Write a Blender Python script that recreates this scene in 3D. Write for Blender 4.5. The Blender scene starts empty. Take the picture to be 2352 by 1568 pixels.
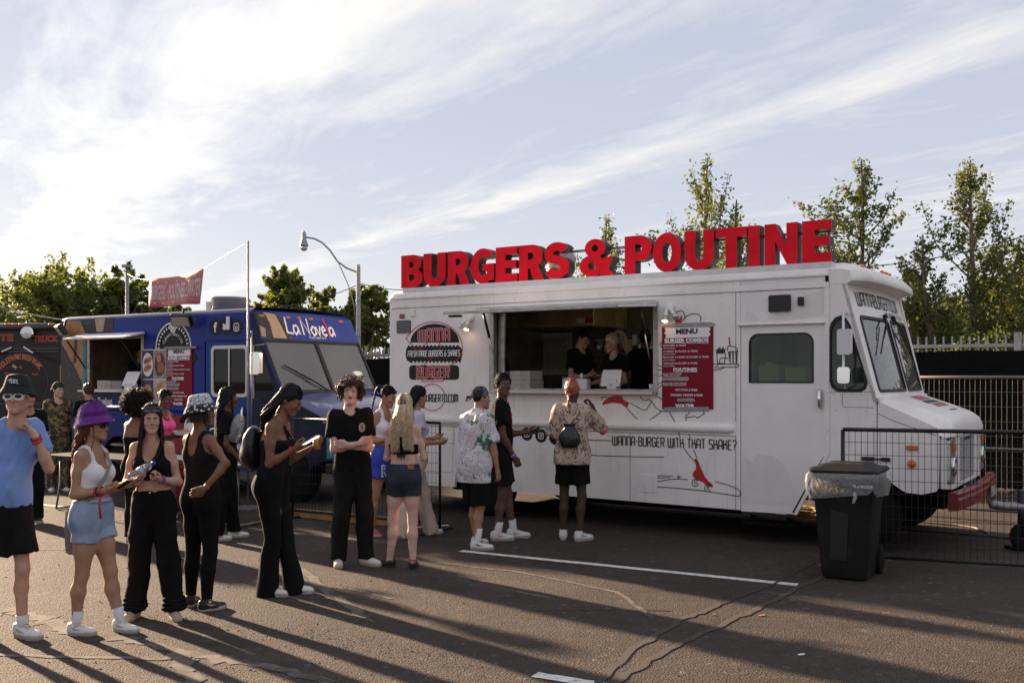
import bpy, bmesh, math, random
import numpy as np
from mathutils import Vector, Matrix, noise as mnoise

scene = bpy.context.scene
col = scene.collection
rad = math.radians
random.seed(7)
RNG = np.random.default_rng(7)

# ------------------------------------------------------------------ camera
FPX, CAMZ, HZ = 2287.0, 1.8, 866.0       # focal length in picture units (2352 wide), eye height, horizon row
cam_d = bpy.data.cameras.new('camera')
cam_d.lens = 35.0; cam_d.sensor_width = 36.0
cam_d.shift_y = (HZ - 784.0) / 2352.0
cam_d.clip_start = 0.1; cam_d.clip_end = 2000.0
cam = bpy.data.objects.new('camera', cam_d)
cam.location = (0, 0, CAMZ); cam.rotation_euler = (rad(90), 0, 0)
col.objects.link(cam); scene.camera = cam

# ------------------------------------------------------------------ light
SUN_EL = rad(15.0)
SUN_AZ = math.atan2(0.715, 0.70)          # to the left of the view direction
sun_dir = Vector((-math.sin(SUN_AZ) * math.cos(SUN_EL), math.cos(SUN_AZ) * math.cos(SUN_EL), math.sin(SUN_EL)))
sl = bpy.data.lights.new('sun', 'SUN'); sl.energy = 5.0; sl.angle = rad(1.4); sl.color = (1.0, 0.76, 0.52)
so = bpy.data.objects.new('sun', sl); so.rotation_euler = (-sun_dir).to_track_quat('-Z', 'Y').to_euler()
so.location = (-20, 20, 12); col.objects.link(so)

scene.view_settings.view_transform = 'Standard'
scene.view_settings.look = 'None'
scene.view_settings.gamma = 1.0
scene.view_settings.exposure = 1.93
scene.render.engine = 'CYCLES'
scene.cycles.use_denoising = True
scene.cycles.max_bounces = 6
scene.cycles.transparent_max_bounces = 12
scene.cycles.caustics_reflective = False
scene.cycles.caustics_refractive = False

world = bpy.data.worlds.new('World'); scene.world = world; world.use_nodes = True
def build_world():
    nt = world.node_tree; N = nt.nodes; L = nt.links
    N.clear()
    out = N.new('ShaderNodeOutputWorld'); bg = N.new('ShaderNodeBackground')
    sky = N.new('ShaderNodeTexSky'); sky.sky_type = 'NISHITA'; sky.sun_disc = False
    sky.sun_elevation = SUN_EL; sky.sun_rotation = -SUN_AZ
    sky.air_density = 1.0; sky.dust_density = 0.9; sky.ozone_density = 1.5; sky.altitude = 80
    tc = N.new('ShaderNodeTexCoord'); sep = N.new('ShaderNodeSeparateXYZ')
    L.new(tc.outputs['Generated'], sep.inputs[0])
    def m(op, a, b=None, c=None, clamp=False):
        n = N.new('ShaderNodeMath'); n.operation = op; n.use_clamp = clamp
        for i, x in enumerate((a, b, c)):
            if x is None: continue
            if isinstance(x, (int, float)): n.inputs[i].default_value = x
            else: L.new(x, n.inputs[i])
        return n.outputs[0]
    X, Y, Z = sep.outputs
    zc = m('MAXIMUM', Z, 0.02)
    # coordinates on a flat cloud layer: b runs across the cirrus streaks, a along them
    b = m('DIVIDE', m('ADD', m('MULTIPLY', X, 0.875), m('MULTIPLY', Y, 0.485)), zc)
    a = m('DIVIDE', m('SUBTRACT', m('MULTIPLY', Y, 0.875), m('MULTIPLY', X, 0.485)), zc)
    def noise(av, bv, det=6, rough=0.6, dist=0.0, seed=0.0):
        cb = N.new('ShaderNodeCombineXYZ')
        L.new(av, cb.inputs[0]); L.new(bv, cb.inputs[1]); cb.inputs[2].default_value = seed
        n = N.new('ShaderNodeTexNoise'); n.inputs['Scale'].default_value = 1.0
        n.inputs['Detail'].default_value = det; n.inputs['Roughness'].default_value = rough
        n.inputs['Distortion'].default_value = dist
        L.new(cb.outputs[0], n.inputs['Vector']); return n.outputs[0]
    wob = noise(m('MULTIPLY', a, 0.55), m('MULTIPLY', b, 0.7), 3, 0.5, 0, 3.1)
    b2 = m('ADD', b, m('MULTIPLY', m('SUBTRACT', wob, 0.5), 0.55))
    fine = noise(m('MULTIPLY', a, 0.9), m('MULTIPLY', b, 3.2), 9, 0.62, 0.5, 9.7)
    big = noise(m('MULTIPLY', a, 0.35), m('MULTIPLY', b, 0.9), 5, 0.6, 0.3, 1.3)
    wisp = noise(m('ADD', m('MULTIPLY', a, 1.5), m('MULTIPLY', b, 1.1)), m('SUBTRACT', m('MULTIPLY', b, 2.6), m('MULTIPLY', a, .9)), 9, 0.66, 0.8, 4.4)
    # band strength across the sky
    mr = N.new('ShaderNodeMapRange'); mr.inputs[1].default_value = -6; mr.inputs[2].default_value = 10
    L.new(b2, mr.inputs[0])
    cr = N.new('ShaderNodeValToRGB'); cr.color_ramp.interpolation = 'B_SPLINE'
    pts = [(-6, .35), (-4.6, .75), (-3.4, .2), (-2.2, .6), (-1.1, .25), (-.2, .10), (.12, .20), (.4, .62), (.8, .98), (1.12, .62), (1.5, .22), (2.1, .12),
           (2.36, .30), (2.60, .86), (2.80, .64), (3.02, .14), (3.6, .03), (4.6, .3), (5.6, .75), (6.6, .2), (8.2, .6), (10, .3)]
    el = cr.color_ramp.elements
    while len(el) < len(pts): el.new(0.5)
    for e, (p, v) in zip(el, pts):
        e.position = (p + 6) / 16; e.color = (v, v, v, 1)
    L.new(mr.outputs[0], cr.inputs[0])
    band = cr.outputs[0]
    tex = m('ADD', m('MULTIPLY', fine, 0.62), m('ADD', m('MULTIPLY', wisp, 0.30), m('MULTIPLY', big, 0.55)))   # around 0.73
    cov = m('MULTIPLY', m('ADD', band, m('MULTIPLY', m('SUBTRACT', tex, 0.735), 2.7)), 1.0, clamp=True)
    cov = m('MULTIPLY', m('POWER', cov, 1.1), 0.9)
    # pale haze toward the horizon
    hz = m('POWER', m('SUBTRACT', 1.0, m('MULTIPLY', Z, 1.0, clamp=True), clamp=True), 7.0)
    cov2 = m('MAXIMUM', cov, m('MULTIPLY', hz, 0.72), clamp=True)
    # forward scattering near the sun
    dt = N.new('ShaderNodeVectorMath'); dt.operation = 'DOT_PRODUCT'
    L.new(tc.outputs['Generated'], dt.inputs[0]); dt.inputs[1].default_value = sun_dir
    gl = m('POWER', m('MAXIMUM', dt.outputs['Value'], 0.0), 9.0)
    glow = m('ADD', 0.262, m('MULTIPLY', gl, .14))
    cc = N.new('ShaderNodeCombineXYZ')
    L.new(m('MULTIPLY', glow, 1.0), cc.inputs[0]); L.new(m('MULTIPLY', glow, .970), cc.inputs[1]); L.new(m('MULTIPLY', glow, .935), cc.inputs[2])
    SK = 0.05
    mul = N.new('ShaderNodeVectorMath'); mul.operation = 'SCALE'; mul.inputs['Scale'].default_value = SK
    L.new(sky.outputs[0], mul.inputs[0])
    tint = N.new('ShaderNodeMix'); tint.data_type = 'RGBA'; tint.inputs[0].default_value = 0.90
    L.new(mul.outputs[0], tint.inputs[6]); tint.inputs[7].default_value = (.146, .157, .192, 1)
    mix = N.new('ShaderNodeMix'); mix.data_type = 'RGBA'
    L.new(cov2, mix.inputs[0]); L.new(tint.outputs[2], mix.inputs[6]); L.new(cc.outputs[0], mix.inputs[7])
    L.new(mix.outputs[2], bg.inputs[0]); bg.inputs[1].default_value = 1.0
    L.new(bg.outputs[0], out.inputs[0])
build_world()

# ------------------------------------------------------------------ picture helpers: a place in the picture -> a place in the world
def P(u, v, Y): return Vector(((u - 1176) / FPX * Y, Y, CAMZ - (v - HZ) / FPX * Y))
def G(u, v, z=0.0):
    Y = (CAMZ - z) * FPX / (v - HZ); return Vector(((u - 1176) / FPX * Y, Y, z))
class Frame:
    """a vehicle's own axes: x forward along its side, y into it, z up"""
    def __init__(s, ox, oy, vp):
        h = math.hypot(vp, FPX); s.dx, s.dy, s.ox, s.oy = vp / h, -FPX / h, ox, oy
        s.rz = math.atan2(s.dy, s.dx)
    def at(s, u, v, y=0.0):
        k = (u - 1176) / FPX; ox = s.ox - s.dy * y; oy = s.oy + s.dx * y
        t = (oy * k - ox) / (s.dx - s.dy * k); Y = oy + s.dy * t
        return (t, CAMZ - (v - HZ) * Y / FPX)
    def world(s, x, y, z=0.0): return Vector((s.ox + s.dx * x - s.dy * y, s.oy + s.dy * x + s.dx * y, z))
def zoom(x0, y0, sc): return lambda x, y: ((x0 + x / sc) * .91875, (y0 + y / sc) * .91875)

# ------------------------------------------------------------------ materials
MATS = {}
def M(name, c=(.5, .5, .5), rough=.6, metal=0.0, var=0.0, vs=6.0, bump=0.0, bs=80.0, spec=.5, coat=0.0, emit=0.0, ecol=None, trans=0.0, sheen=0.0, ior=1.45, c2=None, c2s=3.0, c2w=(.5, .62), subs=0.0, alpha=1.0):
    if name in MATS: return MATS[name]
    m = bpy.data.materials.new(name); m.use_nodes = True
    nt = m.node_tree; b = nt.nodes['Principled BSDF']
    b.inputs['Base Color'].default_value = (*c, 1); b.inputs['Roughness'].default_value = rough
    b.inputs['Metallic'].default_value = metal; b.inputs['Specular IOR Level'].default_value = spec
    b.inputs['Coat Weight'].default_value = coat; b.inputs['Coat Roughness'].default_value = .08
    b.inputs['Transmission Weight'].default_value = trans; b.inputs['IOR'].default_value = ior
    b.inputs['Sheen Weight'].default_value = sheen; b.inputs['Alpha'].default_value = alpha
    if subs: 
        b.inputs['Subsurface Weight'].default_value = subs; b.inputs['Subsurface Radius'].default_value = (.012, .005, .003)
    if emit:
        b.inputs['Emission Color'].default_value = (*(ecol or c), 1); b.inputs['Emission Strength'].default_value = emit
    tc = nt.nodes.new('ShaderNodeTexCoord')
    def nz(s, det=4, r=.55):
        n = nt.nodes.new('ShaderNodeTexNoise'); n.inputs['Scale'].default_value = s; n.inputs['Detail'].default_value = det
        n.inputs['Roughness'].default_value = r; nt.links.new(tc.outputs['Object'], n.inputs['Vector']); return n.outputs[0]
    src = None
    if c2 is not None:
        r = nt.nodes.new('ShaderNodeMapRange'); r.inputs[1].default_value, r.inputs[2].default_value = c2w
        nt.links.new(nz(c2s, 6, .6), r.inputs[0])
        mx = nt.nodes.new('ShaderNodeMix'); mx.data_type = 'RGBA'; nt.links.new(r.outputs[0], mx.inputs[0])
        mx.inputs[6].default_value = (*c, 1); mx.inputs[7].default_value = (*c2, 1); src = mx.outputs[2]
    if var:
        r = nt.nodes.new('ShaderNodeMapRange'); r.inputs[1].default_value = .3; r.inputs[2].default_value = .7
        r.inputs[3].default_value = 1 - var; r.inputs[4].default_value = 1 + var; nt.links.new(nz(vs), r.inputs[0])
        h = nt.nodes.new('ShaderNodeVectorMath'); h.operation = 'SCALE'; nt.links.new(r.outputs[0], h.inputs['Scale'])
        if src is None: h.inputs[0].default_value = c
        else: nt.links.new(src, h.inputs[0])
        src = h.outputs[0]
    if src is not None: nt.links.new(src, b.inputs['Base Color'])
    if bump:
        bp = nt.nodes.new('ShaderNodeBump'); bp.inputs['Strength'].default_value = bump; bp.inputs['Distance'].default_value = .01
        nt.links.new(nz(bs), bp.inputs['Height']); nt.links.new(bp.outputs[0], b.inputs['Normal'])
    MATS[name] = m; return m
def glass(name, tint=(.9, .95, .95), refl=.06, rough=.02, dark=0.0, opac=0.0, ocol=(.3, .3, .3)):
    """thin sheet glass: see-through with a mirror share that grows at grazing angles; opac adds a dusty film"""
    if name in MATS: return MATS[name]
    m = bpy.data.materials.new(name); m.use_nodes = True; nt = m.node_tree; N = nt.nodes; N.clear()
    o = N.new('ShaderNodeOutputMaterial'); t = N.new('ShaderNodeBsdfTransparent'); g = N.new('ShaderNodeBsdfGlossy')
    t.inputs[0].default_value = (*tint, 1); g.inputs['Roughness'].default_value = rough
    f = N.new('ShaderNodeFresnel'); f.inputs[0].default_value = 1.5
    a = N.new('ShaderNodeMath'); a.operation = 'MULTIPLY_ADD'; a.inputs[1].default_value = 1.0; a.inputs[2].default_value = refl; a.use_clamp = True
    nt.links.new(f.outputs[0], a.inputs[0])
    mx = N.new('ShaderNodeMixShader'); nt.links.new(a.outputs[0], mx.inputs[0]); nt.links.new(t.outputs[0], mx.inputs[1]); nt.links.new(g.outputs[0], mx.inputs[2])
    last = mx.outputs[0]
    if opac:
        d = N.new('ShaderNodeBsdfDiffuse'); d.inputs[0].default_value = (*ocol, 1)
        m2 = N.new('ShaderNodeMixShader'); m2.inputs[0].default_value = opac
        nt.links.new(last, m2.inputs[1]); nt.links.new(d.outputs[0], m2.inputs[2]); last = m2.outputs[0]
    nt.links.new(last, o.inputs[0]); MATS[name] = m; return m

# ------------------------------------------------------------------ mesh helpers
def link_mesh(name, me, parent=None, mats=(), smooth=False, bevel=0.0, seg=2):
    for m in (mats if isinstance(mats, (list, tuple)) else [mats]): me.materials.append(m)
    if smooth: me.polygons.foreach_set('use_smooth', np.ones(len(me.polygons), bool))
    o = bpy.data.objects.new(name, me); col.objects.link(o)
    if parent is not None: o.parent = parent
    if bevel:
        b = o.modifiers.new('bevel', 'BEVEL'); b.width = bevel; b.segments = seg; b.limit_method = 'ANGLE'; b.angle_limit = rad(40)
    return o
class MB:
    def __init__(s): s.v = []; s.f = []; s.m = []
    def add(s, vs, fs, mi=0):
        o = len(s.v); s.v += [tuple(p) for p in vs]; s.f += [tuple(i + o for i in f) for f in fs]; s.m += [mi] * len(fs); return s
    def box(s, x0, x1, y0, y1, z0, z1, mi=0):
        return s.add([(x0, y0, z0), (x1, y0, z0), (x1, y1, z0), (x0, y1, z0), (x0, y0, z1), (x1, y0, z1), (x1, y1, z1), (x0, y1, z1)],
                     [(0, 3, 2, 1), (4, 5, 6, 7), (0, 1, 5, 4), (1, 2, 6, 5), (2, 3, 7, 6), (3, 0, 4, 7)], mi)
    def tube(s, pts, r, n=8, caps=True, mi=0, flat=1.0):
        pts = [Vector(p) for p in pts]; k = len(pts); rs = r if isinstance(r, (list, tuple)) else [r] * k
        vs = []; fs = []; up = None
        for i, p in enumerate(pts):
            t = (pts[min(i + 1, k - 1)] - pts[max(i - 1, 0)])
            t = t.normalized() if t.length > 1e-9 else Vector((0, 0, 1))
            if up is None: up = Vector((0, 0, 1)) if abs(t.z) < .9 else Vector((1, 0, 0))
            sd = t.cross(up); sd = sd.normalized() if sd.length > 1e-6 else t.orthogonal().normalized()
            up = sd.cross(t).normalized()
            for j in range(n):
                a = 2 * math.pi * j / n; vs.append(p + (sd * math.cos(a) + up * math.sin(a) * flat) * rs[i])
        for i in range(k - 1):
            for j in range(n):
                a, b = i * n + j, i * n + (j + 1) % n; fs.append((a, b, b + n, a + n))
        if caps: fs.append(tuple(range(n - 1, -1, -1))); fs.append(tuple((k - 1) * n + j for j in range(n)))
        return s.add(vs, fs, mi)
    def lathe(s, prof, c=(0, 0, 0), n=20, axis='z', mi=0):
        vs = []; fs = []
        for (r, h) in prof:
            for j in range(n):
                a = 2 * math.pi * j / n; x, y = r * math.cos(a), r * math.sin(a)
                q = {'z': (x, y, h), 'y': (x, h, -y), 'x': (h, x, y)}[axis]
                vs.append((c[0] + q[0], c[1] + q[1], c[2] + q[2]))
        for i in range(len(prof) - 1):
            for j in range(n):
                a, b = i * n + j, i * n + (j + 1) % n; fs.append((a, b, b + n, a + n))
        if prof[0][0] > 1e-6: fs.append(tuple(range(n - 1, -1, -1)))
        if prof[-1][0] > 1e-6: fs.append(tuple((len(prof) - 1) * n + j for j in range(n)))
        return s.add(vs, fs, mi)
    def ball(s, c, r, nu=12, nv=8, mi=0):
        rx, ry, rz = r if isinstance(r, (list, tuple)) else (r, r, r); vs = [(c[0], c[1], c[2] - rz)]; fs = []
        for i in range(1, nv):
            a = -math.pi / 2 + math.pi * i / nv
            for j in range(nu):
                t = 2 * math.pi * j / nu; vs.append((c[0] + rx * math.cos(a) * math.cos(t), c[1] + ry * math.cos(a) * math.sin(t), c[2] + rz * math.sin(a)))
        vs.append((c[0], c[1], c[2] + rz)); e = len(vs) - 1
        for j in range(nu): fs.append((0, 1 + (j + 1) % nu, 1 + j)); fs.append((e, e - nu + j, e - nu + (j + 1) % nu))
        for i in range(nv - 2):
            for j in range(nu):
                a, b = 1 + i * nu + j, 1 + i * nu + (j + 1) % nu; fs.append((a, b, b + nu, a + nu))
        return s.add(vs, fs, mi)
    def prism(s, poly, fn, d0, d1, mi=0, mis=None):
        """poly: 2d outline; fn(a, b, d) -> 3d point; closed between depths d0 and d1"""
        n = len(poly); vs = [fn(a, b, d0) for a, b in poly] + [fn(a, b, d1) for a, b in poly]
        s.add(vs, [tuple(range(n)), tuple(range(2 * n - 1, n - 1, -1))], mi)
        o = len(s.v) - 2 * n
        for i in range(n):
            j = (i + 1) % n; s.f.append((o + j, o + i, o + n + i, o + n + j)); s.m.append(mi if mis is None else mis)
        return s
    def sheet(s, rows, mi=0, close=False):
        n = len(rows[0]); vs = [p for r in rows for p in r]; fs = []
        for i in range(len(rows) - 1):
            for j in range(n - (0 if close else 1)):
                k = (j + 1) % n; fs.append((i * n + j, i * n + k, (i + 1) * n + k, (i + 1) * n + j))
        return s.add(vs, fs, mi)
    def ribbon(s, pts, w, fn, mi=0, closed=False):
        """flat stroke of width w along 2d points, mitred; fn(a, b) -> 3d"""
        p = [Vector((float(a), float(b))) for a, b in pts]; k = len(p); lo = []; hi = []
        for i in range(k):
            if closed: a, c = p[i - 1], p[(i + 1) % k]
            else: a, c = p[max(i - 1, 0)], p[min(i + 1, k - 1)]
            d1 = (p[i] - a); d2 = (c - p[i])
            d1 = d1.normalized() if d1.length > 1e-9 else d2.normalized(); d2 = d2.normalized() if d2.length > 1e-9 else d1
            n1 = Vector((-d1.y, d1.x)); n2 = Vector((-d2.y, d2.x)); nn = n1 + n2
            if nn.length < .3: nn = n1
            nn.normalize(); q = min(w / 2 / max(nn.dot(n1), .45), w)
            lo.append(p[i] - nn * q); hi.append(p[i] + nn * q)
        if closed: lo.append(lo[0]); hi.append(hi[0])
        rows = [[fn(*q) for q in hi], [fn(*q) for q in lo]]
        return s.sheet(rows, mi)
    def build(s, name, mats, parent=None, smooth=False, bevel=0.0, seg=2):
        me = bpy.data.meshes.new(name); me.from_pydata(s.v, [], s.f)
        if any(s.m): me.polygons.foreach_set('material_index', s.m)
        me.update(); return link_mesh(name, me, parent, mats, smooth, bevel, seg)
def recalc(o):
    bm = bmesh.new(); bm.from_mesh(o.data); bmesh.ops.recalc_face_normals(bm, faces=bm.faces); bm.to_mesh(o.data); bm.free(); return o
def tag(o, label=None, cat=None, group=None, kind=None):
    if label: o['label'] = label
    if cat: o['category'] = cat
    if group: o['group'] = group
    if kind: o['kind'] = kind
    return o
def empty(name, loc=(0, 0, 0), rz=0.0, label=None, cat=None, group=None, parent=None):
    e = bpy.data.objects.new(name, None); e.location = loc; e.rotation_euler = (0, 0, rz); e.empty_display_size = .2
    col.objects.link(e); e.parent = parent
    return tag(e, label, cat, group)
def dup(o, parent=None, name=None):
    c = o.copy(); col.objects.link(c); c.parent = parent; return c
def smooth_angle(o, deg=35):
    me = o.data; me.polygons.foreach_set('use_smooth', np.ones(len(me.polygons), bool))
    me.set_sharp_from_angle(angle=rad(deg)); return o
def text(s, size, fn, offset=0.0, align='LEFT', space=1.0, sx=1.0):
    """lettering as a flat mesh; fn(a, b) -> 3d"""
    c = bpy.data.curves.new('t', 'FONT'); c.body = s; c.size = size; c.offset = offset * size; c.align_x = align; c.space_character = space
    c.resolution_u = 2
    o = bpy.data.objects.new('t', c); me = bpy.data.meshes.new_from_object(o)
    vs = [fn(v.co.x * sx, v.co.y) for v in me.vertices]; fs = [tuple(p.vertices) for p in me.polygons]
    bpy.data.objects.remove(o); bpy.data.curves.remove(c); bpy.data.meshes.remove(me); return vs, fs
def arc(cx, cy, rx, ry, a0, a1, n=10):
    return [(cx + rx * math.cos(rad(a0 + (a1 - a0) * i / n)), cy + ry * math.sin(rad(a0 + (a1 - a0) * i / n))) for i in range(n + 1)]
def rrect(x0, x1, y0, y1, r, n=5):
    r = r if isinstance(r, (list, tuple)) else [r] * 4
    o = []
    for (cx, cy, a, q) in ((x1, y1, 0, r[0]), (x0, y1, 90, r[1]), (x0, y0, 180, r[2]), (x1, y0, 270, r[3])):
        sx = -1 if cx == x1 else 1; sy = -1 if cy == y1 else 1
        o += arc(cx + sx * q, cy + sy * q, q, q, a, a + 90, n) if q > 1e-6 else [(cx, cy)]
    return o
# condensed sign-writer's lettering drawn as strokes, cap height 1
def _u(w): return [(0, 1), (0, .12), (.08, 0), (w - .08, 0), (w, .12), (w, 1)]
STROKE = {
 'W': (.62, [[(0, 1), (0, .1), (.08, 0), (.24, 0), (.31, .1), (.31, 1)], [(.31, .1), (.38, 0), (.54, 0), (.62, .1), (.62, 1)]]),
 'A': (.42, [[(0, 0), (0, .85), (.1, 1), (.32, 1), (.42, .85), (.42, 0)], [(0, .4), (.42, .4)]]),
 'N': (.42, [[(0, 0), (0, 1), (.32, 1), (.42, .85), (.42, 0)]]),
 'B': (.42, [[(.32, .52), (.42, .4), (.42, .12), (.34, 0), (0, 0), (0, 1), (.3, 1), (.38, .9), (.38, .62), (.3, .52), (0, .52)]]),
 'U': (.42, [_u(.42)]),
 'R': (.42, [[(0, 0), (0, 1), (.32, 1), (.42, .88), (.42, .62), (.32, .5), (0, .5)], [(.2, .5), (.42, 0)]]),
 'G': (.42, [[(.42, .88), (.34, 1), (.08, 1), (0, .88), (0, .12), (.08, 0), (.34, 0), (.42, .12), (.42, .48), (.22, .48)]]),
 'E': (.36, [[(.36, 1), (.08, 1), (0, .9), (0, .1), (.08, 0), (.36, 0)], [(0, .5), (.3, .5)]]),
 'I': (.0, [[(0, 0), (0, 1)]]),
 'T': (.42, [[(0, 1), (.42, 1)], [(.21, 0), (.21, 1)]]),
 'H': (.4, [[(0, 0), (0, 1)], [(.4, 0), (.4, .5), (0, .5)], [(.32, .5), (.32, 1)]]),
 'S': (.4, [[(.4, .9), (.32, 1), (.08, 1), (0, .88), (0, .62), (.08, .52), (.32, .5), (.4, .4), (.4, .12), (.32, 0), (.08, 0), (0, .1)]]),
 'K': (.4, [[(0, 0), (0, 1)], [(.34, 1), (.34, .62), (.04, .5)], [(.2, .5), (.4, .4), (.4, 0)]]),
 '?': (.38, [[(0, .85), (.08, 1), (.3, 1), (.38, .88), (.38, .62), (.19, .48), (.19, .24)], [(.19, .12), (.19, 0)]]),
 'F': (.36, [[(0, 0), (0, .88), (.08, 1), (.36, 1)], [(0, .5), (.3, .5)]]),
 'M': (.6, [[(0, 0), (0, 1), (.24, 1), (.3, .9), (.3, 0)], [(.3, .9), (.36, 1), (.5, 1), (.6, .88), (.6, 0)]]),
 'D': (.42, [[(0, 0), (0, 1), (.32, 1), (.42, .86), (.42, .14), (.32, 0), (0, 0)]]),
 '&': (.42, [[(.42, .5), (.1, .5), (0, .4), (0, .12), (.08, 0), (.3, 0), (.38, .12), (.38, .5)], [(.34, 1), (.1, 1), (.04, .9), (.04, .6), (.1, .5)]]),
 'O': (.42, [[(.08, 0), (0, .12), (0, .88), (.08, 1), (.34, 1), (.42, .88), (.42, .12), (.34, 0), (.08, 0)]]),
 'C': (.38, [[(.38, .9), (.3, 1), (.08, 1), (0, .88), (0, .12), (.08, 0), (.3, 0), (.38, .1)]]),
 '.': (.0, [[(0, 0), (0, .1)]]), '-': (.2, [[(0, .5), (.2, .5)]]), ' ': (.16, []),
 'Y': (.4, [[(0, 1), (0, .6), (.08, .5), (.34, .5)], [(.4, 1), (.4, .1), (.3, 0), (.05, 0)]]),
 'P': (.42, [[(0, 0), (0, 1), (.32, 1), (.42, .88), (.42, .58), (.32, .46), (0, .46)]]),
 'L': (.34, [[(0, 1), (0, .1), (.08, 0), (.34, 0)]]), 'V': (.4, [[(0, 1), (.2, 0), (.4, 1)]]),
}
def stroke_text(mb, s, x0, x1, z0, z1, w, fn, mi=0, slant=0.0, tiny=.0004):
    """fit the string between x0..x1 and z0..z1; fn(a, b, lift)"""
    adv = [STROKE[c][0] for c in s]; gap = .17; tot = sum(adv) + gap * (len(s) - 1)
    kx = (x1 - x0) / tot; kz = (z1 - z0); x = 0.0; q = 0
    for c, a in zip(s, adv):
        for st in STROKE[c][1]:
            q += 1
            mb.ribbon([(x0 + (x + p[0]) * kx + p[1] * slant * kz, z0 + p[1] * kz) for p in st], w, lambda A, B, q=q: fn(A, B, (q % 4) * tiny), mi)
        x += a + gap
# ================================================================== the setting
def mesh_np(name, V, Q):
    """mesh from numpy arrays of vertices and quads / triangles"""
    V = np.ascontiguousarray(V, np.float32); Q = np.ascontiguousarray(Q, np.int32); k = Q.shape[1]
    me = bpy.data.meshes.new(name); me.vertices.add(len(V)); me.vertices.foreach_set('co', V.ravel())
    me.loops.add(Q.size); me.loops.foreach_set('vertex_index', Q.ravel())
    me.polygons.add(len(Q)); me.polygons.foreach_set('loop_start', np.arange(0, Q.size, k, dtype=np.int32))
    me.update(calc_edges=True); me.validate(); return me

def asphalt_material():
    m = bpy.data.materials.new('asphalt'); m.use_nodes = True; nt = m.node_tree; N = nt.nodes; L = nt.links
    b = N['Principled BSDF']; b.inputs['Roughness'].default_value = .86; b.inputs['Specular IOR Level'].default_value = .3
    tc = N.new('ShaderNodeTexCoord')
    def nz(s, d=5, r=.6, sc=None):
        n = N.new('ShaderNodeTexNoise'); n.inputs['Scale'].default_value = s; n.inputs['Detail'].default_value = d; n.inputs['Roughness'].default_value = r
        if sc:
            mp = N.new('ShaderNodeMapping'); mp.inputs['Scale'].default_value = sc; mp.inputs['Rotation'].default_value = (0, 0, rad(30))
            L.new(tc.outputs['Object'], mp.inputs[0]); L.new(mp.outputs[0], n.inputs['Vector'])
        else: L.new(tc.outputs['Object'], n.inputs['Vector'])
        return n.outputs[0]
    def mr(x, a, b_, c, d):
        n = N.new('ShaderNodeMapRange'); n.inputs[1].default_value = a; n.inputs[2].default_value = b_; n.inputs[3].default_value = c; n.inputs[4].default_value = d
        L.new(x, n.inputs[0]); return n.outputs[0]
    def mul(a, b_):
        n = N.new('ShaderNodeMath'); n.operation = 'MULTIPLY'; L.new(a, n.inputs[0]); L.new(b_, n.inputs[1]); return n.outputs[0]
    vo = N.new('ShaderNodeTexVoronoi'); vo.inputs['Scale'].default_value = 75; L.new(tc.outputs['Object'], vo.inputs['Vector'])
    stone = N.new('ShaderNodeSeparateColor'); L.new(vo.outputs['Color'], stone.inputs[0])
    vo2 = N.new('ShaderNodeTexVoronoi'); vo2.inputs['Scale'].default_value = 26; L.new(tc.outputs['Object'], vo2.inputs['Vector'])
    s2 = N.new('ShaderNodeSeparateColor'); L.new(vo2.outputs['Color'], s2.inputs[0])
    f = mul(mr(stone.outputs[0], 0, 1, .72, 1.3), mr(nz(.45, 4), .3, .7, .72, 1.28))
    f = mul(f, mr(nz(9, 5), .25, .75, .75, 1.25))
    f = mul(f, mr(nz(1.3, 5, .6, (.35, 2.2, 1)), .35, .65, .86, 1.14))
    fl = mr(s2.outputs[1], .97, .985, 1, 1.9); f = mul(f, fl)
    dark = mr(nz(.8, 6, .65), .56, .72, 1, .62); f = mul(f, dark)
    sc = N.new('ShaderNodeVectorMath'); sc.operation = 'SCALE'; sc.inputs[0].default_value = (.0480, .0345, .0275); L.new(f, sc.inputs['Scale'])
    # tan dust worn in by tyres
    mx = N.new('ShaderNodeMix'); mx.data_type = 'RGBA'; L.new(mr(nz(.6, 7, .7, (.5, 3, 1)), .56, .74, 0, .35), mx.inputs[0])
    L.new(sc.outputs[0], mx.inputs[6]); mx.inputs[7].default_value = (.074, .056, .044, 1)
    L.new(mx.outputs[2], b.inputs['Base Color'])
    bp = N.new('ShaderNodeBump'); bp.inputs['Strength'].default_value = .9; bp.inputs['Distance'].default_value = .006
    ad = N.new('ShaderNodeMath'); ad.operation = 'ADD'; L.new(mr(vo.outputs['Distance'], 0, .7, 1, 0), ad.inputs[0]); L.new(mr(nz(4, 6), 0, 1, 0, 1.6), ad.inputs[1])
    L.new(ad.outputs[0], bp.inputs['Height']); L.new(bp.outputs[0], b.inputs['Normal'])
    return m
ASPHALT = asphalt_material()
g = MB(); R_ = 400
g.sheet([[(x, y, 0) for x in (-R_, -60, -20, 0, 20, 60, R_)] for y in (-60, -10, 0, 8, 16, 30, 80, R_)])
go = g.build('ground', ASPHALT); tag(go, kind='structure'); recalc(go)

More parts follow.
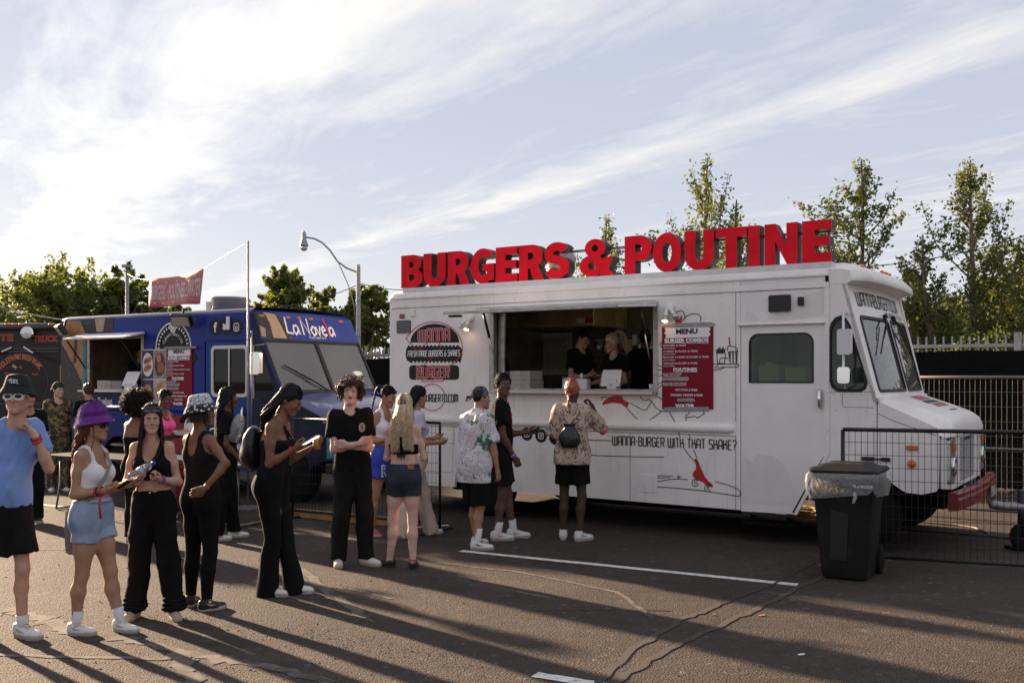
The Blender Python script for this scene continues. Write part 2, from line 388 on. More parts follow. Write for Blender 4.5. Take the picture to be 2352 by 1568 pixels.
worn = M('worn_line_paint', (.62, .60, .56), .75, var=.25, vs=14, c2=(.16, .14, .13), c2s=17, c2w=(.6, .72), bump=.2, bs=120)
def line_mark(a, b, w, z=.004, name='road_marking', m=None):
    a, b = Vector(a), Vector(b); d = (b - a).normalized(); n = Vector((-d.y, d.x, 0)) * w / 2; k = 24; mb = MB(); rows = [[], []]
    for i in range(k + 1):
        p = a.lerp(b, i / k); j1, j2 = (random.uniform(.88, 1.06), random.uniform(.88, 1.06))
        rows[0].append((p.x + n.x * j1, p.y + n.y * j1, z)); rows[1].append((p.x - n.x * j2, p.y - n.y * j2, z))
    mb.sheet(rows); o = mb.build(name, m or worn); recalc(o); return tag(o, kind='structure')
line_mark(G(1058, 1265), G(1832, 1343), .105)
line_mark(G(1228, 1549), G(1500, 1592), .105)
line_mark(G(1885, 1297), G(1960, 1304), .09)
line_mark(G(70, 1156), G(165, 1166), .09)
line_mark(G(905, 1214), G(1030, 1206), .07)
line_mark(G(60, 1111), G(105, 1109), .07)
chalk = M('faded_chalk', (.115, .09, .074), .9, var=.3, vs=9, c2=(.05, .038, .031), c2s=7, c2w=(.46, .58))
def mark_path(uv, w, m=chalk, z=.003, name='road_marking'):
    pts = [G(*q) for q in uv]; out = []
    for i in range(len(pts) - 1):
        for k in range(8): out.append(pts[i].lerp(pts[i + 1], k / 8) + Vector((random.gauss(0, w * .16), random.gauss(0, w * .25), 0)))
    out.append(pts[-1]); mb = MB(); out = [(p.x, p.y) for p in out]
    mb.ribbon(out, w, lambda a, b: (a, b, z)); o = mb.build(name, m); recalc(o); return tag(o, kind='structure')
mark_path([(-20, 1403), (60, 1410), (120, 1428), (165, 1452)], .11, z=.0030)
mark_path([(270, 1462), (340, 1478), (430, 1500), (560, 1520), (760, 1568)], .09, z=.0033)
mark_path([(-20, 1506), (200, 1510), (430, 1512)], .05, z=.0036)
mark_path([(400, 1500), (435, 1540), (445, 1590)], .10, z=.0039)
mark_path([(690, 1305), (745, 1350), (842, 1420)], .09, z=.0042)
mark_path([(620, 1338), (700, 1345), (800, 1352), (900, 1375)], .04, z=.0030)
mark_path([(60, 1262), (170, 1262), (300, 1268)], .04, z=.0034)
mark_path([(1000, 1292), (1200, 1315), (1420, 1360), (1500, 1420)], .045, z=.0036)
seam = M('worn_seam', (.066, .049, .039), .9, var=.3, vs=9, c2=(.048, .0345, .0275), c2s=9, c2w=(.40, .52), bump=.5, bs=70); tar = M('tar_seam', (.022, .019, .018), .7, var=.3, vs=20)
mark_path([(2010, 1255), (1880, 1288), (1770, 1345), (1655, 1388)], .03, tar, .0045, 'tar_seam')
mark_path([(1960, 1300), (1830, 1350), (1740, 1400), (1640, 1440), (1520, 1500), (1395, 1580)], .055, seam, .0048, 'tar_seam')
mark_path([(1655, 1388), (1560, 1425), (1440, 1500), (1360, 1585)], .055, seam, .0051, 'tar_seam')
mark_path([(1480, 1401), (1540, 1402)], .02, tar, .0054, 'tar_seam')
mark_path([(1200, 1402), (1480, 1401)], .012, tar, .0057, 'tar_seam')
mark_path([(1150, 1212), (1420, 1218), (1760, 1226)], .02, tar, .0060, 'tar_seam')
# loose grit and scraps
grit = M('grit', (.085, .07, .058), .9)
mb = MB()
for i in range(900):
    t = random.random(); u = 300 + t * 900 + random.gauss(0, 40); v = 1400 + (u - 300) * .15 + random.gauss(0, 16)
    p = G(u, v); r = random.uniform(.002, .006)
    mb.add([(p.x - r, p.y - r, 0), (p.x + r, p.y - r * .6, 0), (p.x + r * .7, p.y + r, 0), (p.x - r * .8, p.y + r, 0), (p.x, p.y, r * .8)], [(0, 1, 4), (1, 2, 4), (2, 3, 4), (3, 0, 4)])
for i in range(260):
    p = G(random.uniform(0, 2352), random.uniform(1200, 1568)); r = random.uniform(.003, .009)
    mb.add([(p.x - r, p.y - r, 0), (p.x + r, p.y - r * .6, 0), (p.x + r * .7, p.y + r, 0), (p.x - r * .8, p.y + r, 0), (p.x, p.y, r * 1.1)], [(0, 1, 4), (1, 2, 4), (2, 3, 4), (3, 0, 4)])
o = mb.build('gravel', grit); tag(o, 'loose grit scattered on the worn asphalt', 'gravel', kind='stuff')
paper = M('paper_scrap', (.75, .72, .68), .8); rust_leaf = M('dry_leaf', (.36, .14, .04), .8)
for (u, v, s, m, lab) in ((1840, 1504, .028, paper, 'small white paper scrap lying on the asphalt near the bottom right'),
                          (1750, 1414, .03, rust_leaf, 'dry orange leaf on the asphalt, larger of the two below the white line'),
                          (1640, 1412, .018, rust_leaf, 'tiny dry leaf on the asphalt left of the larger orange leaf')):
    p = G(u, v); mb = MB(); n = 7
    mb.prism([(s * math.cos(2 * math.pi * i / n) * random.uniform(.6, 1.1), s * .6 * math.sin(2 * math.pi * i / n) * random.uniform(.6, 1.1)) for i in range(n)], lambda a, b, d: (a, b, d + a * .12), .004, .008)
    o = mb.build('litter', m); o.location = p; recalc(o); tag(o, lab, 'litter')

# ------------------------------------------------------------------ trees
def leaf_material(name, c, c2, tl=.35):
    m = bpy.data.materials.new(name); m.use_nodes = True; nt = m.node_tree; N = nt.nodes; L = nt.links
    b = N['Principled BSDF']; b.inputs['Roughness'].default_value = .55; b.inputs['Specular IOR Level'].default_value = .35
    ge = N.new('ShaderNodeNewGeometry'); mx = N.new('ShaderNodeMix'); mx.data_type = 'RGBA'
    L.new(ge.outputs['Random Per Island'], mx.inputs[0]); mx.inputs[6].default_value = (*c, 1); mx.inputs[7].default_value = (*c2, 1)
    L.new(mx.outputs[2], b.inputs['Base Color'])
    t = N.new('ShaderNodeBsdfTranslucent'); ms = N.new('ShaderNodeMixShader'); ms.inputs[0].default_value = tl
    sc = N.new('ShaderNodeVectorMath'); sc.operation = 'MULTIPLY'; L.new(mx.outputs[2], sc.inputs[0]); sc.inputs[1].default_value = (1.5, 1.4, .6)
    L.new(sc.outputs[0], t.inputs[0])
    L.new(b.outputs[0], ms.inputs[1]); L.new(t.outputs[0], ms.inputs[2]); L.new(ms.outputs[0], N['Material Output'].inputs[0])
    return m
LEAF_A = leaf_material('leaf_green', (.090, .118, .034), (.165, .185, .060), .48)
LEAF_B = leaf_material('leaf_olive', (.066, .092, .022), (.130, .150, .042), .40)
LEAF_C = leaf_material('leaf_dark', (.020, .034, .012), (.050, .062, .020), .2)
LEAF_D = leaf_material('leaf_brown', (.055, .060, .018), (.115, .105, .034))
BARK = M('bark', (.16, .125, .095), .9, var=.35, vs=14, bump=.6, bs=40)
def leaves(name, pts, size, mat, parent, up=.35):
    pts = np.asarray(pts); n = len(pts)
    d = RNG.normal(size=(n, 3)); d[:, 2] += up; d /= np.linalg.norm(d, axis=1)[:, None]
    e = RNG.normal(size=(n, 3)); e -= (e * d).sum(1)[:, None] * d; e /= np.linalg.norm(e, axis=1)[:, None]
    f = np.cross(d, e); s = size * RNG.uniform(.6, 1.25, n)[:, None]
    V = np.stack([pts - e * s, pts + f * s * .55 + d * s * .12, pts + e * s, pts - f * s * .55 + d * s * .12], 1).reshape(-1, 3)
    Q = np.arange(4 * n).reshape(n, 4)
    return link_mesh(name, mesh_np(name, V, Q), parent, mat)
def bushy_tree(base, h, rx, label, mat, n=9000, leaf=.10, lobes=16, ry=None, zlow=.28, seed=1, group=None, name='leafy_tree', tall=1.0):
    rg = random.Random(seed); ry = ry or rx
    e = empty(name, base, 0, label, 'tree', group)
    t = MB(); tips = []
    t.tube([(0, 0, 0), (.05, 0, h * .25), (-.05, .05, h * .5), (0, 0, h * .8)], [.2, .16, .11, .04], 8)
    cents = []
    for i in range(lobes):
        a = rg.uniform(0, 2 * math.pi); zz = rg.uniform(zlow, .95); w = math.sin(math.pi * min(1, (zz - zlow + .18) / (1.1 - zlow))) ** .6
        rr = rg.uniform(.35, .95) * w
        c = Vector((math.cos(a) * rr * rx * .75, math.sin(a) * rr * ry * .75, zz * h * .93)); rl_ = rg.uniform(.16, .28) * rx * 1.2; c.z = min(c.z, h - 1.35 * rl_); cents.append((c, rl_))
        s0 = Vector((0, 0, max(.15 * h, c.z - rg.uniform(.8, 2.0)))); md = s0.lerp(c, .55) + Vector((0, 0, -.2))
        t.tube([s0, md, c], [.07, .05, .02], 6)
    cents.append((Vector((0, 0, h - .34 * rx)), rx * .22))
    t.build('trunk', BARK, e, True)
    pts = []
    per = n // len(cents)
    for c, r in cents:
        k = max(3, int(per / 60)); 
        for q in range(k):     # sprays of leaves, denser at the outside of each clump
            d = Vector((rg.gauss(0, 1), rg.gauss(0, 1), rg.gauss(0, .8))).normalized() * r * rg.uniform(.45, 1.2)
            p0 = c + d; out = (d + Vector((0, 0, r * .5))).normalized()
            for z in range(60):
                tt = rg.random()
                pts.append(p0 + out * (tt * r * .75) + Vector((rg.gauss(0, 1), rg.gauss(0, 1), rg.gauss(0, 1))) * (r * .17 * (1.1 - tt * .7)))
    leaves('crown', [tuple(p) for p in pts], leaf, mat, e)
    return e
def poplar(base, h, w, label, mat, n=5000, leaf=.075, seed=1, group=None, z0=.14, nb=26, leaders=((0, 1.0),)):
    """young upright tree: leaders with steep side shoots, leaves set along the shoots"""
    rg = random.Random(seed); e = empty('poplar_tree', base, 0, label, 'tree', group); t = MB(); pts = []
    shoots = []
    for (lx, lh) in leaders:
        H = h * lh; ph = rg.uniform(0, 6)
        def stem(z, lx=lx, H=H, ph=ph): return Vector((lx * w * min(1, z / (H * .7)) + .05 * math.sin(z * 1.1 + ph), .05 * math.cos(z * .9 + ph), z))
        t.tube([stem(H * i / 8) for i in range(9)], [.09 * (1 - i / 9) + .007 for i in range(9)], 7)
        for i in range(nb):
            f = z0 + (.97 - z0) * ((i + rg.random()) / nb) ** .9; z = f * H; a = rg.uniform(0, 6.283); an = rad(rg.uniform(24, 50) - 10 * f)
            ln = min((H - z) * rg.uniform(.55, .85), 1.15 * w / math.sin(an)) * rg.uniform(.55, 1.1) * (1 if lx == 0 else .7) + .10
            p0 = stem(z); o_ = Vector((math.cos(a), math.sin(a), 0)); p2 = p0 + o_ * ln * math.sin(an) + Vector((0, 0, ln * math.cos(an))); p1 = p0.lerp(p2, .5) + o_ * ln * .10 - Vector((0, 0, ln * .04))
            t.tube([p0, p1, p2], [.020, .012, .004], 5); shoots.append((p0.lerp(p1, .35), p1, p2, ln * .9))
            for k in range(3 if ln > .5 else 1):
                tt = rg.uniform(.25, .85); q0 = p0 * (1 - tt) ** 2 + p1 * 2 * tt * (1 - tt) + p2 * tt * tt; l2 = ln * rg.uniform(.2, .42); dv = Vector((rg.gauss(0, 1), rg.gauss(0, 1), rg.uniform(.3, 1.5))).normalized(); q2 = q0 + dv * l2; q1 = q0.lerp(q2, .5) + Vector((0, 0, -.04)); t.tube([q0, q1, q2], [.009, .006, .003], 4); shoots.append((q0, q1, q2, l2))
        shoots.append((stem(H * .82), stem(H * .92), stem(H * 1.0), H * .12))
    L_ = sum(s[3] for s in shoots)
    for (p0, p1, p2, ln) in shoots:
        k = int(n * ln / L_)
        for q in range(k):
            tt = rg.random() ** .8; p = (p0 * (1 - tt) ** 2 + p1 * 2 * tt * (1 - tt) + p2 * tt * tt)
            cl = math.floor(tt * 7) / 7
            pts.append(p + Vector((rg.gauss(0, 1), rg.gauss(0, 1), rg.gauss(0, 1))) * (.045 + .03 * min(ln, 1)))
    t.build('trunk', BARK, e, True)
    leaves('crown', [tuple(p) for p in pts], leaf, mat, e, .1)
    return e
def gb(u, Y): return Vector(((u - 1176) / FPX * Y, Y, 0))
def hz_(v, Y): return CAMZ - (v - HZ) / FPX * Y
bushy_tree(gb(150, 46), hz_(612, 46), 4.1, 'broad green tree rising behind the black truck, the leftmost tree', LEAF_A, 26000, .12, 46, seed=11, group='trees beyond the trucks')
bushy_tree(gb(292, 44), hz_(612, 44), 2.2, 'olive green tree at the left of the red banner, beside the broad tree', LEAF_B, 11000, .12, 24, seed=4, group='trees beyond the trucks')
bushy_tree(gb(395, 47), hz_(680, 47), 3.0, 'low green tree showing under the red banner', LEAF_B, 7000, .12, 20, seed=6, group='trees beyond the trucks')
bushy_tree(gb(655, 38), hz_(612, 38), 2.1, 'pointed green tree left of the street lamp post', LEAF_A, 15000, .11, 34, seed=21, group='trees beyond the trucks', zlow=.3)
bushy_tree(gb(752, 40), hz_(655, 40), 1.8, 'low green tree between the pointed tree and the lamp post', LEAF_B, 9000, .11, 24, seed=25, group='trees beyond the trucks')
bushy_tree(gb(838, 36), hz_(640, 36), 1.75, 'dense green tree behind the lamp post beside the white truck', LEAF_A, 16000, .105, 36, seed=33, group='trees beyond the trucks', zlow=.15)
poplar(gb(1388, 24), hz_(498, 24), .95, 'slim young poplar showing behind the ampersand of the roof sign', LEAF_B, 3600, .048, 41, 'poplars behind the white truck', leaders=((0, 1.0),))
poplar(gb(1622, 22.5), hz_(362, 22.5), 1.3, 'tall poplar with several upright tops behind the letters O and U', LEAF_B, 8500, .048, 52, 'poplars behind the white truck', leaders=((0, 1.0), (.5, .86)))
poplar(gb(1978, 20), hz_(366, 20), 1.25, 'poplar with one long bare tip just right of the last sign letter', LEAF_B, 9000, .046, 63, 'poplars behind the white truck', leaders=((0, 1.0),))
poplar(gb(2232, 19), hz_(368, 19), 2.0, 'bushy poplar at the right edge above the black screen fence', LEAF_B, 16000, .046, 74, 'poplars behind the white truck', leaders=((0, 1.0), (.6, .72), (-.45, .76)))
poplar(gb(2345, 20.5), hz_(560, 20.5), 1.3, 'shorter poplar cut off by the right edge of the picture', LEAF_D, 8000, .048, 79, 'poplars behind the white truck')
bushy_tree(gb(2300, 23), hz_(640, 23), 2.4, 'brownish leafy tree low behind the right poplar', LEAF_D, 14000, .075, 36, seed=81, group='trees beyond the trucks', zlow=.1)
bushy_tree(gb(2100, 24), hz_(615, 24), 1.3, 'small round tree beside the windshield of the white truck', LEAF_B, 5500, .07, 18, seed=83, group='trees beyond the trucks', zlow=.35)
bushy_tree(gb(2190, 22), hz_(670, 22), 1.6, 'shadowy shrub behind the black screen fence', LEAF_C, 7000, .07, 24, seed=85, group='trees beyond the trucks', zlow=.05)
for i, (u, v, w) in enumerate(((2128, 735, .3), (2172, 715, .34), (2262, 728, .4), (2320, 722, .42))):
    rg = random.Random(90 + i); Y = 19.6; h = hz_(v, Y); e = empty('cedar', gb(u, Y), 0, ('narrow dark cedar, %s of the four above the black screen' % ('first from the left', 'second from the left', 'third from the left', 'rightmost')[i]), 'shrub', 'dark cedars behind the screen fence')
    MB().tube([(0, 0, 0), (0, 0, h * .8)], [.05, .02], 6).build('trunk', BARK, e)
    pts = []
    for k in range(1500):
        f = rg.random() ** .7; a = rg.uniform(0, 6.283); r = w * (1 - f) ** .7 * rg.uniform(.7, 1.05); pts.append((r * math.cos(a), r * math.sin(a), .2 + f * (h - .2)))
    leaves('crown', pts, .055, LEAF_C, e, .8)

# ------------------------------------------------------------------ the long fence with its black screen, behind the trucks
FW = Frame(7.0, 16.0, 3500.0)      # parallel to the parked trucks
galv = M('galvanised_steel', (.27, .26, .26), .5, .75, var=.18, vs=12)
dull = M('dull_grey_paint', (.33, .32, .32), .6, var=.15)
blackmesh = M('black_screen_fabric', (.0045, .0045, .005), .95, spec=.15, var=.35, vs=2.5, bump=.5, bs=7)
fe = empty('screen_fence', (7.0, 16.0, 0), FW.rz, 'long grey picket fence hung with black screen fabric behind the trucks', 'fence')
mb = MB(); rows = []
for z in (0.06, .6, 1.2, 1.8, 2.22):
    rows.append([(x * .4, .05 + .035 * math.sin(x * 1.7 + z * 2) + .02 * math.sin(x * .63 + z), z + (.012 * math.sin(x * 2.1) if z > 2 else 0)) for x in range(-76, 16)])
mb.sheet(rows); o = mb.build('screen_fabric', blackmesh, fe, True)
MB().box(-30.4, 6.0, .09, .14, 2.27, 2.33).build('top_rail', galv, fe, bevel=.008)
MB().box(-30.4, 6.0, .10, .13, .25, .29).build('bottom_rail', galv, fe)
pk = MB().box(-.012, .012, .10, .125, 0, 2.46).build('picket', dull, fe); pk.location = (5.9, 0, 0)
for i in range(1, 74):
    c = dup(pk, fe); c.location = (5.9 - i * .13, 0, 0)
rest = MB()
for i in range(74, 270): x = 5.9 - i * .13; rest.box(x - .012, x + .012, .10, .125, 0, 2.46)
tag(rest.build('picket_row', dull, fe), kind='stuff')
ps = MB().box(-.05, .05, .07, .17, 0, 2.5).build('post', dull, fe); ps.location = (1.0, 0, 0)
for i in range(1, 11): c = dup(ps, fe); c.location = (1.0 - i * 2.9, 0, 0)
# hedge
pts = []
for i in range(22000):
    x = random.uniform(-30, 8); pts.append((x, 1.0 + random.uniform(-.25, .45), random.uniform(1.4, 2.42 + .12 * math.sin(x * 1.7) + .08 * math.sin(x * 4.1))))
h = leaves('hedge', pts, .036, leaf_material('leaf_hedge', (.05, .085, .015), (.11, .135, .03), .3), None); h.location = (7, 16, 0); h.rotation_euler = (0, 0, FW.rz)
tag(h, 'clipped green hedge along the back of the screen fence', 'hedge', kind='stuff')
# building beyond
roofm = M('metal_roofing', (.27, .28, .30), .45, .3, var=.12, vs=2); wallm = M('pale_block_wall', (.30, .29, .28), .8, var=.12)
be = empty('low_building', gb(2205, 44), rad(-30), 'low building with grey metal roof beyond the right trees', 'building')
zr = hz_(662, 44); ze = hz_(745, 44)
MB().box(-4.5, 5, 0, 8, 0, ze).build('wall', wallm, be)
mb = MB(); mb.add([(-4.8, -.4, ze - .05), (5.3, -.4, ze - .05), (5.3, 4, zr), (-4.8, 4, zr), (5.3, 8.4, ze - .05), (-4.8, 8.4, ze - .05)], [(0, 1, 2, 3), (3, 2, 4, 5), (1, 4, 2), (0, 3, 5)])
rf = mb.build('roof', roofm, be); recalc(rf)
rb = MB().box(-.03, .03, -.4, .0, 0, .05)
for i in range(18):
    x = -4.5 + i * .55; m_ = MB(); m_.add([(x - .03, -.4, ze + .02), (x + .03, -.4, ze + .02), (x + .03, 4, zr + .07), (x - .03, 4, zr + .07), (x - .03, -.4, ze - .06), (x + .03, -.4, ze - .06)], [(0, 1, 2, 3), (0, 4, 5, 1)]); m_.build('seam', roofm, rf)

# ------------------------------------------------------------------ street lamp
concrete = M('spun_concrete', (.34, .32, .30), .85, var=.15, vs=9, bump=.2)
lampm = M('lamp_grey', (.30, .31, .31), .45, .5); glassm = M('lamp_refractor', (.8, .8, .78), .12, 0, trans=.6)
YL = 34.0; lb = gb(823, YL); ll = empty('street_lamp', lb, 0, 'tall concrete street lamp with curved arm between the two trucks', 'street lamp')
def LP(u, v): p = P(u, v, YL); return (p.x - lb.x, 0, p.z)
zt = LP(824, 608)[2]
MB().tube([(0, 0, 0), (0, 0, zt)], [.10, .07], 14).build('pole', concrete, ll, True)
MB().tube([LP(820, 625), LP(795, 615), LP(775, 600), LP(758, 575), LP(740, 557), LP(722, 548), LP(704, 545)], .03, 8).build('arm', lampm, ll, True)
MB().tube([LP(818, 772), LP(813, 700), LP(800, 655), LP(785, 620), LP(770, 590)], .018, 6).build('brace', lampm, ll, True)
c = LP(698, 545)
hd = MB().lathe([(0, .22), (.035, .22), (.035, .17), (.08, .15), (.085, -.07), (.10, -.11), (.15, -.26), (.155, -.30), (0, -.30)], c, 16).build('lamp_head', lampm, ll, True)
MB().lathe([(.14, -.30), (.125, -.38), (.08, -.45), (0, -.47)], c, 16).build('lamp_globe', glassm, hd, True)
for zz in (690, 772): MB().lathe([(.07, -.03), (.095, -.03), (.095, .03), (.07, .03)], LP(823, zz), 14).build('pole_band', galv, ll)
def wire(name, a, b, sag, r, label, m=None, n=14):
    a, b = Vector(a), Vector(b); mb = MB()
    mb.tube([a.lerp(b, i / n) - Vector((0, 0, sag * 4 * (i / n) * (1 - i / n))) for i in range(n + 1)], r, 5)
    return tag(mb.build(name, m or M('cable_black', (.03, .03, .03), .6), None, True), label, 'cable')
wire('overhead_cable', P(820, 655, YL), P(640, 706, 33), .1, .013, 'thin overhead cable running left from the lamp post')
wire('overhead_cable', P(826, 650, YL), P(960, 664, 33), .1, .013, 'thin overhead cable running right from the lamp post')
wire('overhead_cable', P(1990, 612, 19), P(2420, 520, 17), .12, .010, 'thin overhead cable crossing the right poplars')
wire('overhead_cable', P(-60, 690, 21), P(200, 741, 19), .05, .012, 'pale cable sagging over the black truck at far left', galv)
# ================================================================== helpers for vehicles
def plate(name, outer, holes, fn, d0, d1, mat, parent, bevel=0.0, mi2=None):
    """flat plate with holes: outlines are 2d, fn(a, b, d) -> 3d"""
    bm = bmesh.new(); loops = []; edges = []
    for lp in [outer] + list(holes):
        vs = [bm.verts.new((a, b, 0)) for a, b in lp]; loops.append(vs)
        edges += [bm.edges.new((vs[i], vs[(i + 1) % len(vs)])) for i in range(len(vs))]
    bmesh.ops.triangle_fill(bm, use_beauty=True, use_dissolve=False, edges=edges)
    bm.verts.index_update(); v2 = [(v.co.x, v.co.y) for v in bm.verts]; fs = [tuple(v.index for v in f.verts) for f in bm.faces]
    lidx = [[v.index for v in l] for l in loops]; bm.free(); n = len(v2); mb = MB()
    mb.add([fn(a, b, d0) for a, b in v2] + [fn(a, b, d1) for a, b in v2], fs + [tuple(i + n for i in reversed(f)) for f in fs])
    for l in lidx:
        for i in range(len(l)):
            a, b = l[i], l[(i + 1) % len(l)]; mb.f.append((a, b, b + n, a + n)); mb.m.append(0 if mi2 is None else mi2)
    o = mb.build(name, mat, parent, bevel=bevel); return recalc(o)
def fit_text(mb, s, x0, x1, z0, z1, fn, offset=0.0, mi=0, space=1.0, italic=0.0):
    vs, fs = text(s, 1.0, lambda a, b: (a, b, 0), offset, 'LEFT', space)
    if not vs: return
    xs = [v[0] for v in vs]; zs = [v[1] for v in vs]; ax, bx, az, bz = min(xs), max(xs), min(zs), max(zs)
    kx = (x1 - x0) / (bx - ax); kz = (z1 - z0) / (bz - az)
    mb.add([fn(x0 + (v[0] - ax) * kx + (v[1] - az) * kz * italic, z0 + (v[1] - az) * kz) for v in vs], fs, mi)
def sidefn(a, b, d): return (a, d, b)
def lift(y): return lambda a, b, q=0.0: (a, -y - q, b)
def wheel(parent, x, y, r, w, hubm, inner=1):
    e = empty('wheel', (x, y, r), 0, parent=parent)
    MB().lathe([(r * .55, 0), (r * .93, 0), (r, w * .12), (r, w * .88), (r * .93, w), (r * .55, w)], (0, 0, 0), 32, 'y').build('tyre', TYRE, e, True)
    MB().lathe([(0, .04), (r * .12, .03), (r * .2, .05), (r * .42, .06), (r * .5, .01), (r * .57, .01), (r * .57, w * .9)], (0, 0, 0), 28, 'y').build('rim', hubm, e, True)
    return e
TYRE = M('tyre_rubber', (.008, .008, .008), .9, spec=.2, var=.2, bump=.3, bs=60)
def truck_paint():
    m = M('white_truck_paint', (.80, .75, .712), .36, 0, var=.05, vs=3.0, c2=(.68, .63, .585), c2s=2.2, c2w=(.58, .78), bump=.10, bs=2.4); nt = m.node_tree; N = nt.nodes; b = N['Principled BSDF']; src = b.inputs['Base Color'].links[0].from_socket
    tc = N.new('ShaderNodeTexCoord'); mp = N.new('ShaderNodeMapping'); mp.inputs['Scale'].default_value = (9, 9, .7); n = N.new('ShaderNodeTexNoise'); n.inputs['Scale'].default_value = 2.2; n.inputs['Detail'].default_value = 6; n.inputs['Roughness'].default_value = .65
    nt.links.new(tc.outputs['Object'], mp.inputs[0]); nt.links.new(mp.outputs[0], n.inputs[0]); r = N.new('ShaderNodeMapRange'); r.inputs[1].default_value = .56; r.inputs[2].default_value = .78; r.inputs[4].default_value = .5; nt.links.new(n.outputs[0], r.inputs[0])
    x = N.new('ShaderNodeMix'); x.data_type = 'RGBA'; nt.links.new(r.outputs[0], x.inputs[0]); nt.links.new(src, x.inputs[6]); x.inputs[7].default_value = (.44, .39, .34, 1); nt.links.new(x.outputs[2], b.inputs['Base Color']); return m
WHITE = truck_paint()
WHITE2 = M('white_truck_paint_door', (.77, .725, .70), .4, var=.05, vs=2.5, bump=.04, bs=3); REPAINT = M('repainted_patch', (.69, .65, .61), .55, var=.05, vs=5)
ALU = M('aluminium', (.62, .61, .60), .32, .9, var=.15, vs=14)
STEEL_DARK = M('stainless_dark', (.30, .28, .26), .36, .9, var=.25, vs=4)
BLK = M('black_rubber', (.008, .008, .008), .6)
BLKP = M('black_plastic', (.009, .009, .0095), .45)
CHROME = M('chrome', (.75, .75, .74), .12, 1.0)
AMBER = M('amber_lens', (.70, .13, .02), .25, coat=.5, var=.2, vs=30)
RED_L = M('red_lens', (.22, .02, .02), .25, coat=.5)
UNDER = M('underbody', (.005, .0045, .004), .9, spec=.15, var=.3)
BLACK_INK = M('black_vinyl', (.013, .012, .012), .45, spec=.3, var=.25, vs=8)
RED_INK = M('red_vinyl', (.42, .018, .022), .4, var=.15, vs=8)
WHITE_INK = M('white_vinyl', (.78, .76, .76), .45)
WIN = glass('window_glass', (.72, .80, .77), -.01, .015)
WINDSH = glass('windshield_glass', (.68, .72, .70), .08, .02, opac=.10, ocol=(.55, .52, .48))

# ================================================================== the white food truck
W = Frame(2.502, 10.98, 3500.0); WW = 2.45
ZA = zoom(960, 700, 3.734); ZB = zoom(1180, 740, 4.612); ZC = zoom(1600, 700, 3.92); ZD = zoom(1500, 980, 3.92); ZE = zoom(2020, 640, 3.409); ZF = zoom(1980, 1040, 3.409); ZG = zoom(980, 520, 2.063)
wt = empty('food_truck', (2.502, 10.98, 0), W.rz, 'white step van food truck with an open serving window', 'food truck')
XR, XD, ZT = -5.0, 0.0, 2.88
arch_r = arc(-3.46, .40, .43, .46, 180, 0, 12)
outer = [(XR, .355), (-3.89, .355)] + arch_r[1:-1] + [(-3.03, .355), (.016, .338), (.016, ZT), (XR + .02, ZT), (XR, ZT - .05)]
win = [(-3.29, 1.646), (-1.008, 1.646), (-1.008, 2.636), (-3.29, 2.636)]
plate('side_panel', outer, [win], sidefn, 0, .04, WHITE, wt)
# the other walls
plate('far_side_panel', [(XR, .355), (2.0, .5), (2.05, 1.3), (1.47, 1.56), (1.16, ZT), (XR, ZT)], [], sidefn, WW - .04, WW, WHITE, wt)
MB().box(XR + .001, XR + .04, .041, WW - .041, .36, ZT - .01).build('rear_panel', WHITE, wt)
# roof with rounded eaves
prof = [(0, 2.875), (.0, 2.90), (.012, 2.935), (.04, 2.962), (.09, 2.98), (.4, 3.0), (WW / 2, 3.02), (WW - .4, 3.0), (WW - .09, 2.98), (WW - .02, 2.94), (WW, 2.875)]
mb = MB(); mb.sheet([[(x, y, z - dz) for (y, z) in prof] for (x, dz) in ((XR - .005, .05), (XR + .02, .012), (XR + .08, 0), (-2.5, 0), (1.0, 0))])
mb.add([(XR - .005, y, z - .05) for y, z in prof], [tuple(range(len(prof)))])
rf = recalc(mb.build('roof', WHITE, wt)); smooth_angle(rf, 50)
MB().box(XR + .02, .985, -.016, -.001, 2.862, 2.892).build('gutter', WHITE, rf, bevel=.006)
MB().box(XR + .02, .985, -.006, -.0005, 2.742, 2.800).build('top_trim', WHITE, rf, bevel=.003)
# belt rail: a half round along the side, stopping short of the cab door
mb = MB(); mb.tube([(-4.98, 0, 1.23), (-.12, 0, 1.23), (-.07, .01, 1.23), (-.045, .03, 1.23)], [.056, .056, .045, .015], 14)
mb.build('belt_rail', WHITE, wt, True)
MB().box(-4.98, -.03, -.005, -.0005, 1.155, 1.305).build('belt_plate', WHITE, wt)
# narrow seams in the side skin, drawn as dark strips
sm = M('seam_dark', (.10, .09, .09), .8)
for (x, z0, z1) in ((-.035, .34, 2.74), (-1.33, .35, 1.15), (-3.9, .90, 1.15), (-4.41, .36, 1.15)):
    MB().box(x - .003, x + .003, -.0016, -.0004, z0, z1).build('panel_seam', sm, wt)
for (x0, x1, z) in ((-4.97, -.03, 1.152), (-3.55, -1.0, 2.69), (-4.41, -3.9, .93), (-4.97, .97, 2.740)):
    MB().box(x0, x1, -.0075, -.0062, z - .0022, z + .0022).build('panel_seam', sm, wt)
hd_ = W.at(*ZD(392, 800)); hd2 = W.at(*ZD(562, 985))
plate('access_hatch', [(hd_[0], hd2[1]), (hd2[0], hd2[1]), (hd2[0], hd_[1]), (hd_[0], hd_[1])], [], sidefn, -.008, -.001, WHITE, wt, .003)
lw = MB().box(-4.40, -3.92, -.007, -.001, .55, 1.08).build('access_hatch', WHITE, wt, bevel=.004)
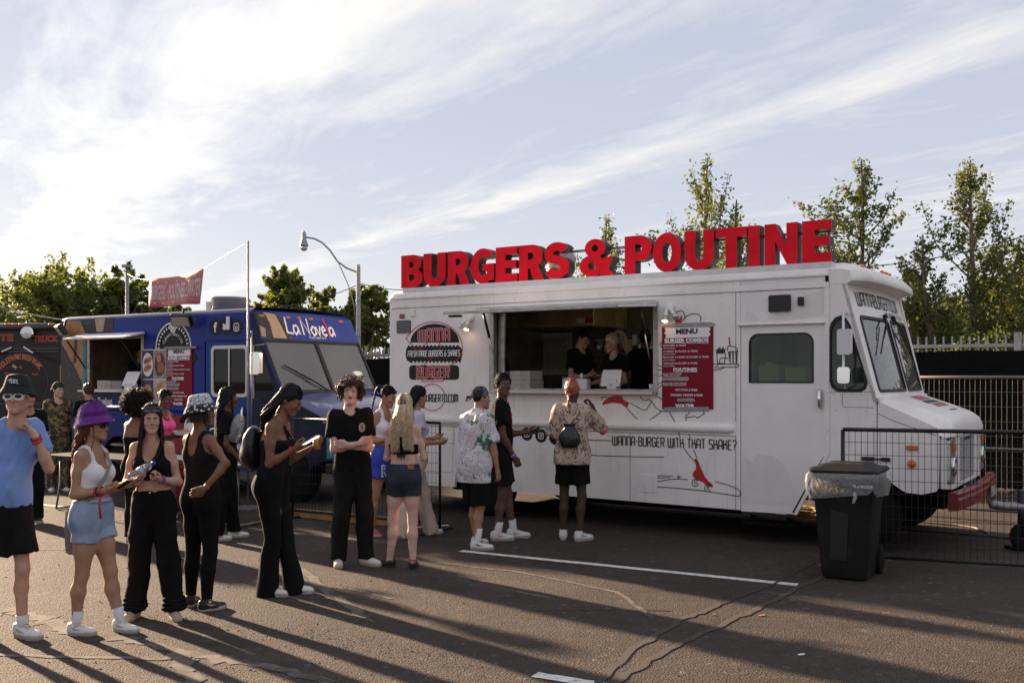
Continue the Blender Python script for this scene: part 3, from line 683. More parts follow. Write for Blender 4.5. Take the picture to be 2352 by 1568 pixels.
# rivets
rv = MB()
def rivet(x, z, y=0.0, r=.0095):
    q = []
    for i in range(6): q.append((x + r * math.cos(i * 1.047), y, z + r * math.sin(i * 1.047)))
    q += [(x + r * .55 * math.cos(i * 1.047), y - r * .6, z + r * .55 * math.sin(i * 1.047)) for i in range(6)]
    rv.add(q, [(j, (j + 1) % 6, 6 + (j + 1) % 6, 6 + j) for j in range(6)] + [tuple(range(6, 12))])
for i in range(66): rivet(-4.95 + i * .09, 2.752, -.006)
for i in range(52): rivet(-4.9 + i * .094, 1.315); rivet(-4.9 + i * .094, 1.163, -.005)
for z in np.arange(.4, 2.7, .105): rivet(-.052, z); rivet(-4.965, z)
for z in np.arange(1.05, 2.7, .1): rivet(.966, z, -.012)
for i in range(22): rivet(-2.95 + i * .12, .80 if i % 2 else .85)
for i in range(26): rivet(-3.0 + i * .115, .375)
for (x, z) in [(-.95 + i * .15, 2.62) for i in range(6)] + [(-.9 + i * .1, 2.47) for i in range(8)] + [(.06 + i * .11, 2.70) for i in range(8)] + [(.06 + i * .11, 2.41) for i in range(4)]: rivet(x, z)
for i in range(9): rivet(-4.4 + i * .06, 1.11)
for (x, z) in [(1.02 + i * .1, 1.635) for i in range(5)] + [(1.05 + i * .1, 1.46) for i in range(4)] + [(1.05 + i * .12, 1.0) for i in range(4)] + [(1.6 + i * .1, 1.20 + .0 * i) for i in range(5)] + [(1.44, 1.25 + .05 * i) for i in range(3)]: rivet(x, z, -.002)
tag(recalc(rv.build('rivets', WHITE, wt, True)), kind='stuff')

# --- cab door
dr = empty('door', (0, 0, 0), parent=wt)
dwin = rrect(.115, .815, 1.742, 2.271, [.1, .1, .01, .01])
plate('door_skin', [(.022, .325), (.615, .335), (.935, .975), (.935, 2.366), (.022, 2.366)], [dwin], sidefn, .012, .045, WHITE2, dr)
plate('window_gasket', rrect(.110, .820, 1.737, 2.276, [.105, .105, .012, .012]), [rrect(.128, .802, 1.755, 2.258, [.09, .09, .008, .008])], sidefn, .006, .013, BLK, dr)
plate('pane', rrect(.122, .808, 1.749, 2.264, [.09, .09, .008, .008]), [], sidefn, .022, .026, WIN, dr)
hx, hz0, hz1 = .888, 1.474, 1.666
mb = MB(); mb.tube([(hx, -.004, hz0), (hx, -.012, hz0 + .03), (hx, -.018, hz0 + .1), (hx, -.012, hz1 - .02), (hx, -.004, hz1)], [.022, .032, .033, .032, .022], 12, flat=.6)
mb.build('handle', CHROME, dr, True)
MB().box(.035, .6, .0, .03, .30, .322).build('kick_strip', BLK, dr)
for (zz, pts) in ((ZD, [(1392, 625), (1440, 650), (1490, 682), (1520, 640), (1545, 590), (1580, 612), (1700, 625), (1790, 690), (1850, 790), (1868, 830), (1850, 850), (1890, 900), (1870, 910), (1930, 1010), (1900, 1100), (1392, 1088)]), (ZC, [(1005, 400), (1050, 305), (1075, 330), (1110, 320), (1185, 400)]), (ZC, [(1220, 400), (1330, 310), (1500, 215), (1640, 130), (1805, 95), (1800, 330), (1600, 380), (1290, 405)])):
    q = [W.at(*zz(*p)) for p in pts]; plate('repaint_patch', q, [], sidefn, .0100 if zz is ZD else .0005, .0115 if zz is ZD else .0015, REPAINT, dr if zz is ZD else wt)
plate('header_panel', [(.019, 2.372), (.938, 2.372), (.938, 2.874), (.019, 2.874)], [], sidefn, .002, .04, WHITE2, wt)
MB().box(-.015, .945, -.03, .0, 2.366, 2.385).build('drip_rail', WHITE, wt, bevel=.004)
for (a, b, r) in ((ZC(1268, 152), ZC(1480, 305), .012), (ZC(1552, 168), ZC(1608, 250), .006)):
    p0, p1 = W.at(*a), W.at(*b)
    plate('vent_cover', rrect(p0[0], p1[0], p1[1], p0[1], r), [], sidefn, -.03, .0, BLKP, wt, .004)
# post between door and cab, running down into the slanting step trim
pl = [(.940, 1.0), (.602, .335), (.648, .335), (.988, 1.0), (.988, 2.74), (.940, 2.74)]
plate('door_post', pl, [], sidefn, -.012, .03, WHITE, wt)
plate('step_edge', [(.935, .975), (.905, .93), (.598, .36), (.612, .345), (.93, .96)], [], sidefn, -.014, -.0125, BLK, wt)
# --- cab side with the quarter window
qw = [W.at(*ZE(*p)) for p in ((185, 640), (187, 1060), (205, 1115), (245, 1145), (300, 1152), (450, 1150), (490, 1125), (505, 1075), (485, 1000), (360, 590), (325, 535), (280, 512), (235, 530), (200, 575))]
def grow(poly, k):
    cx = sum(p[0] for p in poly) / len(poly); cz = sum(p[1] for p in poly) / len(poly)
    return [(cx + (p[0] - cx) * (1 + k), cz + (p[1] - cz) * (1 + k * .7)) for p in poly]
arch_f = arc(1.29, .40, .42, .51, 178, 2, 14)
cab = [(.988, 1.0), (.86, .76)] + [p for p in arch_f if p[0] > .87 and (p[0] < 1.5 or p[1] > .68)] + [(1.71, .66), (1.75, .64), (1.9, .63), (2.03, .665), (2.055, .70), (2.065, 1.20), (2.04, 1.30), (1.50, 1.545), (1.462, 1.60), (1.17, 2.742), (1.12, ZT), (.988, ZT)]
plate('cab_side', cab, [grow(qw, .0)], sidefn, 0, .035, WHITE, wt)
plate('quarter_gasket', grow(qw, .03), [grow(qw, -.10)], sidefn, -.006, .01, BLK, wt)
plate('quarter_pane', grow(qw, -.06), [], sidefn, .014, .018, WIN, wt)
MB().box(1.466, 1.474, -.003, .0, .86, 1.555).build('panel_seam', sm, wt)
MB().ribbon([(1.478, 1.43), (1.65, 1.35), (2.03, 1.225)], .006, lambda a, b: (a, -.002, b)).build('panel_seam', sm, wt)
MB().ribbon([(1.12, 1.645), (1.12, 1.51), (1.14, 1.49), (1.44, 1.49)], .005, lambda a, b: (a, -.002, b)).build('panel_seam', sm, wt)
MB().ribbon([(.99, 1.648), (1.45, 1.648)], .005, lambda a, b: (a, -.003, b)).build('panel_seam', sm, wt)
# --- cab front: raked and gently bowed, with two panes
YC = WW / 2
def fx(z, y):
    t = (2.742 - z) / (2.742 - 1.604); return 1.17 + (1.462 - 1.17) * t + .075 * (1 - ((y - YC) / YC) ** 2) - .012
def ffn(a, b, d): return (fx(b, a) + d, a, b)
panes = []
for (y0, y1, m_) in ((.16, 1.155, 1), (1.27, WW - .16, -1)):
    panes.append(rrect(y0, y1, 1.655, 2.44, [.06, .06, .04, .04], 4))
def front_plate(name, outer, holes, d0, d1, mat, parent):
    # subdivide along y so that it follows the bow
    o = plate(name, outer, holes, lambda a, b, d: (0, a, b) if False else (d, a, b), d0, d1, mat, parent)
    bm = bmesh.new(); bm.from_mesh(o.data)
    for k in np.linspace(.1, WW - .1, 14):
        geom = bm.verts[:] + bm.edges[:] + bm.faces[:]
        bmesh.ops.bisect_plane(bm, geom=geom, plane_co=(0, k, 0), plane_no=(0, 1, 0))
    for v in bm.verts: v.co.x += fx(v.co.z, v.co.y)
    bm.to_mesh(o.data); bm.free(); return o
fr_out = [(0.0, 1.545), (WW, 1.545), (WW, 2.80), (0.0, 2.80)]
front_plate('cab_front', fr_out, panes, -.035, 0, WHITE, wt)
for i, p in enumerate(panes):
    y0, y1 = (.16, 1.155) if i == 0 else (1.27, WW - .16)
    g_ = front_plate('windshield_gasket', rrect(y0 - .012, y1 + .012, 1.643, 2.452, [.07, .07, .05, .05], 4), [rrect(y0 + .018, y1 - .018, 1.673, 2.422, [.05, .05, .03, .03], 4)], -.004, .012, BLK, wt)
    front_plate('windshield_pane', rrect(y0 + .008, y1 - .008, 1.663, 2.432, [.05, .05, .03, .03], 4), [], -.012, -.008, WINDSH, wt)
# rounded cab roof with the brow over the windshield
mb = MB(); rows = []
for y in np.linspace(-.004, WW + .004, 18):
    e_ = abs(y - YC) / YC; dz = .075 * max(0, (e_ - .86) / .14) ** 2
    bow = .075 * (1 - ((y - YC) / YC) ** 2)
    ek = 1 - .85 * max(0, (e_ - .86) / .14) ** 2
    rows.append([(.97, y, 3.012 - dz), (1.10, y, 3.008 - dz), (1.20 + bow * .4, y, 2.985 - dz), (1.20 + .07 * ek + bow, y, 2.94 - dz), (1.20 + .13 * ek + bow, y, 2.88 - dz * .6), (1.20 + .145 * ek + bow, y, 2.835 - dz * .3), (1.20 + .13 * ek + bow, y, 2.80), (1.17 + bow, y, 2.775), (.99, y, 2.775)])
mb.sheet(rows); mb.add(rows[0], [tuple(range(9))]); mb.add(rows[-1], [tuple(range(8, -1, -1))])
br = recalc(mb.build('cab_roof', WHITE, wt)); smooth_angle(br, 50)
for (y, n) in ((.32, 1), (1.06, 1), (1.225, 1), (1.39, 1), (2.18, 1)):
    mb = MB(); mb.ball((0, 0, 0), (.035, .062, .026), 12, 6); o = mb.build('marker_light', AMBER, wt, True)
    o.location = (1.20 + .075 * (1 - ((y - YC) / YC) ** 2), y, 2.972)
# lettering over the windshield
mb = MB(); stroke_text(mb, 'WANNABURGERTO.COM', .20, 1.98, 2.56, 2.70, .022, lambda a, b, q: (fx(b, a) + .004 + q, a, b))
stroke_text(mb, 'POWERED BY LA NOVELA', 1.15, 2.16, 2.475, 2.525, .009, lambda a, b, q: (fx(b, a) + .004 + q, a, b)); mb.build('windshield_lettering', BLACK_INK, wt)
# wipers hanging from above
for y in (1.02, 1.42):
    wp = empty('wiper', (0, 0, 0), parent=wt); s = -1 if y < 1.2 else 1
    def wpp(a, b, d=.03): return (fx(b, a) + d, a, b)
    MB().tube([wpp(y, 2.47, .02), wpp(y + s * .18, 2.36, .05), wpp(y + s * .36, 2.22, .035)], [.014, .009, .007], 6).build('arm', BLK, wp)
    MB().tube([wpp(y + s * .12, 2.37 - .0, .03), wpp(y + s * .36, 2.20, .022), wpp(y + s * .56, 2.05, .022)], .008, 6).build('blade', BLK, wp)
    MB().ball(wpp(y, 2.475, .02), .03, 10, 6).build('pivot', BLKP, wp, True)
# --- hood and nose
hrows = []
for y in np.linspace(0.0, WW, 15):
    e_ = abs(y - YC) / YC; k = max(0, (e_ - .8) / .2); dz = .11 * k ** 2.2; ds = .06 * k ** 2; cr = .05 * (1 - e_ ** 2)
    hrows.append([(1.45, y, 1.575 + cr - dz), (1.6, y, 1.54 + cr - dz), (1.85, y, 1.455 + cr - dz), (2.03 - ds, y, 1.385 + cr - dz), (2.11 - ds, y, 1.33 + cr - dz), (2.145 - ds, y, 1.25 + cr * .4 - dz * .3), (2.15 - ds, y, 1.20)])
mb = MB(); mb.sheet(hrows); hood = recalc(mb.build('hood', WHITE, wt)); smooth_angle(hood, 60)
MB().box(1.44, 1.50, .0, WW, 1.50, 1.60).build('cowl', WHITE, wt, bevel=.012)
# burger stripes and emblem on the hood
def hz2(x, y):
    e_ = abs(y - YC) / YC; cr = .05 * (1 - e_ ** 2); xs = [1.45, 1.6, 1.85, 2.03]; zs = [1.575, 1.54, 1.455, 1.385]; return float(np.interp(x, xs, zs)) + cr + .004
for (x0, x1, w, m_) in ((1.60, 1.71, .30, RED_INK), (1.73, 1.80, .36, BLACK_INK), (1.82, 1.90, .30, RED_INK)):
    mb = MB(); mb.sheet([[(x, y, hz2(x, y)) for y in np.linspace(YC - w, YC + w, 7)] for x in np.linspace(x0, x1, 3)]); recalc(mb.build('hood_stripe', m_, hood))
mb = MB(); fit_text(mb, 'WANNABURGER', YC - .2, YC + .2, 0, 1, lambda a, b: (1.99 - b * .035 + .02, a, hz2(2.01 - b * .035, a)), .03); mb.build('hood_lettering', BLACK_INK, hood)
# nose panel with grille opening
gy0, gy1, gz0, gz1 = .74, WW - .74, .70, 1.165
nose = [(.03, .69), (.35, .66), (WW - .35, .66), (WW - .03, .69), (WW - .03, 1.21), (.03, 1.21)]
plate('nose_panel', nose, [[(gy0, gz0), (gy1, gz0), (gy1, gz1), (gy0, gz1)]], lambda a, b, d: (2.135 + d - .05 * max(0, (abs(a - YC) / YC - .8) / .2) ** 2, a, b), -.03, 0, WHITE, wt, .008)
gm = MB(); rw = 17; dz = (gz1 - gz0 - .02) / rw
for i in range(rw + 1):
    z = gz0 + i * dz; gm.box(2.118, 2.132, gy0 + .002, gy1 - .002, z, z + dz * .42)
for i in range(rw):
    z = gz0 + i * dz + dz * .42
    nb_ = 12
    for j in range(nb_ + 1):
        y = gy0 + .002 + (gy1 - gy0 - .03) * j / nb_ + (.02 if i % 2 else 0); gm.box(2.119, 2.131, y, y + .018, z, z + dz * .58)
gr = gm.build('grille', M('grille_grey', (.42, .41, .41), .5), wt)
MB().box(2.06, 2.08, gy0 + .003, gy1 - .003, gz0 + .003, gz1 - .003).build('radiator', UNDER, gr)
mb = MB(); fit_text(mb, 'GRUMMAN', gy0 + .3, gy1 - .3, 1.128, 1.158, lambda a, b: (2.137, a, b), .06); mb.build('badge', BLACK_INK, gr)
for y in (.27, WW - .27):
    hl = empty('headlight', (2.135, y, .93), parent=wt)
    plate('bezel', rrect(-.13, .13, -.20, .26, .04), [], lambda a, b, d: (d, a, b), -.03, .012, ALU, hl, .006)
    mb = MB(); mb.ball((.01, 0, -.03), (.035, .085, .085), 16, 10); mb.build('lens', M('headlight_lens', (.7, .7, .7), .08, .2, coat=1.0), hl, True)
    mb = MB(); mb.box(.012, .03, -.07, .07, .12, .20); mb.build('turn_signal', AMBER, hl, bevel=.006)
    MB().lathe([(.085, 0), (.10, 0), (.10, .02), (.088, .025)], (.012, 0, -.03), 20, 'x').build('lens_ring', CHROME, hl, True)
for (p0, p1, rnd) in (((1.753, 1.07), (1.864, 1.119), 0), ((1.76, .893), (1.848, .971), 1)):
    mb = MB()
    if rnd: mb.lathe([(.042, 0), (.042, -.018), (.03, -.026), (0, -.028)], ((p0[0] + p1[0]) / 2, -.001, (p0[1] + p1[1]) / 2), 18, 'y')
    else: mb.box(p0[0], p1[0], -.03, -.001, p0[1], p1[1])
    mb.build('side_marker', AMBER, wt, rnd == 1, .0 if rnd else .008)
mb = MB(); mb.box(1.32, 1.445, -.03, -.002, .945, .985); mb.box(1.51, 1.60, -.03, -.002, .945, .985); mb.box(1.445, 1.51, -.022, -.006, .957, .973); mb.build('hood_latch', BLKP, wt, bevel=.008)
# bumper
bmr = MB(); rows = []
for y in np.linspace(-.06, WW + .06, 11):
    b = .06 * (1 - ((y - YC) / YC) ** 2)
    rows.append([(2.16 + b, y, .665), (2.225 + b, y, .672), (2.25 + b, y, .655), (2.243 + b, y, .615), (2.26 + b, y, .60), (2.25 + b, y, .495), (2.16 + b, y, .488)])
bmr.sheet(rows); bmr.add(rows[0], [tuple(range(7))]); bmr.add(rows[-1], [tuple(range(6, -1, -1))])
bp_ = recalc(bmr.build('bumper', M('bumper_red', (.19, .010, .013), .4, var=.2, vs=7, c2=(.45, .22, .2), c2s=14, c2w=(.68, .74)), wt))
MB().box(2.34, 2.345, YC + .2, YC + .5, .49, .61).build('number_plate', M('number_plate_dirty', (.42, .41, .38), .7, c2=(.12, .12, .14), c2s=26, c2w=(.45, .55)), bp_)
# mirrors
mr = empty('mirror', (0, 0, 0), parent=wt)
p0 = W.at(*ZE(300, 490), -.22); p1 = W.at(*ZE(303, 1130), -.22)
MB().tube([(p0[0] - .02, -.01, p0[1] + .01), (p0[0], -.22, p0[1]), (p0[0] + .004, -.225, p1[1] + .12), (p1[0], -.22, p1[1] + .03), (p1[0] - .02, -.01, p1[1])], .013, 8).build('arm', ALU, mr, True)
q0 = W.at(*ZE(262, 625), -.25); q1 = W.at(*ZE(380, 840), -.25)
plate('mirror_head', rrect(q0[0], q1[0], q1[1], q0[1], .025), [], lambda a, b, d: (a, d, b), -.32, -.25, M('mirror_white', (.62, .60, .60), .4), mr, .012)
q0 = W.at(*ZE(262, 945), -.25); q1 = W.at(*ZE(368, 1085), -.25)
plate('convex_mirror', rrect(q0[0], q1[0], q1[1], q0[1], .03), [], lambda a, b, d: (a, d, b), -.31, -.25, CHROME, mr, .014)
# --- wheels, floor, chassis
for (x, n) in ((-3.46, 2), (1.29, 1)):
    wheel(wt, x, .06, .38, .24, M('wheel_steel', (.35, .34, .33), .5, .5)); wheel(wt, x, WW - .32, .38, .24, MATS['wheel_steel'])
MB().box(-4.9, 2.0, .62, 1.83, .42, .58).build('chassis', UNDER, wt)
MB().box(-4.95, -.05, .05, WW - .05, .66, .72).build('floor', STEEL_DARK, wt)
MB().box(-.05, 1.9, .05, WW - .05, .60, .65).build('cab_floor', UNDER, wt)
SEAT = M('seat_vinyl', (.05, .048, .045), .5)
for y in (.45, 1.75):
    st_ = empty('seat', (.62, y, .66), parent=wt); MB().box(-.22, .24, -.24, .24, .30, .45).build('cushion', SEAT, st_, bevel=.04); MB().box(-.30, -.18, -.24, .24, .42, 1.15).build('backrest', SEAT, st_, bevel=.04); MB().box(-.15, .15, -.15, .15, 0, .3).build('pedestal', UNDER, st_)
MB().box(1.12, 1.44, .05, WW - .05, 1.30, 1.52).build('dashboard', M('dash_grey', (.10, .10, .105), .6), wt, bevel=.03)
MB().tube([(1.08 + .10 * math.sin(t), .55 + .21 * math.cos(t), 1.52 + .18 * math.sin(t)) for t in np.linspace(0, 6.283, 25)], .014, 8, False).build('steering_wheel', BLKP, wt, True)
MB().box(-2.9, -1.0, .10, .55, .40, .64).build('propane_box', UNDER, wt)
for (x0, x1, y0, z0) in ((-2.85, -.1, 1.35, .10), (-4.9, -3.95, 1.3, .14), (-3.95, -2.9, 1.75, .16)): MB().box(x0, x1, y0, y0 + .45, z0, .62).build('underbody_blocker', UNDER, wt, bevel=.03)  # added black boxes, block the view of sunlit ground beneath the truck
mb = MB(); mb.box(.05, .62, -.02, .25, .19, .22); mb.box(.1, .14, .1, .14, .2, .6); mb.box(.5, .54, .1, .14, .2, .6); mb.build('step', UNDER, wt)
PAPERW = M('paper_matt', (.62, .59, .54), .8)
# --- kitchen inside
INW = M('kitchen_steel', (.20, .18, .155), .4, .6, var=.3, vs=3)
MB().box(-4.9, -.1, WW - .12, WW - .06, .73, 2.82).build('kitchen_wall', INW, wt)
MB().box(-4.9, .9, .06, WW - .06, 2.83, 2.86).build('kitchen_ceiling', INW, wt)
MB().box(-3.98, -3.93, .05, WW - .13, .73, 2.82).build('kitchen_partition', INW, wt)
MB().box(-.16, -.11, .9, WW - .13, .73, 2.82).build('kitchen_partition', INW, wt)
h0 = W.at(*ZB(240, 380), 1.3); h1 = W.at(*ZB(1400, 200), 1.3)
MB().box(h0[0], h1[0], 1.3, WW - .13, h0[1], 2.82).build('exhaust_hood', M('hood_lamplit_steel', (.42, .36, .20), .4, .35, var=.35, vs=3), wt, bevel=.01)  # yellow glow of the kitchen light is put into the steel colour
nt_ = MB(); a0 = W.at(*ZB(1205, 250), 1.29); a1 = W.at(*ZB(1395, 305), 1.29); nt_.box(a0[0], (a0[0] + a1[0]) / 2, 1.292, 1.296, a1[1], a0[1], 0); nt_.box((a0[0] + a1[0]) / 2, a1[0], 1.292, 1.296, a1[1], a0[1], 1)
nt_.build('notice', [WHITE_INK, RED_INK], wt)
yq = WW - .14; q0 = W.at(*ZB(440, 870), yq); q1 = W.at(*ZB(1055, 540), yq); mb = MB(); dd = .105
nx = int((q1[0] - q0[0]) / dd) + 1; nzq = int((q1[1] - q0[1]) / dd) + 1
for i in range(nx * 2 + 1):
    for j in range(nzq * 2 + 1):
        if (i + j) % 2 or i in (0, nx * 2) or j in (0, nzq * 2): continue
        cx, cz = q0[0] + i * dd / 2, q0[1] + j * dd / 2
        mb.add([(cx - dd / 2, yq, cz), (cx, yq, cz - dd / 2), (cx + dd / 2, yq, cz), (cx, yq, cz + dd / 2), (cx, yq - .014, cz)], [(0, 1, 4), (1, 2, 4), (2, 3, 4), (3, 0, 4)])
mb.box(q0[0] - .05, q0[0] + nx * dd + .05, yq + .001, yq + .008, q0[1] - .05, q0[1] + nzq * dd + .05)
recalc(mb.build('quilted_panel', M('quilted_steel', (.62, .58, .52), .28, .55), wt))
lm_ = empty('kitchen_lamp', (-1.35, 1.75, 2.76), parent=wt); MB().box(-.3, .3, -.06, .06, .0, .05).build('lamp_housing', ALU, lm_); MB().tube([(-.27, 0, -.02), (.27, 0, -.02)], .018, 8).build('lamp_tube', M('lamp_tube', (1, .9, .6), .4, emit=7.0, ecol=(1, .84, .55)), lm_)
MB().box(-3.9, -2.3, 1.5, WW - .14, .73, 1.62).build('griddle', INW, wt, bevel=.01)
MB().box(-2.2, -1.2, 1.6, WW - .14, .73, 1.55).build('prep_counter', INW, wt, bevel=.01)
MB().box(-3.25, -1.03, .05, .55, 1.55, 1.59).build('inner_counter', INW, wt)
mb = MB()
for z in (2.1, 2.45): mb.box(-1.15, -.2, WW - .45, WW - .14, z, z + .02)
mb.build('wall_shelf', INW, wt)
MB().box(-3.0, -1.15, WW - .42, WW - .14, 2.12, 2.14).build('wall_shelf', INW, wt)
rc = random.Random(12); ORD = 'first second third fourth fifth sixth seventh eighth ninth tenth'.split()
for i in range(11):
    s_ = rc.uniform(.05, .09); hh = rc.uniform(.10, .22); e = empty('food_container', W.world(-2.9 + i * .165 if i < 10 else -.6, WW - .28, 2.142 if i < 10 else 2.122), W.rz, ('food container on the kitchen back shelf, %s from the left' % ORD[i]) if i < 10 else 'lone food container on the right kitchen wall shelf', 'container', 'containers on the kitchen shelf')
    MB().lathe([(0, 0), (s_, 0), (s_ * 1.05, hh), (0, hh)], (0, 0, 0), 12).build('tub', [ALU, PAPERW, M('tub_red', (.30, .03, .03), .5), M('tub_tan', (.36, .25, .13), .6)][i % 4], e, True); MB().lathe([(0, hh + .02), (s_ * 1.08, hh + .015), (s_ * 1.08, hh), (0, hh)], (0, 0, 0), 12).build('lid', BLKP if i % 2 else PAPERW, e, True)
for i, x in enumerate((-1.9, -1.66, -1.45)):
    e = empty('order_slip', W.world(x, 1.283, 2.36 - .02 * i), W.rz, 'paper order slip under the kitchen exhaust hood, %s from the left' % ORD[i], 'paper', 'order slips'); MB().box(-.035, .035, -.003, -.001, -.14, .0).build('sheet', PAPERW, e)
# serving window frame, counter, flap and struts
fr = M('window_frame_steel', (.36, .34, .32), .4, .8, var=.25, vs=10)
plate('window_frame', [(-3.335, 1.60), (-.97, 1.60), (-.97, 2.675), (-3.335, 2.675)], [[(-3.262, 1.66), (-1.03, 1.66), (-1.03, 2.622), (-3.262, 2.622)]], sidefn, -.014, .06, fr, wt, .004)
MB().box(-3.262, -3.16, .08, .11, 1.66, 2.62).build('window_track', fr, wt)
MB().box(-3.24, -.985, -.13, -.016, 1.598, 1.640).build('counter', M('counter_steel', (.50, .46, .43), .38, .7, c2=(.26, .2, .16), c2s=5, c2w=(.6, .75)), wt, bevel=.006)
fl = empty('window_flap', (0, 0, 0), parent=wt)
zo = 2.578
mb = MB(); mb.add([(-3.33, -.02, 2.642), (-.985, -.02, 2.642), (-.985, -.98, zo), (-3.33, -.98, zo), (-3.33, -.02, 2.62), (-.985, -.02, 2.62), (-.985, -.98, zo - .022), (-3.33, -.98, zo - .022)],
                  [(0, 1, 2, 3), (7, 6, 5, 4), (0, 4, 5, 1), (1, 5, 6, 2), (2, 6, 7, 3), (3, 7, 4, 0)])
recalc(mb.build('flap_panel', [WHITE], fl))
MB().box(-3.325, -.99, -1.0, -.982, zo - .026, zo + .004).build('flap_edge', fr, fl)
MB().box(-3.3, -3.15, -.93, -.85, zo - .055, zo - .03).build('flap_latch', BLKP, fl)
for x in (-3.22, -1.06):
    s_ = empty('gas_strut', (0, 0, 0), parent=wt)
    MB().tube([(x, -.30, 2.60), (x, -.17, 2.30)], .017, 8).build('cylinder', BLKP, s_, True)
    MB().tube([(x, -.17, 2.30), (x, -.03, 2.0)], .008, 8).build('rod', ALU, s_, True)
# twin flood lamps on the side, one bulb of each lit
BULB = M('lit_bulb', (1, .75, .45), .3, emit=5.0, ecol=(1, .62, .30))
for (zz, zx, zy, sgn) in ((ZA, 815, 355, 1), (ZC, 300, 275, -1)):
    x, z = W.at(*zz(zx, zy)); fl_ = empty('flood_lamp', (x, 0, z), parent=wt)
    MB().lathe([(.055, -.001), (.055, -.03), (.04, -.045), (0, -.045)], (0, 0, 0), 16, 'y').build('base', WHITE, fl_, True)
    for (dx_, lit) in ((-.075, False), (-.015, True)) if sgn == 1 else ((-.05, True), (.045, False)):
        d = Vector((0, -.35, -1)).normalized() if lit else Vector((-.6 * sgn, -.35, -.75)).normalized(); b0 = Vector((dx_ * .5, -.05, -.01)); ar = []
        for (t, r) in ((0, .016), (.04, .017), (.045, .021), (.085, .022), (.09, .025)): ar.append((b0 + d * t, r))
        MB().tube([p for p, r in ar], [r for p, r in ar], 12).build('socket', WHITE, fl_, True)
        c0 = b0 + d * .09
        MB().tube([c0, c0 + d * .02, c0 + d * .05, c0 + d * .06], [.020, .028, .037, .036], 14).build('bulb', [ALU if not lit else M('bulb_reflector', (.6, .5, .35), .3, .5)], fl_, True)
        if lit: MB().tube([c0 + d * .0605, c0 + d * .068], [.034, .022], 14).build('bulb_face', BULB, fl_, True)
# rear fittings on the side
x, z = W.at(*ZA(172, 337)); MB().box(x - .04, x + .04, -.025, -.001, z - .03, z + .03).build('side_marker', RED_L, wt, bevel=.01)
x0, z1 = W.at(*ZA(122, 378)); x1, z0 = W.at(*ZA(252, 494)); plate('vent_cover', rrect(x0, x1, z0, z1, .02), [], sidefn, -.012, -.001, M('smoked_plate', (.09, .08, .10), .3), wt, .004)
x, z = W.at(*ZA(275, 305)); mb = MB(); mb.box(x - .03, x + .03, -.03, -.001, z - .05, z + .05); mb.build('outlet_box', WHITE, wt, bevel=.01)
# ---------------- painted logo and lettering on the side
def zp(zz, x, y): return W.at(*zz(x, y))
lg = empty('burger_logo', (0, 0, 0), parent=wt)
def flatpoly(name, zz, pts, mat, parent, y=.003):
    q = [zp(zz, *p) for p in pts]; mb = MB(); mb.add([(a, -y, b) for a, b in q], [tuple(range(len(q)))]); return mb.build(name, mat, parent)
flatpoly('top_bun', ZA, arc(475, 583, 228, 176, 180, 360, 28), BLACK_INK, lg)
zig = [(210, 640)]
for i in range(14): zig += [(232 + i * 35, 602), (250 + i * 35, 622)]
zig = zig[:-1] + [(728, 640), (732, 690), (722, 740)]
for i in range(14): zig += [(712 - i * 35, 775), (694 - i * 35, 752)]
zig = zig[:-1] + [(212, 745), (203, 690)]
q = [zp(ZA, *p) for p in zig]; plate('patty', q, [], lambda a, b, d: (a, d, b), -.0036, -.0030, BLACK_INK, lg)
flatpoly('bottom_bun', ZA, [p for p in rrect(236, 702, 793, 930, 34, 6)], BLACK_INK, lg)
mb = MB(); k = [0]
def redline(zz, pts, w, m_, cl=False):
    k[0] += 1; yy = .0042 + (k[0] % 6) * .0003
    m_.ribbon([zp(zz, *p) for p in pts], w, lambda a, b: (a, -yy, b), closed=cl)
redline(ZA, [(400, 590), (315, 665), (205, 545), (240, 500), (300, 440), (370, 405), (440, 390), (520, 392), (600, 420), (665, 470), (710, 530), (733, 600), (733, 660), (712, 715), (660, 770), (600, 812)], .011, mb)
redline(ZA, [(400, 590), (430, 572), (490, 570), (522, 590), (530, 625), (515, 665), (460, 715), (390, 775), (362, 820), (355, 945), (552, 945), (552, 900)], .011, mb)
redline(ZA, arc(452, 1093, 118, 124, 0, 352, 30), .011, mb, True)
mb.build('red_outline', RED_INK, lg)
def zone(zz, x0, x1, yb, yt): 
    a = zp(zz, x0, yb); b = zp(zz, x1, yt); c = zp(zz, x0, yt); d = zp(zz, x1, yb); return a[0], b[0], (a[1] + d[1]) / 2, (b[1] + c[1]) / 2
for (s, bx) in (('WANNA', (326, 610, 572, 460)), ('BURGER', (312, 608, 915, 808))):
    x0, x1, z0, z1 = zone(ZA, *bx)
    mw = MB(); stroke_text(mw, s, x0, x1, z0, z1, .034, lambda a, b, q: (a, -.0064 - q, b)); mw.build('lettering', WHITE_INK, lg)
    mr_ = MB(); stroke_text(mr_, s, x0, x1, z0, z1, .024, lambda a, b, q: (a, -.0084 - q, b)); mr_.build('lettering', RED_INK, lg)
x0, x1, z0, z1 = zone(ZA, 225, 708, 710, 658); mw = MB(); stroke_text(mw, 'FRESH MADE BURGERS & SHAKES', x0, x1, z0, z1, .0095, lambda a, b, q: (a, -.0064 - q, b), slant=.12); mw.build('lettering', WHITE_INK, lg)
x0, x1, z0, z1 = zone(ZA, 222, 690, 1132, 1066); mw = MB(); stroke_text(mw, 'WANNABURGERTO.COM', x0, x1, z0, z1, .014, lambda a, b, q: (a, -.0064 - q, b)); mw.build('lettering', BLACK_INK, lg)
ar = empty('side_artwork', (0, 0, 0), parent=wt)
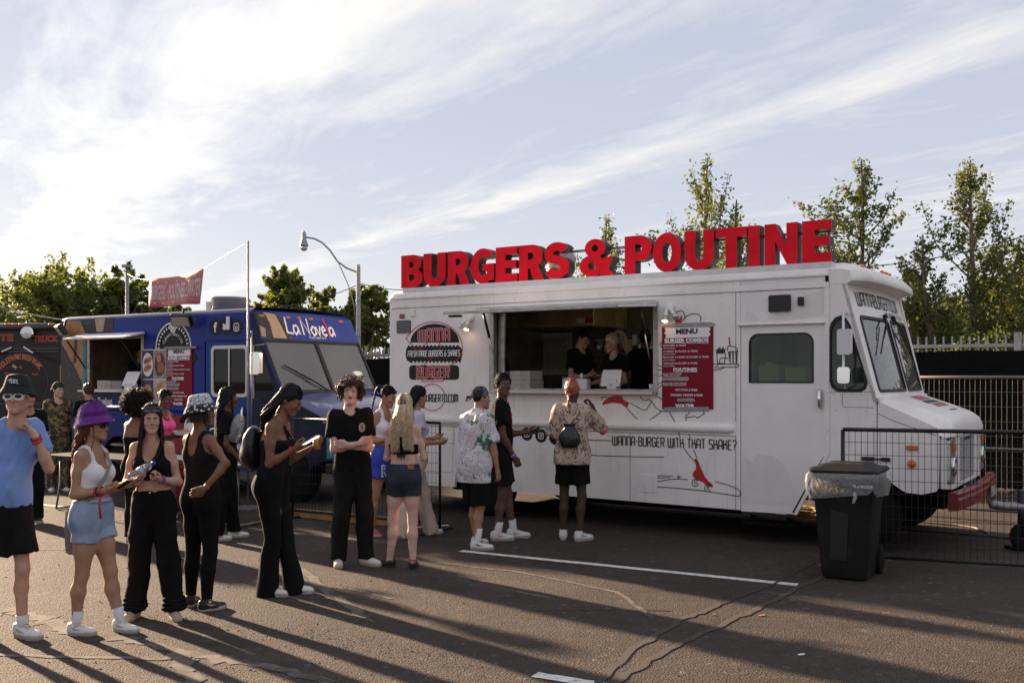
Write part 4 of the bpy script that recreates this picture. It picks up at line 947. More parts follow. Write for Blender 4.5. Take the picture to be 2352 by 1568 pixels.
x0, x1, z0, z1 = zone(ZD, 125, 1335, 515, 440); tg = 'WANNA-BURGER WITH THAT SHAKE?'; un = lambda t: sum(STROKE[c][0] + .17 for c in t); xk = (x1 - x0) / (un(tg) - .17); xc = x0
for wd_ in ('WANNA', '-', 'BURGER', ' ', 'WITH', ' ', 'THAT', ' ', 'SHAKE?'):
    if wd_ != ' ': mw = MB(); stroke_text(mw, wd_, xc, xc + (un(wd_) - .17) * xk, .998, 1.102, .0125, lambda a, b, q: (a, -.0064 - q, b)); mw.build('lettering', BLACK_INK, ar)
    xc += un(wd_) * xk
flatpoly('boot', ZD, [(22, 112), (40, 85), (85, 52), (150, 33), (215, 35), (230, 75), (288, 102), (265, 157), (205, 112), (120, 104), (60, 117), (30, 127)], RED_INK, ar, .0040)
flatpoly('boot', ZD, [(918, 662), (935, 650), (955, 655), (985, 730), (1030, 830), (1075, 880), (1108, 905), (1105, 930), (1060, 925), (1010, 880), (940, 850), (910, 820), (912, 790), (945, 745), (938, 700)], RED_INK, ar, .0040)
mb = MB(); k[0] = 0; lw_ = .0085
for pts in ([(290, 105), (350, 135), (420, 172), (455, 172), (508, 90)], [(268, 160), (330, 225), (395, 290), (455, 292), (530, 245), (605, 185)],
            [(395, 40), (405, 62), (430, 80), (460, 78), (480, 70), (510, 90), (550, 155), (605, 187), (670, 187)], [(680, 190), (740, 300), (768, 360), (785, 445)],
            [(825, 545), (870, 610), (915, 665)], [(885, 190), (870, 210), (840, 230), (845, 280), (837, 335), (860, 380), (885, 445)], [(920, 560), (952, 650)],
            [(840, 250), (890, 240), (935, 235), (955, 252), (1000, 225), (1022, 210), (1015, 185)], [(-150, 466), (0, 470), (115, 475)], [(-180, 610), (0, 620), (300, 630), (630, 635)],
            [(865, 855), (780, 848), (700, 850), (560, 875), (440, 900), (445, 912), (550, 925), (780, 940), (1000, 962), (1250, 1000), (1365, 1020), (1376, 1000), (1374, 970), (1350, 945)],
            [(1130, 875), (1250, 905), (1350, 945)], [(718, 820), (600, 815), (505, 828), (520, 838), (690, 835)], [(790, 820), (765, 822), (765, 835), (790, 836)], [(15, 85), (20, 55), (45, 42), (70, 55)],
            [(545, 40), (580, 50), (612, 75)]): redline(ZD, pts, lw_, mb)
for c_, r_ in (((935, 885), 32), ((1055, 940), 30), ((940, 880), 14), ((1058, 938), 10)): redline(ZD, arc(c_[0], c_[1], r_, r_ * 1.1, 20, 330, 14), lw_, mb)
for pts in ([(750, 680), (762, 815), (830, 815), (842, 715)], [(720, 822), (960, 822), (972, 835), (960, 850), (820, 852), (735, 858), (770, 830)], [(722, 880), (790, 872), (830, 855)], [(780, 815), (785, 775), (800, 762), (870, 765)], [(860, 695), (855, 660), (875, 645), (900, 650), (930, 650), (955, 675), (960, 695), (870, 700)],
            [(870, 700), (885, 820)], [(955, 700), (948, 820)], [(165, 830), (222, 850)], [(165, 880), (222, 884)], [(165, 942), (222, 932)], [(165, 1030), (222, 992)], [(165, 1070), (222, 1022)], [(440, 370), (430, 310), (400, 298), (352, 318)], [(415, 402), (455, 355), (510, 330), (570, 330), (600, 360), (590, 410)], [(215, 600), (198, 625), (215, 655)]): redline(ZC, pts, lw_, mb)
mb.build('line_drawing', BLACK_INK, ar)
mb = MB()
for (a, b) in ((878, 890), (905, 920), (935, 948)): mb.add([(p[0], -.0045, p[1]) for p in (zp(ZC, a, 702), zp(ZC, b, 702), zp(ZC, b - 2, 818), zp(ZC, a + 4, 818))], [(0, 1, 2, 3)])
for i in range(11): redline(ZC, [(758 + i * 7, 718), (752 + i * 8.5, 680 - (i * 37 % 30))], .008, mb)
mb.build('cup_and_fries', BLACK_INK, ar)
mb = MB(); mb.add([(p[0], -.0045, p[1]) for p in (zp(ZC, 868, 560), zp(ZC, 880, 558), zp(ZC, 890, 640), zp(ZC, 877, 642))], [(0, 1, 2, 3)])
mb.build('straw', RED_INK, ar); mb = MB(); mb.add([(p[0], -.0045, p[1]) for p in (zp(ZC, 345, 372), zp(ZC, 380, 385), zp(ZC, 415, 345), zp(ZC, 408, 420), zp(ZC, 345, 420))], [(0, 1, 2, 3, 4)]); mb.build('bow', RED_INK, ar)
for (cx, cy) in ((1335, 1435), (1467, 1452)):
    x, z = zp(ZA, cx, cy); r = .083
    bd = empty('social_badge', (x, 0, z), parent=wt)
    MB().lathe([(r, -.003), (r, -.0055), (0, -.0055)], (0, 0, 0), 28, 'y').build('disc', BLACK_INK, bd)
    mw = MB(); mw.ribbon(rrect(-.036, .036, -.036, .036, .014, 4), .008, lambda a, b: (a, -.0075, b), closed=True); mw.ribbon(arc(0, 0, .017, .017, 0, 345, 16), .008, lambda a, b: (a, -.0075, b), closed=True)
    mw.add([(p[0], -.0075, p[1]) for p in arc(.022, .022, .005, .005, 0, 315, 7)], [tuple(range(8))]); mw.build('icon', WHITE_INK, bd)

# ---------------- red letters on the roof
sg = empty('roof_sign', W.world(0, 0), W.rz, 'big red channel letters spelling BURGERS & POUTINE on the white truck roof', 'sign')
SIGN_RED = M('sign_red', (.80, .007, .020), .42, spec=.15, var=.16, vs=5); SIGN_SIDE = M('sign_return', (.014, .011, .010), .5, 0, var=.3, vs=6, spec=.25); 
T_ = .27
def glyph(c):
    t = T_
    if c == 'I': return .30, [[(0, 0), (.30, 0), (.30, 1), (0, 1)]]
    if c == 'T': return .78, [[(.25, 0), (.53, 0), (.53, .77), (.78, .77), (.78, 1), (0, 1), (0, .77), (.25, .77)]]
    if c == 'E': return .64, [[(0, 0), (.64, 0), (.64, .23), (.28, .23), (.28, .39), (.60, .39), (.60, .61), (.28, .61), (.28, .77), (.64, .77), (.64, 1), (0, 1)]]
    if c == 'N': return .82, [[(0, 0), (.27, 0), (.27, .56), (.56, 0), (.82, 0), (.82, 1), (.55, 1), (.55, .46), (.27, 1), (0, 1)]]
    if c == 'U': return .78, [[(0, 1)] + arc(.39, .37, .39, .385, 180, 360, 20) + [(.78, 1), (.50, 1)] + arc(.39, .37, .115, .14, 360, 180, 12) + [(.28, 1)]]
    if c == 'O': return .86, [arc(.43, .5, .43, .515, 0, 350, 35), arc(.43, .5, .15, .275, 0, 345, 23)]
    if c == 'P': return .72, [[(0, 0), (.28, 0), (.28, .33)] + arc(.40, .665, .32, .335, -90, 90, 16) + [(0, 1)], [(.28, .56)] + arc(.38, .665, .08, .105, -90, 90, 8) + [(.28, .77)]]
    if c == 'R': return .78, [[(0, 0), (.28, 0), (.28, .34), (.34, .34), (.47, 0), (.78, 0), (.60, .39)] + arc(.41, .68, .33, .32, -50, 90, 14) + [(0, 1)], [(.28, .57)] + arc(.38, .68, .08, .10, -90, 90, 8) + [(.28, .78)]]
    if c == 'B': return .72, [[(0, 0)] + arc(.42, .29, .31, .29, -90, 62, 14) + arc(.40, .745, .29, .255, -55, 90, 12) + [(0, 1)], [(.27, .21)] + arc(.38, .31, .07, .09, -90, 90, 8) + [(.27, .41)], [(.27, .61)] + arc(.37, .70, .065, .085, -90, 90, 8) + [(.27, .79)]]
    def thick(cl, w0=T_):
        L = []; Rr = []
        for i, p in enumerate(cl):
            a = cl[max(i - 1, 0)]; b = cl[min(i + 1, len(cl) - 1)]; dx_, dy_ = b[0] - a[0], b[1] - a[1]; h_ = math.hypot(dx_, dy_) or 1
            n_ = (-dy_ / h_, dx_ / h_); L.append((p[0] + n_[0] * w0 / 2, p[1] + n_[1] * w0 / 2)); Rr.append((p[0] - n_[0] * w0 / 2, p[1] - n_[1] * w0 / 2))
        return [L + Rr[::-1]]
    if c == 'S': return .74, thick(arc(.38, .715, .235, .175, 20, 180, 12) + arc(.38, .66, .235, .13, 190, 262, 5) + arc(.37, .37, .24, .125, 75, 5, 5) + arc(.37, .29, .245, .165, -8, -165, 12), .245)
    if c == 'G': return .84, [arc(.43, .5, .43, .515, 38, 360 - 56, 30) + [(.80, .08), (.82, .56), (.42, .56), (.42, .36), (.57, .36), (.57, .27)] + arc(.43, .5, .16, .275, 360 - 62, 52, 20)]
    if c == '&': return .86, None
sh = MATS
def build_letter(c, x0, x1, z0, z1, y0, dep):
    w, loops = glyph(c); kx = (x1 - x0) / w; kz = z1 - z0
    fn = lambda a, b, d: (x0 + a * kx, d, z0 + b * kz)
    lt = empty('letter', (0, 0, 0), parent=sg)
    if loops is None:
        parts = [([*arc(.40, .755, .265, .255, 0, 350, 28)], [arc(.40, .755, .085, .095, 0, 345, 16)], 0), ([*arc(.335, .285, .335, .295, 0, 350, 30)], [arc(.34, .285, .12, .11, 0, 345, 16)], .002),
                 ([(.22, .60), (.44, .66), (.88, 0), (.55, 0)], [], .004), ([(.52, .18), (.66, .50), (.88, .50), (.70, .06)], [], .006)]
    else: parts = [(loops[0], loops[1:], 0)]
    for (o_, h_, q) in parts:
        plate('face', o_, h_, lambda a, b, d: fn(a, b, d), y0 - .012 - q, y0 - q - .001, SIGN_RED, lt)
        plate('return', o_, h_, lambda a, b, d: fn(a, b, d), y0 - q, y0 + dep, SIGN_SIDE, lt)
ys = .05
for (c, a, b) in (('B', 50, 158), ('U', 165, 278), ('R', 290, 402), ('G', 408, 532), ('E', 537, 648), ('R', 657, 785), ('S', 786, 915), ('&', 970, 1140), ('P', 1202, 1340), ('O', 1348, 1492), ('U', 1512, 1662), ('T', 1672, 1832), ('I', 1839, 1897), ('N', 1923, 2092), ('E', 2116, 2268)):
    base = 415 - ((a + b) / 2 - 50) * .0605; p0 = W.at(*ZG(a, base), ys); p1 = W.at(*ZG(b, base), ys)
    build_letter(c, p0[0], p1[0], 3.018, 3.462, ys, .15)
RAIL = M('rail_white', (.66, .64, .63), .5, var=.1, vs=6)
MB().box(-4.79, 1.0, .035, .24, 2.965, 3.016).build('base_rail', RAIL, sg, bevel=.004)
MB().box(-4.79, 1.0, .025, .034, 2.94, 3.013).build('base_rail', RAIL, sg)
MB().box(-4.6, .95, .205, .235, 3.345, 3.375).build('back_rail', galv, sg)
for x in np.arange(-4.5, 1.0, .9): MB().box(x, x + .03, .236, .262, 3.0, 3.375).build('back_post', galv, sg)
# rooftop exhaust behind the sign
xv = W.at(*ZG(860, 300), 1.0)[0]
rv_ = empty('roof_vent', W.world(xv, 1.0, 3.0), 0, 'grey mushroom vent on the white truck roof behind the letter S', 'vent')
MB().lathe([(.26, 0), (.26, .12), (.16, .18), (.16, .30), (.22, .32), (.24, .40), (.17, .50), (0, .52)], (0, 0, 0), 20).build('hood', galv, rv_, True)
MB().lathe([(.06, 0), (.06, .22), (.09, .24), (.09, .30), (0, .31)], (.42, .1, 0), 14).build('stack', galv, rv_, True)

# ---------------- red menu taped to the white truck
MENU_RED = M('menu_red', (.20, .005, .018), .45, spec=.2, var=.06); TAPE = M('duct_tape', (.27, .26, .27), .35, .35, var=.15, vs=20, bump=.3, bs=30)
def menu(parent, zz, frm, x0, x1, yt, yb, kx=1.0, y=.012, items=True, s=1.0):
    def A(px, py): return frm.at(*zz(px, py))
    p = [A(x0, yb), A(x1, yb), A(x1, yt), A(x0, yt)]
    mb = MB(); mb.add([(a, -.004, b) for a, b in p] + [(a, -y, b) for a, b in p], [(0, 1, 2, 3), (7, 6, 5, 4), (0, 4, 5, 1), (1, 5, 6, 2), (2, 6, 7, 3), (3, 7, 4, 0)]); recalc(mb.build('board', MENU_RED, parent))
    fx_ = lambda t: x0 + (x1 - x0) * t; fy = lambda t: yt + (yb - yt) * t
    def T(mb, st, a, b, c, d, off=.02, mi=0):
        q0 = A(fx_(a), fy(d)); q1 = A(fx_(b), fy(c)); q2 = A(fx_(a), fy(c)); q3 = A(fx_(b), fy(d))
        mb = MB(); fit_text(mb, st, q0[0], q1[0], (q0[1] + q3[1]) / 2, (q1[1] + q2[1]) / 2, lambda X, Z: (X, -y - .0035, Z), off, mi); mb.build('lettering', BLACK_INK if st == 'MENU' else WHITE_INK, parent)
    mw = MB(); q = [A(fx_(a), fy(b)) for a, b in ((.05, .015), (.92, .0), (.955, .03), (.92, .06), (.955, .09), (.91, .125), (.07, .138), (.08, .10), (.04, .075), (.08, .05))]
    mw.add([(a, -y - .0015, b) for a, b in q], [tuple(range(len(q)))]); mw.build('banner', WHITE_INK, parent)
    T(None, 'MENU', .275, .70, .022, .088, .045)
    mw = MB()
    T(mw, 'BURGER COMBOS', .055, .915, .138, .19, .05)
    T(mw, 'BURGER & FRIES', .03, .47, .215, .238, .01); T(mw, 'LETTUCE & TOMATO', .03, .26, .255, .267, .03)
    T(mw, 'CHEESE BURGER & FRIES', .03, .70, .285, .308, .01); T(mw, 'LETTUCE & TOMATO', .03, .26, .326, .338, .03)
    T(mw, 'BACON CHEESE BURGER & FRIES', .03, .92, .355, .378, .01); T(mw, 'LETTUCE & TOMATO', .03, .26, .398, .410, .03)
    T(mw, 'VEGGIE BURGER & FRIES', .03, .70, .430, .453, .01); T(mw, 'LETTUCE & TOMATO', .03, .26, .470, .482, .03)
    T(mw, 'POUTINES', .225, .69, .495, .538, .05); T(mw, 'O.G POUTINE', .025, .385, .560, .582, .01); T(mw, 'CHEESE CURDS & GRAVY', .025, .35, .588, .600, .03)
    T(mw, 'BACON POUTINE', .025, .485, .675, .697, .01); T(mw, 'CHEESE CURDS, GRAVY & BACON', .025, .47, .703, .716, .03)
    T(mw, 'HOT DOG & FRIES', .26, .695, .752, .777, .03); T(mw, 'CHICKEN TENDER & FRIES', .165, .80, .814, .840, .03); T(mw, 'S', .625, .645, .882, .90, .02); T(mw, 'WATER', .26, .645, .935, .985, .05)
    for (a, b, z) in ((.055, .915, .197), (.225, .69, .545)):
        q0 = A(fx_(a), fy(z)); q1 = A(fx_(b), fy(z)); mw = MB(); mw.ribbon([q0, q1], .005, lambda X, Z: (X, -y - .0035, Z)); mw.build('underline', WHITE_INK, parent)
    for (a, b, c, d) in ((0, .53, .605, .655), (.30, .63, .862, .91)):
        q = [A(fx_(p_), fy(r_)) for p_, r_ in ((a, d - .004), (b - .02, d), ((b), (c + d) / 2), (b - .01, c), (a + .01, c + .006))]
        mt = MB(); mt.add([(X, -y - .005, Z) for X, Z in q], [tuple(range(len(q)))]); mt.build('tape', TAPE, parent)
mn = empty('menu_board', W.world(0, 0), W.rz, 'dark red menu board taped beside the serving window of the white truck', 'menu board')
menu(mn, ZC, W, 220, 720, 458, 1265)
for pts in (([(222, 465), (220, 452), (330, 425), (705, 412), (735, 425), (733, 450), (690, 453), (250, 468)]), ([(228, 1262), (250, 1243), (678, 1240), (682, 1262), (680, 1280), (260, 1283)])):
    q = [W.at(*ZC(*p)) for p in pts]; mt = MB(); mt.add([(a, -.0165, b) for a, b in q] + [(a, -.013, b) for a, b in q], [tuple(range(len(q)))] + [(i, (i + 1) % len(q), (i + 1) % len(q) + len(q), i + len(q)) for i in range(len(q))]); recalc(mt.build('tape', TAPE, mn))
# ================================================================== the blue food truck
B = Frame(-3.88, 14.66, 3776.0); BW = 2.2
ZH = zoom(0, 560, 2.904); ZI = zoom(600, 560, 2.9025); ZJ = zoom(540, 920, 3.92); ZK = zoom(240, 960, 4.1275); ZM = zoom(0, 740, 6.918)
bt = empty('food_truck', (-3.88, 14.66, 0), B.rz, 'blue step van food truck with painted nose and small serving window', 'food truck')
BLUE = M('blue_truck_paint', (.011, .029, .195), .35, spec=.25, var=.12, vs=3)
BLUE_L = M('blue_truck_paint_low', (.008, .050, .24), .35, spec=.25, var=.15, vs=3)
NAVY = M('navy_paint', (.008, .011, .035), .35, spec=.25, var=.3, vs=5)
TAN = M('tan_paint', (.42, .29, .17), .5, var=.2, vs=7); TANW = M('wood_tan', (.40, .21, .08), .55, var=.25, vs=6); DKBR = M('dark_brown_paint', (.035, .026, .024), .5, var=.4, vs=9, c2=(.12, .10, .11), c2s=9, c2w=(.62, .7)); TEAL = M('teal_paint', (.02, .22, .34), .4, var=.25, vs=6)
bo = [(-4.45, .45), (-3.35, .45)] + arc(-2.95, .45, .40, .40, 180, 0, 10)[1:-1] + [(-2.55, .45), (-.93, .45), (-.93, 2.76), (-4.40, 2.76), (-4.45, 2.70)]
plate('side_panel', bo, [[(-3.68, 1.60), (-2.37, 1.60), (-2.37, 2.43), (-3.68, 2.43)]], sidefn, 0, .04, BLUE, bt)
plate('rear_panel', [(0.04, .45), (BW - .04, .45), (BW - .04, 2.74), (.04, 2.74)], [], lambda a, b, d: (d, a, b), -4.45, -4.41, TAN, bt)
plate('far_side_panel', [(-4.45, .45), (1.4, .5), (1.45, 1.2), (.64, 1.55), (.05, 2.76), (-4.45, 2.76)], [], sidefn, BW - .04, BW, BLUE, bt)
prof = [(0, 2.755), (.0, 2.77), (.02, 2.80), (.08, 2.825), (.4, 2.85), (BW / 2, 2.86), (BW - .4, 2.85), (BW - .06, 2.82), (BW, 2.755)]
mb = MB(); mb.sheet([[(x, y, z - dz) for y, z in prof] for x, dz in ((-4.47, .06), (-4.42, .01), (-4.3, 0), (-2.2, 0), (.06, .0))]); mb.add([(-4.47, y, z - .06) for y, z in prof], [tuple(range(len(prof)))])
smooth_angle(recalc(mb.build('roof', M('blue_roof', (.10, .105, .20), .4, var=.2, vs=3), bt)), 50)
# painted patches on the side
def bpoly(name, pts, mat, y=.002, zz=ZH, par=None):
    q = [B.at(*zz(*p)) for p in pts]; return plate(name, q, [], sidefn, -y - .001, -y, mat, par or bt)
def cl(px, lo=-4.445): return px
bpoly('paint_patch', [(470, 700), (590, 705), (640, 790), (640, 1120), (600, 1160), (520, 1000), (450, 870)], TANW, .002)
bpoly('paint_patch', [(580, 695), (820, 680), (825, 775), (620, 790)], DKBR, .004)
bpoly('paint_patch', [(690, 688), (765, 683), (750, 780), (705, 782)], TAN, .006)
bpoly('paint_patch', [(448, 880), (480, 940), (530, 1010), (600, 1150), (620, 1290), (450, 1290)], DKBR, .008)
bpoly('paint_patch', [(605, 880), (628, 840), (626, 1130), (600, 1200)], TEAL, .010)
bpoly('paint_patch', [(545, 830), (562, 830), (552, 1000), (535, 1010)], DKBR, .012)
plate('red_panel', [(-1.95, .62), (-.95, .62), (-.95, 1.20), (-1.95, 1.20)], [], sidefn, -.006, -.002, M('dark_red_panel', (.20, .008, .016), .35), bt)
MB().tube([(-4.4, 0, 1.30), (-.98, 0, 1.30)], .05, 12).build('belt_rail', BLUE_L, bt, True)
MB().box(-4.4, -.95, -.004, -.0005, 1.21, 1.39).build('belt_plate', BLUE_L, bt)
rv = MB()
for i in range(48): rivet(-4.35 + i * .09, 2.70)
for i in range(18): rivet(-1.05, .5 + i * .12); rivet(-.88 + (i % 9) * .1, 2.36 if i < 9 else 2.68)
for i in range(12): rivet(-.85 + i * .07, 1.46)
tag(recalc(rv.build('rivets', BLUE, bt, True)), kind='stuff')
# door
dr = empty('door', (0, 0, 0), parent=bt)
bw_ = rrect(-.765, -.035, 1.53, 2.25, .06)
plate('door_skin', [(-.91, .40), (.05, .40), (.05, 2.345), (-.91, 2.345)], [bw_], sidefn, .01, .045, BLUE_L, dr)
plate('door_frame', rrect(-.785, -.01, 1.505, 2.275, .08), [rrect(-.735, -.06, 1.555, 2.225, .05)], sidefn, -.006, .012, M('door_frame_alu', (.55, .52, .48), .4, .7), dr)
MB().box(-.42, -.39, -.004, .008, 1.56, 2.22).build('sash', MATS['door_frame_alu'], dr)
plate('pane', rrect(-.735, -.06, 1.555, 2.225, .05), [], sidefn, .012, .016, glass('dark_window', (.25, .28, .27), -.01), dr)
bpoly('paint_patch', [(1480, 1568), (1480, 1480), (1640, 1430), (1795, 1360), (1800, 1568)], NAVY, .006, par=dr)
MB().tube([(-.10, -.01, 1.12), (-.10, -.035, 1.18), (-.10, -.035, 1.30), (-.10, -.01, 1.36)], .02, 8).build('handle', CHROME, dr, True)
plate('header_panel', [(-.925, 2.35), (.10, 2.35), (.03, 2.755), (-.925, 2.755)], [], sidefn, .0, .04, BLUE, bt)
MB().box(-.925, .08, -.02, -.0005, 2.345, 2.36).build('drip_rail', BLUE, bt)
for i, px in enumerate((1566, 1640, 1718)):
    x, z = B.at(*ZH(px, 748 if i != 1 else 744)); bd = empty('social_badge', (x, 0, z), parent=bt); r = .125
    MB().lathe([(r, -.002), (r, -.005), (0, -.005)], (0, 0, 0), 24, 'y').build('disc', BLACK_INK, bd)
    mw = MB(); L7 = lambda a, b: (a, -.008, b)
    if i == 0: fit_text(mw, 'f', -.035, .035, -.075, .075, L7, .04)
    elif i == 1: mw.add([(a, -.008, b) for a, b in ((-.07, -.03), (-.02, -.05), (.03, -.03), (.05, .02), (.075, .05), (.045, .055), (.02, .06), (-.005, .03), (-.06, .05), (-.05, .0))], [tuple(range(10))])
    else:
        mw.ribbon(rrect(-.05, .05, -.055, .055, .02, 4), .014, L7, closed=True); mw.ribbon(arc(0, -.01, .024, .024, 0, 340, 14), .012, L7, closed=True)
    mw.build('icon', WHITE_INK, bd)
x, z = B.at(*ZH(1666, 720)); mb = MB(); mb.box(x - .03, x + .03, -.045, -.010, z - .10, z + .10); mb.build('outlet_box', WHITE, bt, bevel=.01)
# cab side below / beside the windshield
plate('cab_side', [(.055, .45), (.35, .45)] + arc(.80, .45, .40, .42, 180, 0, 10) + [(1.25, .55), (1.42, .60), (1.45, 1.15), (1.40, 1.25), (.68, 1.52), (.635, 1.58), (.25, 2.36), (.10, 2.755), (.055, 2.755)],
      [[(.12, 1.60), (.53, 1.60), (.22, 2.25), (.12, 2.30)]], sidefn, 0, .035, NAVY, bt)
plate('quarter_pane', [(.11, 1.59), (.545, 1.59), (.225, 2.26), (.11, 2.31)], [], sidefn, .01, .014, MATS['dark_window'], bt)
YB = BW / 2
def fb(z, y):
    xs = [1.5, 1.585, 2.36, 2.72, 2.80]; v = [.69, .645, .255, .09, .0]; return float(np.interp(z, xs, v)) + .05 * (1 - ((y - YB) / YB) ** 2)
def fbp(name, outer, holes, d0, d1, mat, parent, cuts=True):
    o = plate(name, outer, holes, lambda a, b, d: (d, a, b), d0, d1, mat, parent); bm = bmesh.new(); bm.from_mesh(o.data)
    for k in np.linspace(.12, BW - .12, 9): bmesh.ops.bisect_plane(bm, geom=bm.verts[:] + bm.edges[:] + bm.faces[:], plane_co=(0, k, 0), plane_no=(0, 1, 0))
    for k in (2.36, 2.72): bmesh.ops.bisect_plane(bm, geom=bm.verts[:] + bm.edges[:] + bm.faces[:], plane_co=(0, 0, k), plane_no=(0, 0, 1))
    for v in bm.verts: v.co.x += fb(v.co.z, v.co.y)
    bm.to_mesh(o.data); bm.free(); return o
ps_ = [[(.04, 1.60), (1.07, 1.60), (1.07, 2.345), (.04, 2.345)], [(1.11, 1.60), (BW - .04, 1.60), (BW - .04, 2.345), (1.11, 2.345)]]
fbp('cab_front', [(0, 1.54), (BW, 1.54), (BW, 2.80), (0, 2.80)], ps_, -.03, 0, M('blue_front_paint', (.028, .045, .23), .4, spec=.25, var=.12, vs=3), bt)
BWS = glass('blue_windshield', (.5, .53, .53), .10, .0, opac=.13, ocol=(.40, .39, .38))
for p in ps_:
    fbp('windshield_pane', p, [], -.012, -.008, BWS, bt)
    y0, y1 = p[0][0], p[1][0]
    fbp('windshield_gasket', [(y0 - .025, 1.58), (y1 + .018, 1.58), (y1 + .018, 2.362), (y0 - .025, 2.362)], [[(y0 + .015, 1.615), (y1 - .012, 1.615), (y1 - .012, 2.33), (y0 + .015, 2.33)]], .001, .014, BLK, bt)
# painted swathes and name on the brow
def brow(name, pts, mat, d):
    o = fbp(name, pts, [], d, d + .001, mat, bt); return o
brow('paint_patch', [(.02, 2.38), (.62, 2.38), (.50, 2.74), (.02, 2.77)], DKBR, .003)
brow('paint_patch', [(.24, 2.38), (.50, 2.38), (.46, 2.60), (.42, 2.75), (.22, 2.77), (.26, 2.60)], TAN, .006)
brow('paint_patch', [(.02, 2.40), (.10, 2.39), (.14, 2.52), (.05, 2.56)], TAN, .006)
def bfn(d): return lambda a, b, q=0.0: (fb(b, a) + d + q, a, b)
CH = {'L': [[(.1, 1), (0, .1), (.35, .04)]], 'a': [[(.3, .55), (.08, .5), (0, .2), (.1, 0), (.28, .2), (.32, .5), (.34, 0)]], 'N': [[(0, 0), (.08, 1), (.38, .05), (.46, 1)]],
      'o': [[(.18, .55), (0, .3), (.1, 0), (.28, .1), (.3, .42), (.18, .55)]], 'v': [[(0, .55), (.12, 0), (.3, .58)]], 'e': [[(.02, .28), (.28, .36), (.2, .58), (.04, .42), (.04, .1), (.2, 0), (.32, .12)]], 'l': [[(.02, 1), (.14, .5), (.06, 0)]]}
x = .55; q_ = 0
for c, adv in (('L', .40), ('a', .58), ('N', .54), ('o', .36), ('v', .34), ('e', .36), (' ', .16), ('a', .4)):
    mw = MB()
    for st in CH.get(c, []):
        q_ += 1; mw.ribbon([(x + p[0] * .30 * 1.15, 2.45 + p[1] * .26 + (x - .6) * .0) for p in st], .030, lambda a, b, q_=q_: (fb(b, a) + .010 + (q_ % 3) * .0006, a, b))
    if mw.v: mw.build('letter', WHITE_INK, bt)
    x += adv * .30 * 1.15
mw = MB(); xl = .55 + (.40 + .58 + .54 + .36 + .34 + .36) * .345 - .01; mw.ribbon([(xl, 2.72), (xl + .03, 2.62), (xl + .045, 2.52), (xl + .03, 2.43)], .035, bfn(.0125)); mw.build('lettering', M('chilli_red', (.55, .03, .02), .4), bt)
mw = MB(); fit_text(mw, 'Fresh Latin Grill', .98, 1.35, 2.395, 2.435, lambda a, b: (fb(b, a) + .010, a, b), 0, italic=.3); mw.build('lettering', WHITE_INK, bt)
for y in (.15, .66, .90, 1.16, 1.90):
    o = MB().ball((0, 0, 0), (.03, .06, .022), 12, 6).build('marker_light', M('amber_faded', (.42, .17, .05), .4), bt, True); o.location = (fb(2.72, y) + .005, y, 2.705)
for (y0, z0, y1, z1, y2, z2) in ((.95, 1.60, .62, 1.78, .22, 1.98), (1.35, 1.60, 1.55, 1.70, 1.95, 1.82)):
    wp = empty('wiper', (0, 0, 0), parent=bt)
    MB().tube([(fb(z0, y0) + .02, y0, z0), (fb(z1, y1) + .05, y1, z1)], [.014, .01], 6).build('arm', BLK, wp)
    MB().tube([(fb(z1 - .05, y1 + .1) + .03, y1 + (y0 - y1) * .25, z1 - .04), (fb(z1, y1) + .03, y1, z1), (fb(z2, y2) + .025, y2, z2)], [.008, .016, .010], 6).build('blade', BLK, wp)
# hood, nose
hr = []
for y in np.linspace(0, BW, 13):
    e_ = abs(y - YB) / YB; k = max(0, (e_ - .72) / .28); dz = .10 * k ** 2; cr = .06 * (1 - e_ ** 2)
    hr.append([(.62, y, 1.545 + cr - dz), (.9, y, 1.46 + cr - dz), (1.2, y, 1.36 + cr - dz), (1.40 - .05 * k, y, 1.28 + cr * .8 - dz), (1.47 - .05 * k, y, 1.22 - dz * .6), (1.49 - .05 * k, y, 1.15)])
mb = MB(); mb.sheet(hr); hb_ = smooth_angle(recalc(mb.build('hood', M('painted_hood', (.035, .045, .15), .3, coat=.4, var=.3, vs=3, c2=(.30, .27, .30), c2s=3.2, c2w=(.58, .63)), bt)), 60)
plate('nose_panel', [(.0, .62), (BW, .62), (BW, 1.16), (0, 1.16)], [[(.65, .70), (1.55, .70), (1.55, 1.08), (.65, 1.08)]], lambda a, b, d: (1.44 + d, a, b), 0, .04, NAVY, bt, .01)
gm = MB()
for i in range(9): gm.box(1.42, 1.45, .65, 1.55, .70 + i * .043, .712 + i * .043)
gm.build('grille', BLKP, bt)
for (y0, y1) in ((.04, .24), (.30, .55)):
    plate('paint_patch', [(y0, .66), (y1, .66), (y1, 1.12), (y1 - .05, 1.10), (y0 + .05, 1.14), (y0, 1.12)], [], lambda a, b, d: (1.481 + d, a, b), 0, .002, TEAL, bt)
for y in (.43, BW - .43):
    hl = empty('headlight', (1.485, y, .95), parent=bt)
    MB().lathe([(.13, 0), (.13, .02), (.10, .03)], (0, 0, 0), 20, 'x').build('bezel', CHROME, hl, True)
    MB().ball((.01, 0, 0), (.03, .10, .10), 16, 8).build('lens', MATS['headlight_lens'], hl, True)
    MB().box(.0, .02, -.09, .03, -.26, -.20).build('turn_signal', AMBER, hl, bevel=.006)
MB().box(1.50, 1.62, -.02, BW + .02, .45, .60).build('bumper', BLKP, bt, bevel=.02)
for x in (-2.95, .80): wheel(bt, x, .06, .38, .24, MATS['wheel_steel']); wheel(bt, x, BW - .3, .38, .24, MATS['wheel_steel'])
MB().box(-4.4, 1.4, .3, 1.9, .42, .60).build('chassis', UNDER, bt); MB().box(-4.4, -.06, .05, BW - .05, .68, .72).build('floor', STEEL_DARK, bt)
